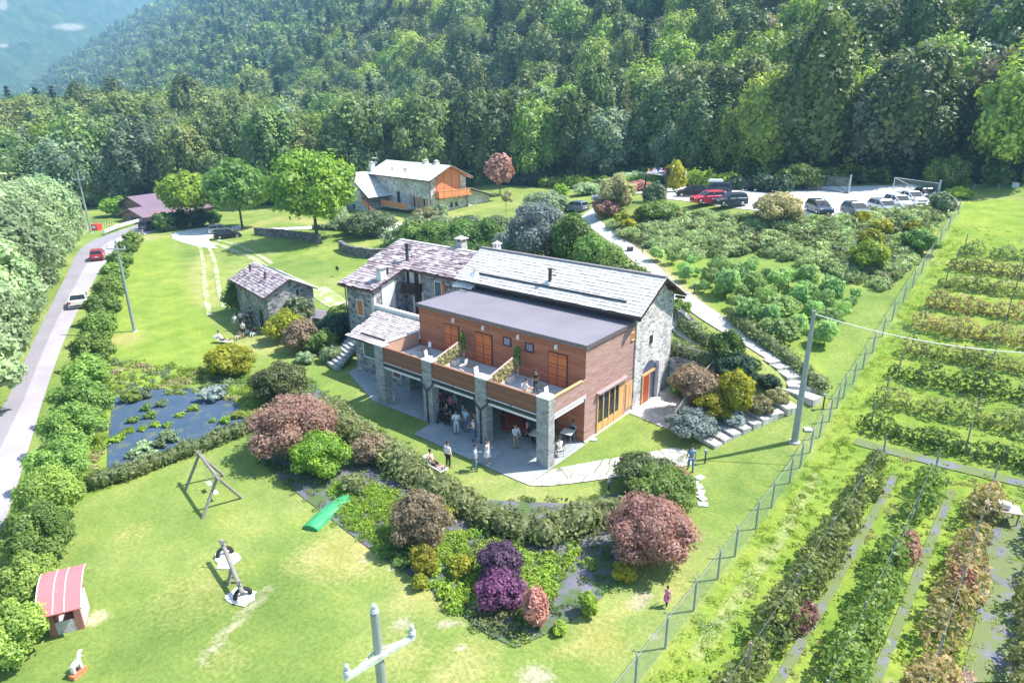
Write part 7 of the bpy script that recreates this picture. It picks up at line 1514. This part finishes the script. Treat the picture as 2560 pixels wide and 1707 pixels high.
# ------------------------------------------------------------------ people
def skin(name, nodes, edges, mat, parent, sub=1):
    """one continuous surface grown round a skeleton"""
    me = bpy.data.meshes.new(name); me.from_pydata([n[0] for n in nodes], edges, []); o = link(name, me)
    md = o.modifiers.new('s', 'SKIN'); md.use_smooth_shade = True
    for v, n in zip(me.skin_vertices[0].data, nodes): v.radius = (n[1], n[1] if len(n) < 3 else n[2])
    me.skin_vertices[0].data[0].use_root = True; o.modifiers.new('u', 'SUBSURF').levels = sub; o.modifiers['u'].render_levels = sub
    dg = bpy.context.evaluated_depsgraph_get(); dg.update(); m2 = bpy.data.meshes.new_from_object(o.evaluated_get(dg)); bpy.data.objects.remove(o)
    m2.materials.clear(); m2.materials.append(mat); return link(name, m2, parent)
CL_ = {}
def cloth(n, c): return plain(n+' cloth', c, .85, var=.08, scale=8)
def person(pos, rz, label, top, bottom, pose='stand', h=1.75, hair=HAIR, sleeve=.55, shorts=False, topless=False, dress=False, arms=None, name='person', group=None, shoes=None, cap=None):
    """faces +x; built standing, seated or lying"""
    e = empty(name, pos, rz, label, 'person', group); k = h/1.75
    hipz = {'stand': .92, 'walk': .91, 'sit': .50, 'floor': .14, 'lie': .42}[pose]
    lean = {'stand': .0, 'walk': .04, 'sit': .05, 'floor': -.12, 'lie': -.42}[pose]
    def P(x, y, z): return (x*k, y*k, z*k)
    sh = hipz+.50*math.cos(lean*1.4); sx = lean
    pel = P(0, 0, hipz); wst = P(sx*.35, 0, hipz+.18); che = P(sx*.75, 0, hipz+.38*math.cos(lean)); nk = P(sx, 0, sh+.05); hd0 = P(sx+.02, 0, sh+.17); hd1 = P(sx+.03, 0, sh+.29)
    S = {s: P(sx, s*.19, sh-.02) for s in (-1, 1)}; E = {}; Hn = {}; Hp = {}; K = {}; A = {}; T = {}
    arms = arms or ('down', 'down')
    for s, am in zip((-1, 1), arms):
        if am == 'down': E[s] = P(sx-.02, s*.25, sh-.31); Hn[s] = P(sx+.06, s*.27, sh-.56)
        elif am == 'bent': E[s] = P(sx+.02, s*.25, sh-.30); Hn[s] = P(sx+.27, s*.14, sh-.22)
        elif am == 'up': E[s] = P(sx+.16, s*.30, sh-.10); Hn[s] = P(sx+.17, s*.15, sh+.13)
        elif am == 'front': E[s] = P(sx+.16, s*.23, sh-.24); Hn[s] = P(sx+.38, s*.12, sh-.30)
        Hp[s] = s
    for s in (-1, 1):
        hj = P(0, s*.10, hipz-.02)
        if pose == 'stand': K[s] = P(.02, s*.11, .49); A[s] = P(-.02, s*.12, .08)
        elif pose == 'walk': K[s] = P(.02+.14*s, s*.10, .49); A[s] = P(.20*s, s*.10, .10)
        elif pose == 'sit': K[s] = P(.44, s*.12, .50); A[s] = P(.46, s*.12, .08)
        elif pose == 'floor': K[s] = P(.38, s*.15, .42); A[s] = P(.62, s*.13, .08)
        else: K[s] = P(.44, s*.10, .44); A[s] = P(.86, s*.10, .38)
        T[s] = (A[s][0]+.15*k, A[s][1], A[s][2]-.05*k) if pose != 'lie' else (A[s][0]+.05*k, A[s][1], A[s][2]+.14*k)
    nodes = [(pel, .135*k, .115*k), (wst, .115*k, .10*k), (che, .15*k, .11*k), (nk, .055*k), (hd0, .075*k), (hd1, .088*k)]; ed = [(0, 1), (1, 2), (2, 3), (3, 4), (4, 5)]
    for s in (-1, 1):
        b = len(nodes); nodes += [(S[s], .058*k), (E[s], .043*k), (Hn[s], .028*k)]; ed += [(2, b), (b, b+1), (b+1, b+2)]
        d = (Vector(Hn[s])-Vector(E[s])).normalized(); palm = Vector(Hn[s])+d*.07*k; nodes.append((tuple(palm), .032*k, .018*k)); ed.append((b+2, b+3)); pv = d.cross(Vector((0, 0, 1)) if abs(d.z) < .9 else Vector((1, 0, 0))).normalized()
        for j, (o_, ln) in enumerate(((-.03, .065), (-.01, .078), (.01, .072), (.03, .058))):
            c_ = len(nodes); nodes.append((tuple(palm+d*ln*k+pv*o_*k*1.3+Vector((.008, 0, -.006))*j), .009*k)); ed.append((b+3, c_))
        c_ = len(nodes); nodes.append((tuple(Vector(Hn[s])+d*.05*k-pv*.055*k), .010*k)); ed.append((b+2, c_))
        b = len(nodes); nodes += [(K[s], .055*k), (A[s], .036*k), (T[s], .034*k)]; hb_ = len(nodes); nodes.append((P(0, s*.10, hipz-.06), .085*k)); ed += [(0, hb_), (hb_, b), (b, b+1), (b+1, b+2)]
    body = skin('body', nodes, ed, SKIN, e)
    mb = MB(); hc = Vector(hd1)
    mb.ball(tuple(hc+Vector((-.022*k, 0, .030*k))), .108*k, 9, 6, 0, (1., .95, .92)); mb.build('hair', [hair if cap is None else cap], e, smooth=True)
    mb = MB(); mb.cyl(hc+Vector((.085*k, 0, -.015*k)), hc+Vector((.115*k, 0, -.03*k)), .016*k, .012*k, 6)
    for s in (-1, 1): mb.ball(tuple(hc+Vector((0, s*.088*k, -.01*k))), .022*k, 6, 4)
    mb.build('face_features', [SKIN], e)
    mb = MB()
    for s in (-1, 1): mb.ball(tuple(hc+Vector((.082*k, s*.032*k, .005*k))), .011*k, 6, 4)
    mb.cbox(tuple(hc+Vector((.088*k, 0, -.055*k))), (.012*k, .045*k, .008*k)); mb.build('eyes_and_mouth', [HAIR], e)
    if not topless:
        nd = [(tuple(Vector(pel)+Vector((0, 0, .02*k))), .15*k, .13*k), (wst, .135*k, .118*k), (che, .165*k, .125*k), (tuple(Vector(che).lerp(Vector(nk), .72)), .085*k)]; eg = [(0, 1), (1, 2), (2, 3)]
        for s in (-1, 1):
            b = len(nd); el = Vector(S[s]).lerp(Vector(E[s]), min(1, sleeve*1.4)); nd += [(S[s], .072*k), (tuple(el), .058*k)]; eg += [(2, b), (b, b+1)]
            if sleeve > .8: nd.append((tuple(Vector(E[s]).lerp(Vector(Hn[s]), .85)), .040*k)); eg.append((b+1, b+2))
        skin('dress' if dress else 'shirt', nd, eg, top, e)
        if dress: MB().cyl(tuple(Vector(P(0, 0, hipz-.30))), tuple(Vector(wst)), .24*k, .135*k, 12).build('skirt', [top], e)
    nd = [(tuple(Vector(pel)+Vector((0, 0, .03*k))), .148*k, .128*k)]; eg = []
    for s in (-1, 1):
        b = len(nd); kk = Vector(P(0, s*.10, hipz-.05)); nd += [(tuple(kk), .098*k), (K[s] if not shorts else tuple(kk.lerp(Vector(K[s]), .75)), .072*k if not shorts else .088*k)]; eg += [(0, b), (b, b+1)]
        if not shorts: nd.append((tuple(Vector(K[s]).lerp(Vector(A[s]), .93)), .058*k)); eg.append((b+1, b+2))
    skin('shorts' if shorts else 'trousers', nd, eg, bottom, e)
    for s in (-1, 1):
        a = Vector(A[s]); t2 = Vector(T[s]); MB().ball(tuple((a+t2)/2-Vector((0, 0, .01*k))), .055*k, 8, 6, 0, (2.1, .85, .75) if pose != 'lie' else (.9, .85, 2.)).build('shoe', [shoes or TRIM], e)
    return e
cW, cLB, cB, cDk, cNv, cTeal, cKh, cRed, cPk, cGrn = cloth('white', (.72, .72, .74)), cloth('light blue', (.42, .58, .72)), cloth('blue', (.16, .30, .48)), cloth('black', (.02, .02, .025)), cloth('navy', (.04, .06, .12)), cloth('teal', (.06, .30, .38)), cloth('khaki', (.34, .30, .22)), cloth('dark red', (.30, .03, .06)), cloth('pink', (.75, .18, .42)), cloth('green', (.20, .50, .28))
cBj = cloth('blue jeans', (.12, .22, .38)); cPW = cloth('pale trousers', (.60, .66, .70)); cBg = cloth('beige', (.48, .42, .33))
tzz = Vector((0, 0, .05))
def fc(px, py): return G(px, py)
TOCAM = -.95
# on the lawn edge and terrace
person(G(1121, 1168), 1.6, 'person in a white jacket and black trousers standing on the lawn edge, back turned', cW, cDk, sleeve=1.)
person(G(1189, 1176), .7, 'person in a pale blue shirt and jeans standing at the terrace edge', cLB, cBj, arms=('down', 'bent'))
person(G(1219, 1163)+tzz, .3, 'person in a white dress with bare arms raised to the face beside the shirted one', cW, cW, shorts=True, dress=True, arms=('up', 'bent'), h=1.72, sleeve=.15, shoes=PWHITE)
# lounger with a lying person
def lounger(p, rz, label):
    e = empty('sun_lounger', p, rz, label, 'sun lounger'); MB().cbox((.35, 0, .30), (1.25, .6, .05)).build('seat', [PWHITE], e); MB().cbox((-.48, 0, .48), (.75, .6, .05), 0, 0, .5, ('Y', .62)).build('backrest', [PWHITE], e)
    for x in (-.4, .85):
        for y in (-.26, .26): MB().cyl((x, y, 0), (x, y, .3), .025).build('leg', [PWHITE], e)
    return e
lounger(G(1087, 1172), -.1, 'white sun lounger on the lawn beside the curved hedge'); person(G(1087, 1172), -.1, 'person with bare chest and dark shorts reclining on the lawn lounger', cDk, cDk, 'lie', topless=True, shorts=True)
lounger(G(558, 858), .3, 'white sun lounger in the sun left of the cottage group'); person(G(558, 858), .3, 'person in white reclining on the lounger near the cottage', cW, cDk, 'lie', shorts=True)
person(G(1119, 1066)+tzz, 2., 'person all in black standing in front of the shaded group', cDk, cDk, arms=('down', 'bent'))
person(G(1139, 1037)+tzz, -1.8, 'person in a green shirt at the back of the covered terrace', cGrn, cNv)
person(G(1128, 1040)+tzz, -1.2, 'person in a pink top at the back of the covered terrace', cPk, cDk, h=1.62)
person(G(1104, 1034)+tzz, -.8, 'person in dark red near the second pillar under the balcony', cRed, cDk)
person(G(1142, 1086)+tzz, TOCAM, 'person in a white shirt and pale trousers, hands at the chest', cW, cPW, arms=('bent', 'bent'), sleeve=.9)
person(G(1166, 1080)+tzz, -1.3, 'broad person in a blue shirt and dark jeans, standing', cLB, cBj, arms=('down', 'down'), h=1.8)
person(G(1160, 1070)+tzz, -2.2, 'person in a grey blue shirt half hidden behind the broad blue one', cB, cNv, h=1.8)
person(G(1188, 1090)+tzz, -2.6, 'person in a pale top behind the third pillar', cW, cBj, h=1.7)
person(G(1185, 1104)+tzz, -2.2, 'person in a white shirt and jeans leaning at the third pillar', cW, cBj, arms=('front', 'front'), h=1.7)
person(G(1289, 1122)+tzz, -.4, 'person in a white shirt and khaki trousers standing by the picnic table', cW, cKh, arms=('front', 'front'), sleeve=.9)
def seated(x, y, rz, label, top, bot, **k):
    chair((x, y, .05), rz-math.pi/2, 'dark chair taken by the '+label.split(' seated')[0], DMET); person((x, y, .02), rz, label, top, bot, 'sit', arms=('front', 'front'), **k)
seated(-1.55, 1.6, 2.2, 'person in a teal shirt seated at the dining table', cTeal, cNv); seated(-3.2, 2.0, .3, 'person in dark red seated on the left of the dining table', cRed, cDk, hair=HAIRG)
seated(-2.2, 3.15, -1.7, 'person in a pale shirt seated behind the dining table', cW, cBj); seated(-1.45, 2.5, 2.9, 'person in white seated right of the dining table', cW, cDk)
seated(-.35, 1.75, 2.6, 'person in a white T-shirt seated in the open corner right of the pillar', cW, cW); seated(-.95, 4.3, -1.6, 'person in pale blue seated at the back corner table', cLB, cNv)
person(G(1117, 1028)+tzz, -1.4, 'person in a dark shirt furthest back under the balcony', cNv, cDk)
e = empty('pushchair', G(1107, 1058)+tzz, .4, 'black pushchair with a pink bag beside the second pillar', 'pushchair'); MB().cbox((0, 0, .55), (.5, .45, .5), 0, 0, .5, ('Y', .3)).build('seat', [cDk], e); MB().cyl((-.3, -.2, .2), (.4, -.2, 1.05), .02).cyl((-.3, .2, .2), (.4, .2, 1.05), .02).cyl((.4, -.2, 1.05), (.4, .2, 1.05), .02).build('frame', [DMET], e); MB().ball((.45, 0, .55), .2).build('bag', [cPk], e)
for s in (-.22, .22):
    for x in (-.3, .3): MB().cyl((x, s-.02, .1), (x, s+.02, .1), .1).build('wheel', [RUBBER], e)
# balcony pair
chair((-2.75, 1.35, BZf), 2.5-math.pi/2, 'pale chair under the balcony guest in white', PWHITE); person((-2.75, 1.35, BZf-.02), 1.0, 'person in a white shirt seated on the right of the balcony', cW, cBg, 'sit', arms=('front', 'front'))
person((-2.9, 2.6, BZf), -.4, 'person with dark hair and black clothes standing behind the right balcony table', cDk, cDk, h=1.5)
# path and lawn
person(G(1726, 1177), 2.2, 'person in blue walking up the flagstone path near the steps', cB, cBj, 'walk', sleeve=.4)
person(G(1665, 1516), 1.6, 'child in a pink dress running on the lawn beside the wire fence', cPk, cNv, 'walk', h=1.08, dress=True, sleeve=.3, arms=('down', 'front'), shoes=PWHITE, name='person')
# group by the cottage
person(G(591, 826), -.6, 'person in a white T-shirt and khaki trousers at the left of the cottage group', cW, cKh); person(G(606, 818), -.9, 'person in a white T-shirt and black cap behind the cottage group', cW, cDk, cap=cDk)
person(G(622, 824), -.7, 'person in a black T-shirt in the middle of the cottage group', cDk, cNv); person(G(630, 812), -1.2, 'person in dark clothes leaning near the cottage door', cNv, cDk)
person(G(610, 845), 1.9, 'person in a white top and shorts walking towards the cottage group', cW, cDk, 'walk', shorts=True)
for px, py, lb, a_, b_ in ((601, 846, 'person in beige sitting on the grass in front of the cottage group', cBg, cBg), (638, 838, 'person in black with pale trousers sitting low by the cottage door', cDk, cPW), (626, 832, 'person in a dark top crouching in the middle of the cottage group', cDk, cPW)): person(G(px, py), -1.2, lb, a_, b_, 'floor', arms=('front', 'front'), h=1.65)
for e_ in [o for o in SC.objects if o.get('category') == 'person']: pass

# ------------------------------------------------------------------ air between here and the far mountain
mb = MB(); mb.box(-3700, 950, -900, 2700, -14, 470)
hz = bpy.data.materials.new('haze air'); hz.use_nodes = True; t = hz.node_tree; t.nodes.clear()
out = N(t, 'ShaderNodeOutputMaterial'); pv = N(t, 'ShaderNodeVolumePrincipled'); pv.inputs['Color'].default_value = (.34, .68, 1., 1)
pv.inputs['Density'].default_value = .00044; pv.inputs['Anisotropy'].default_value = .1; t.links.new(pv.outputs[0], out.inputs[1])
tag(mb.build('haze', [hz]), kind='stuff')
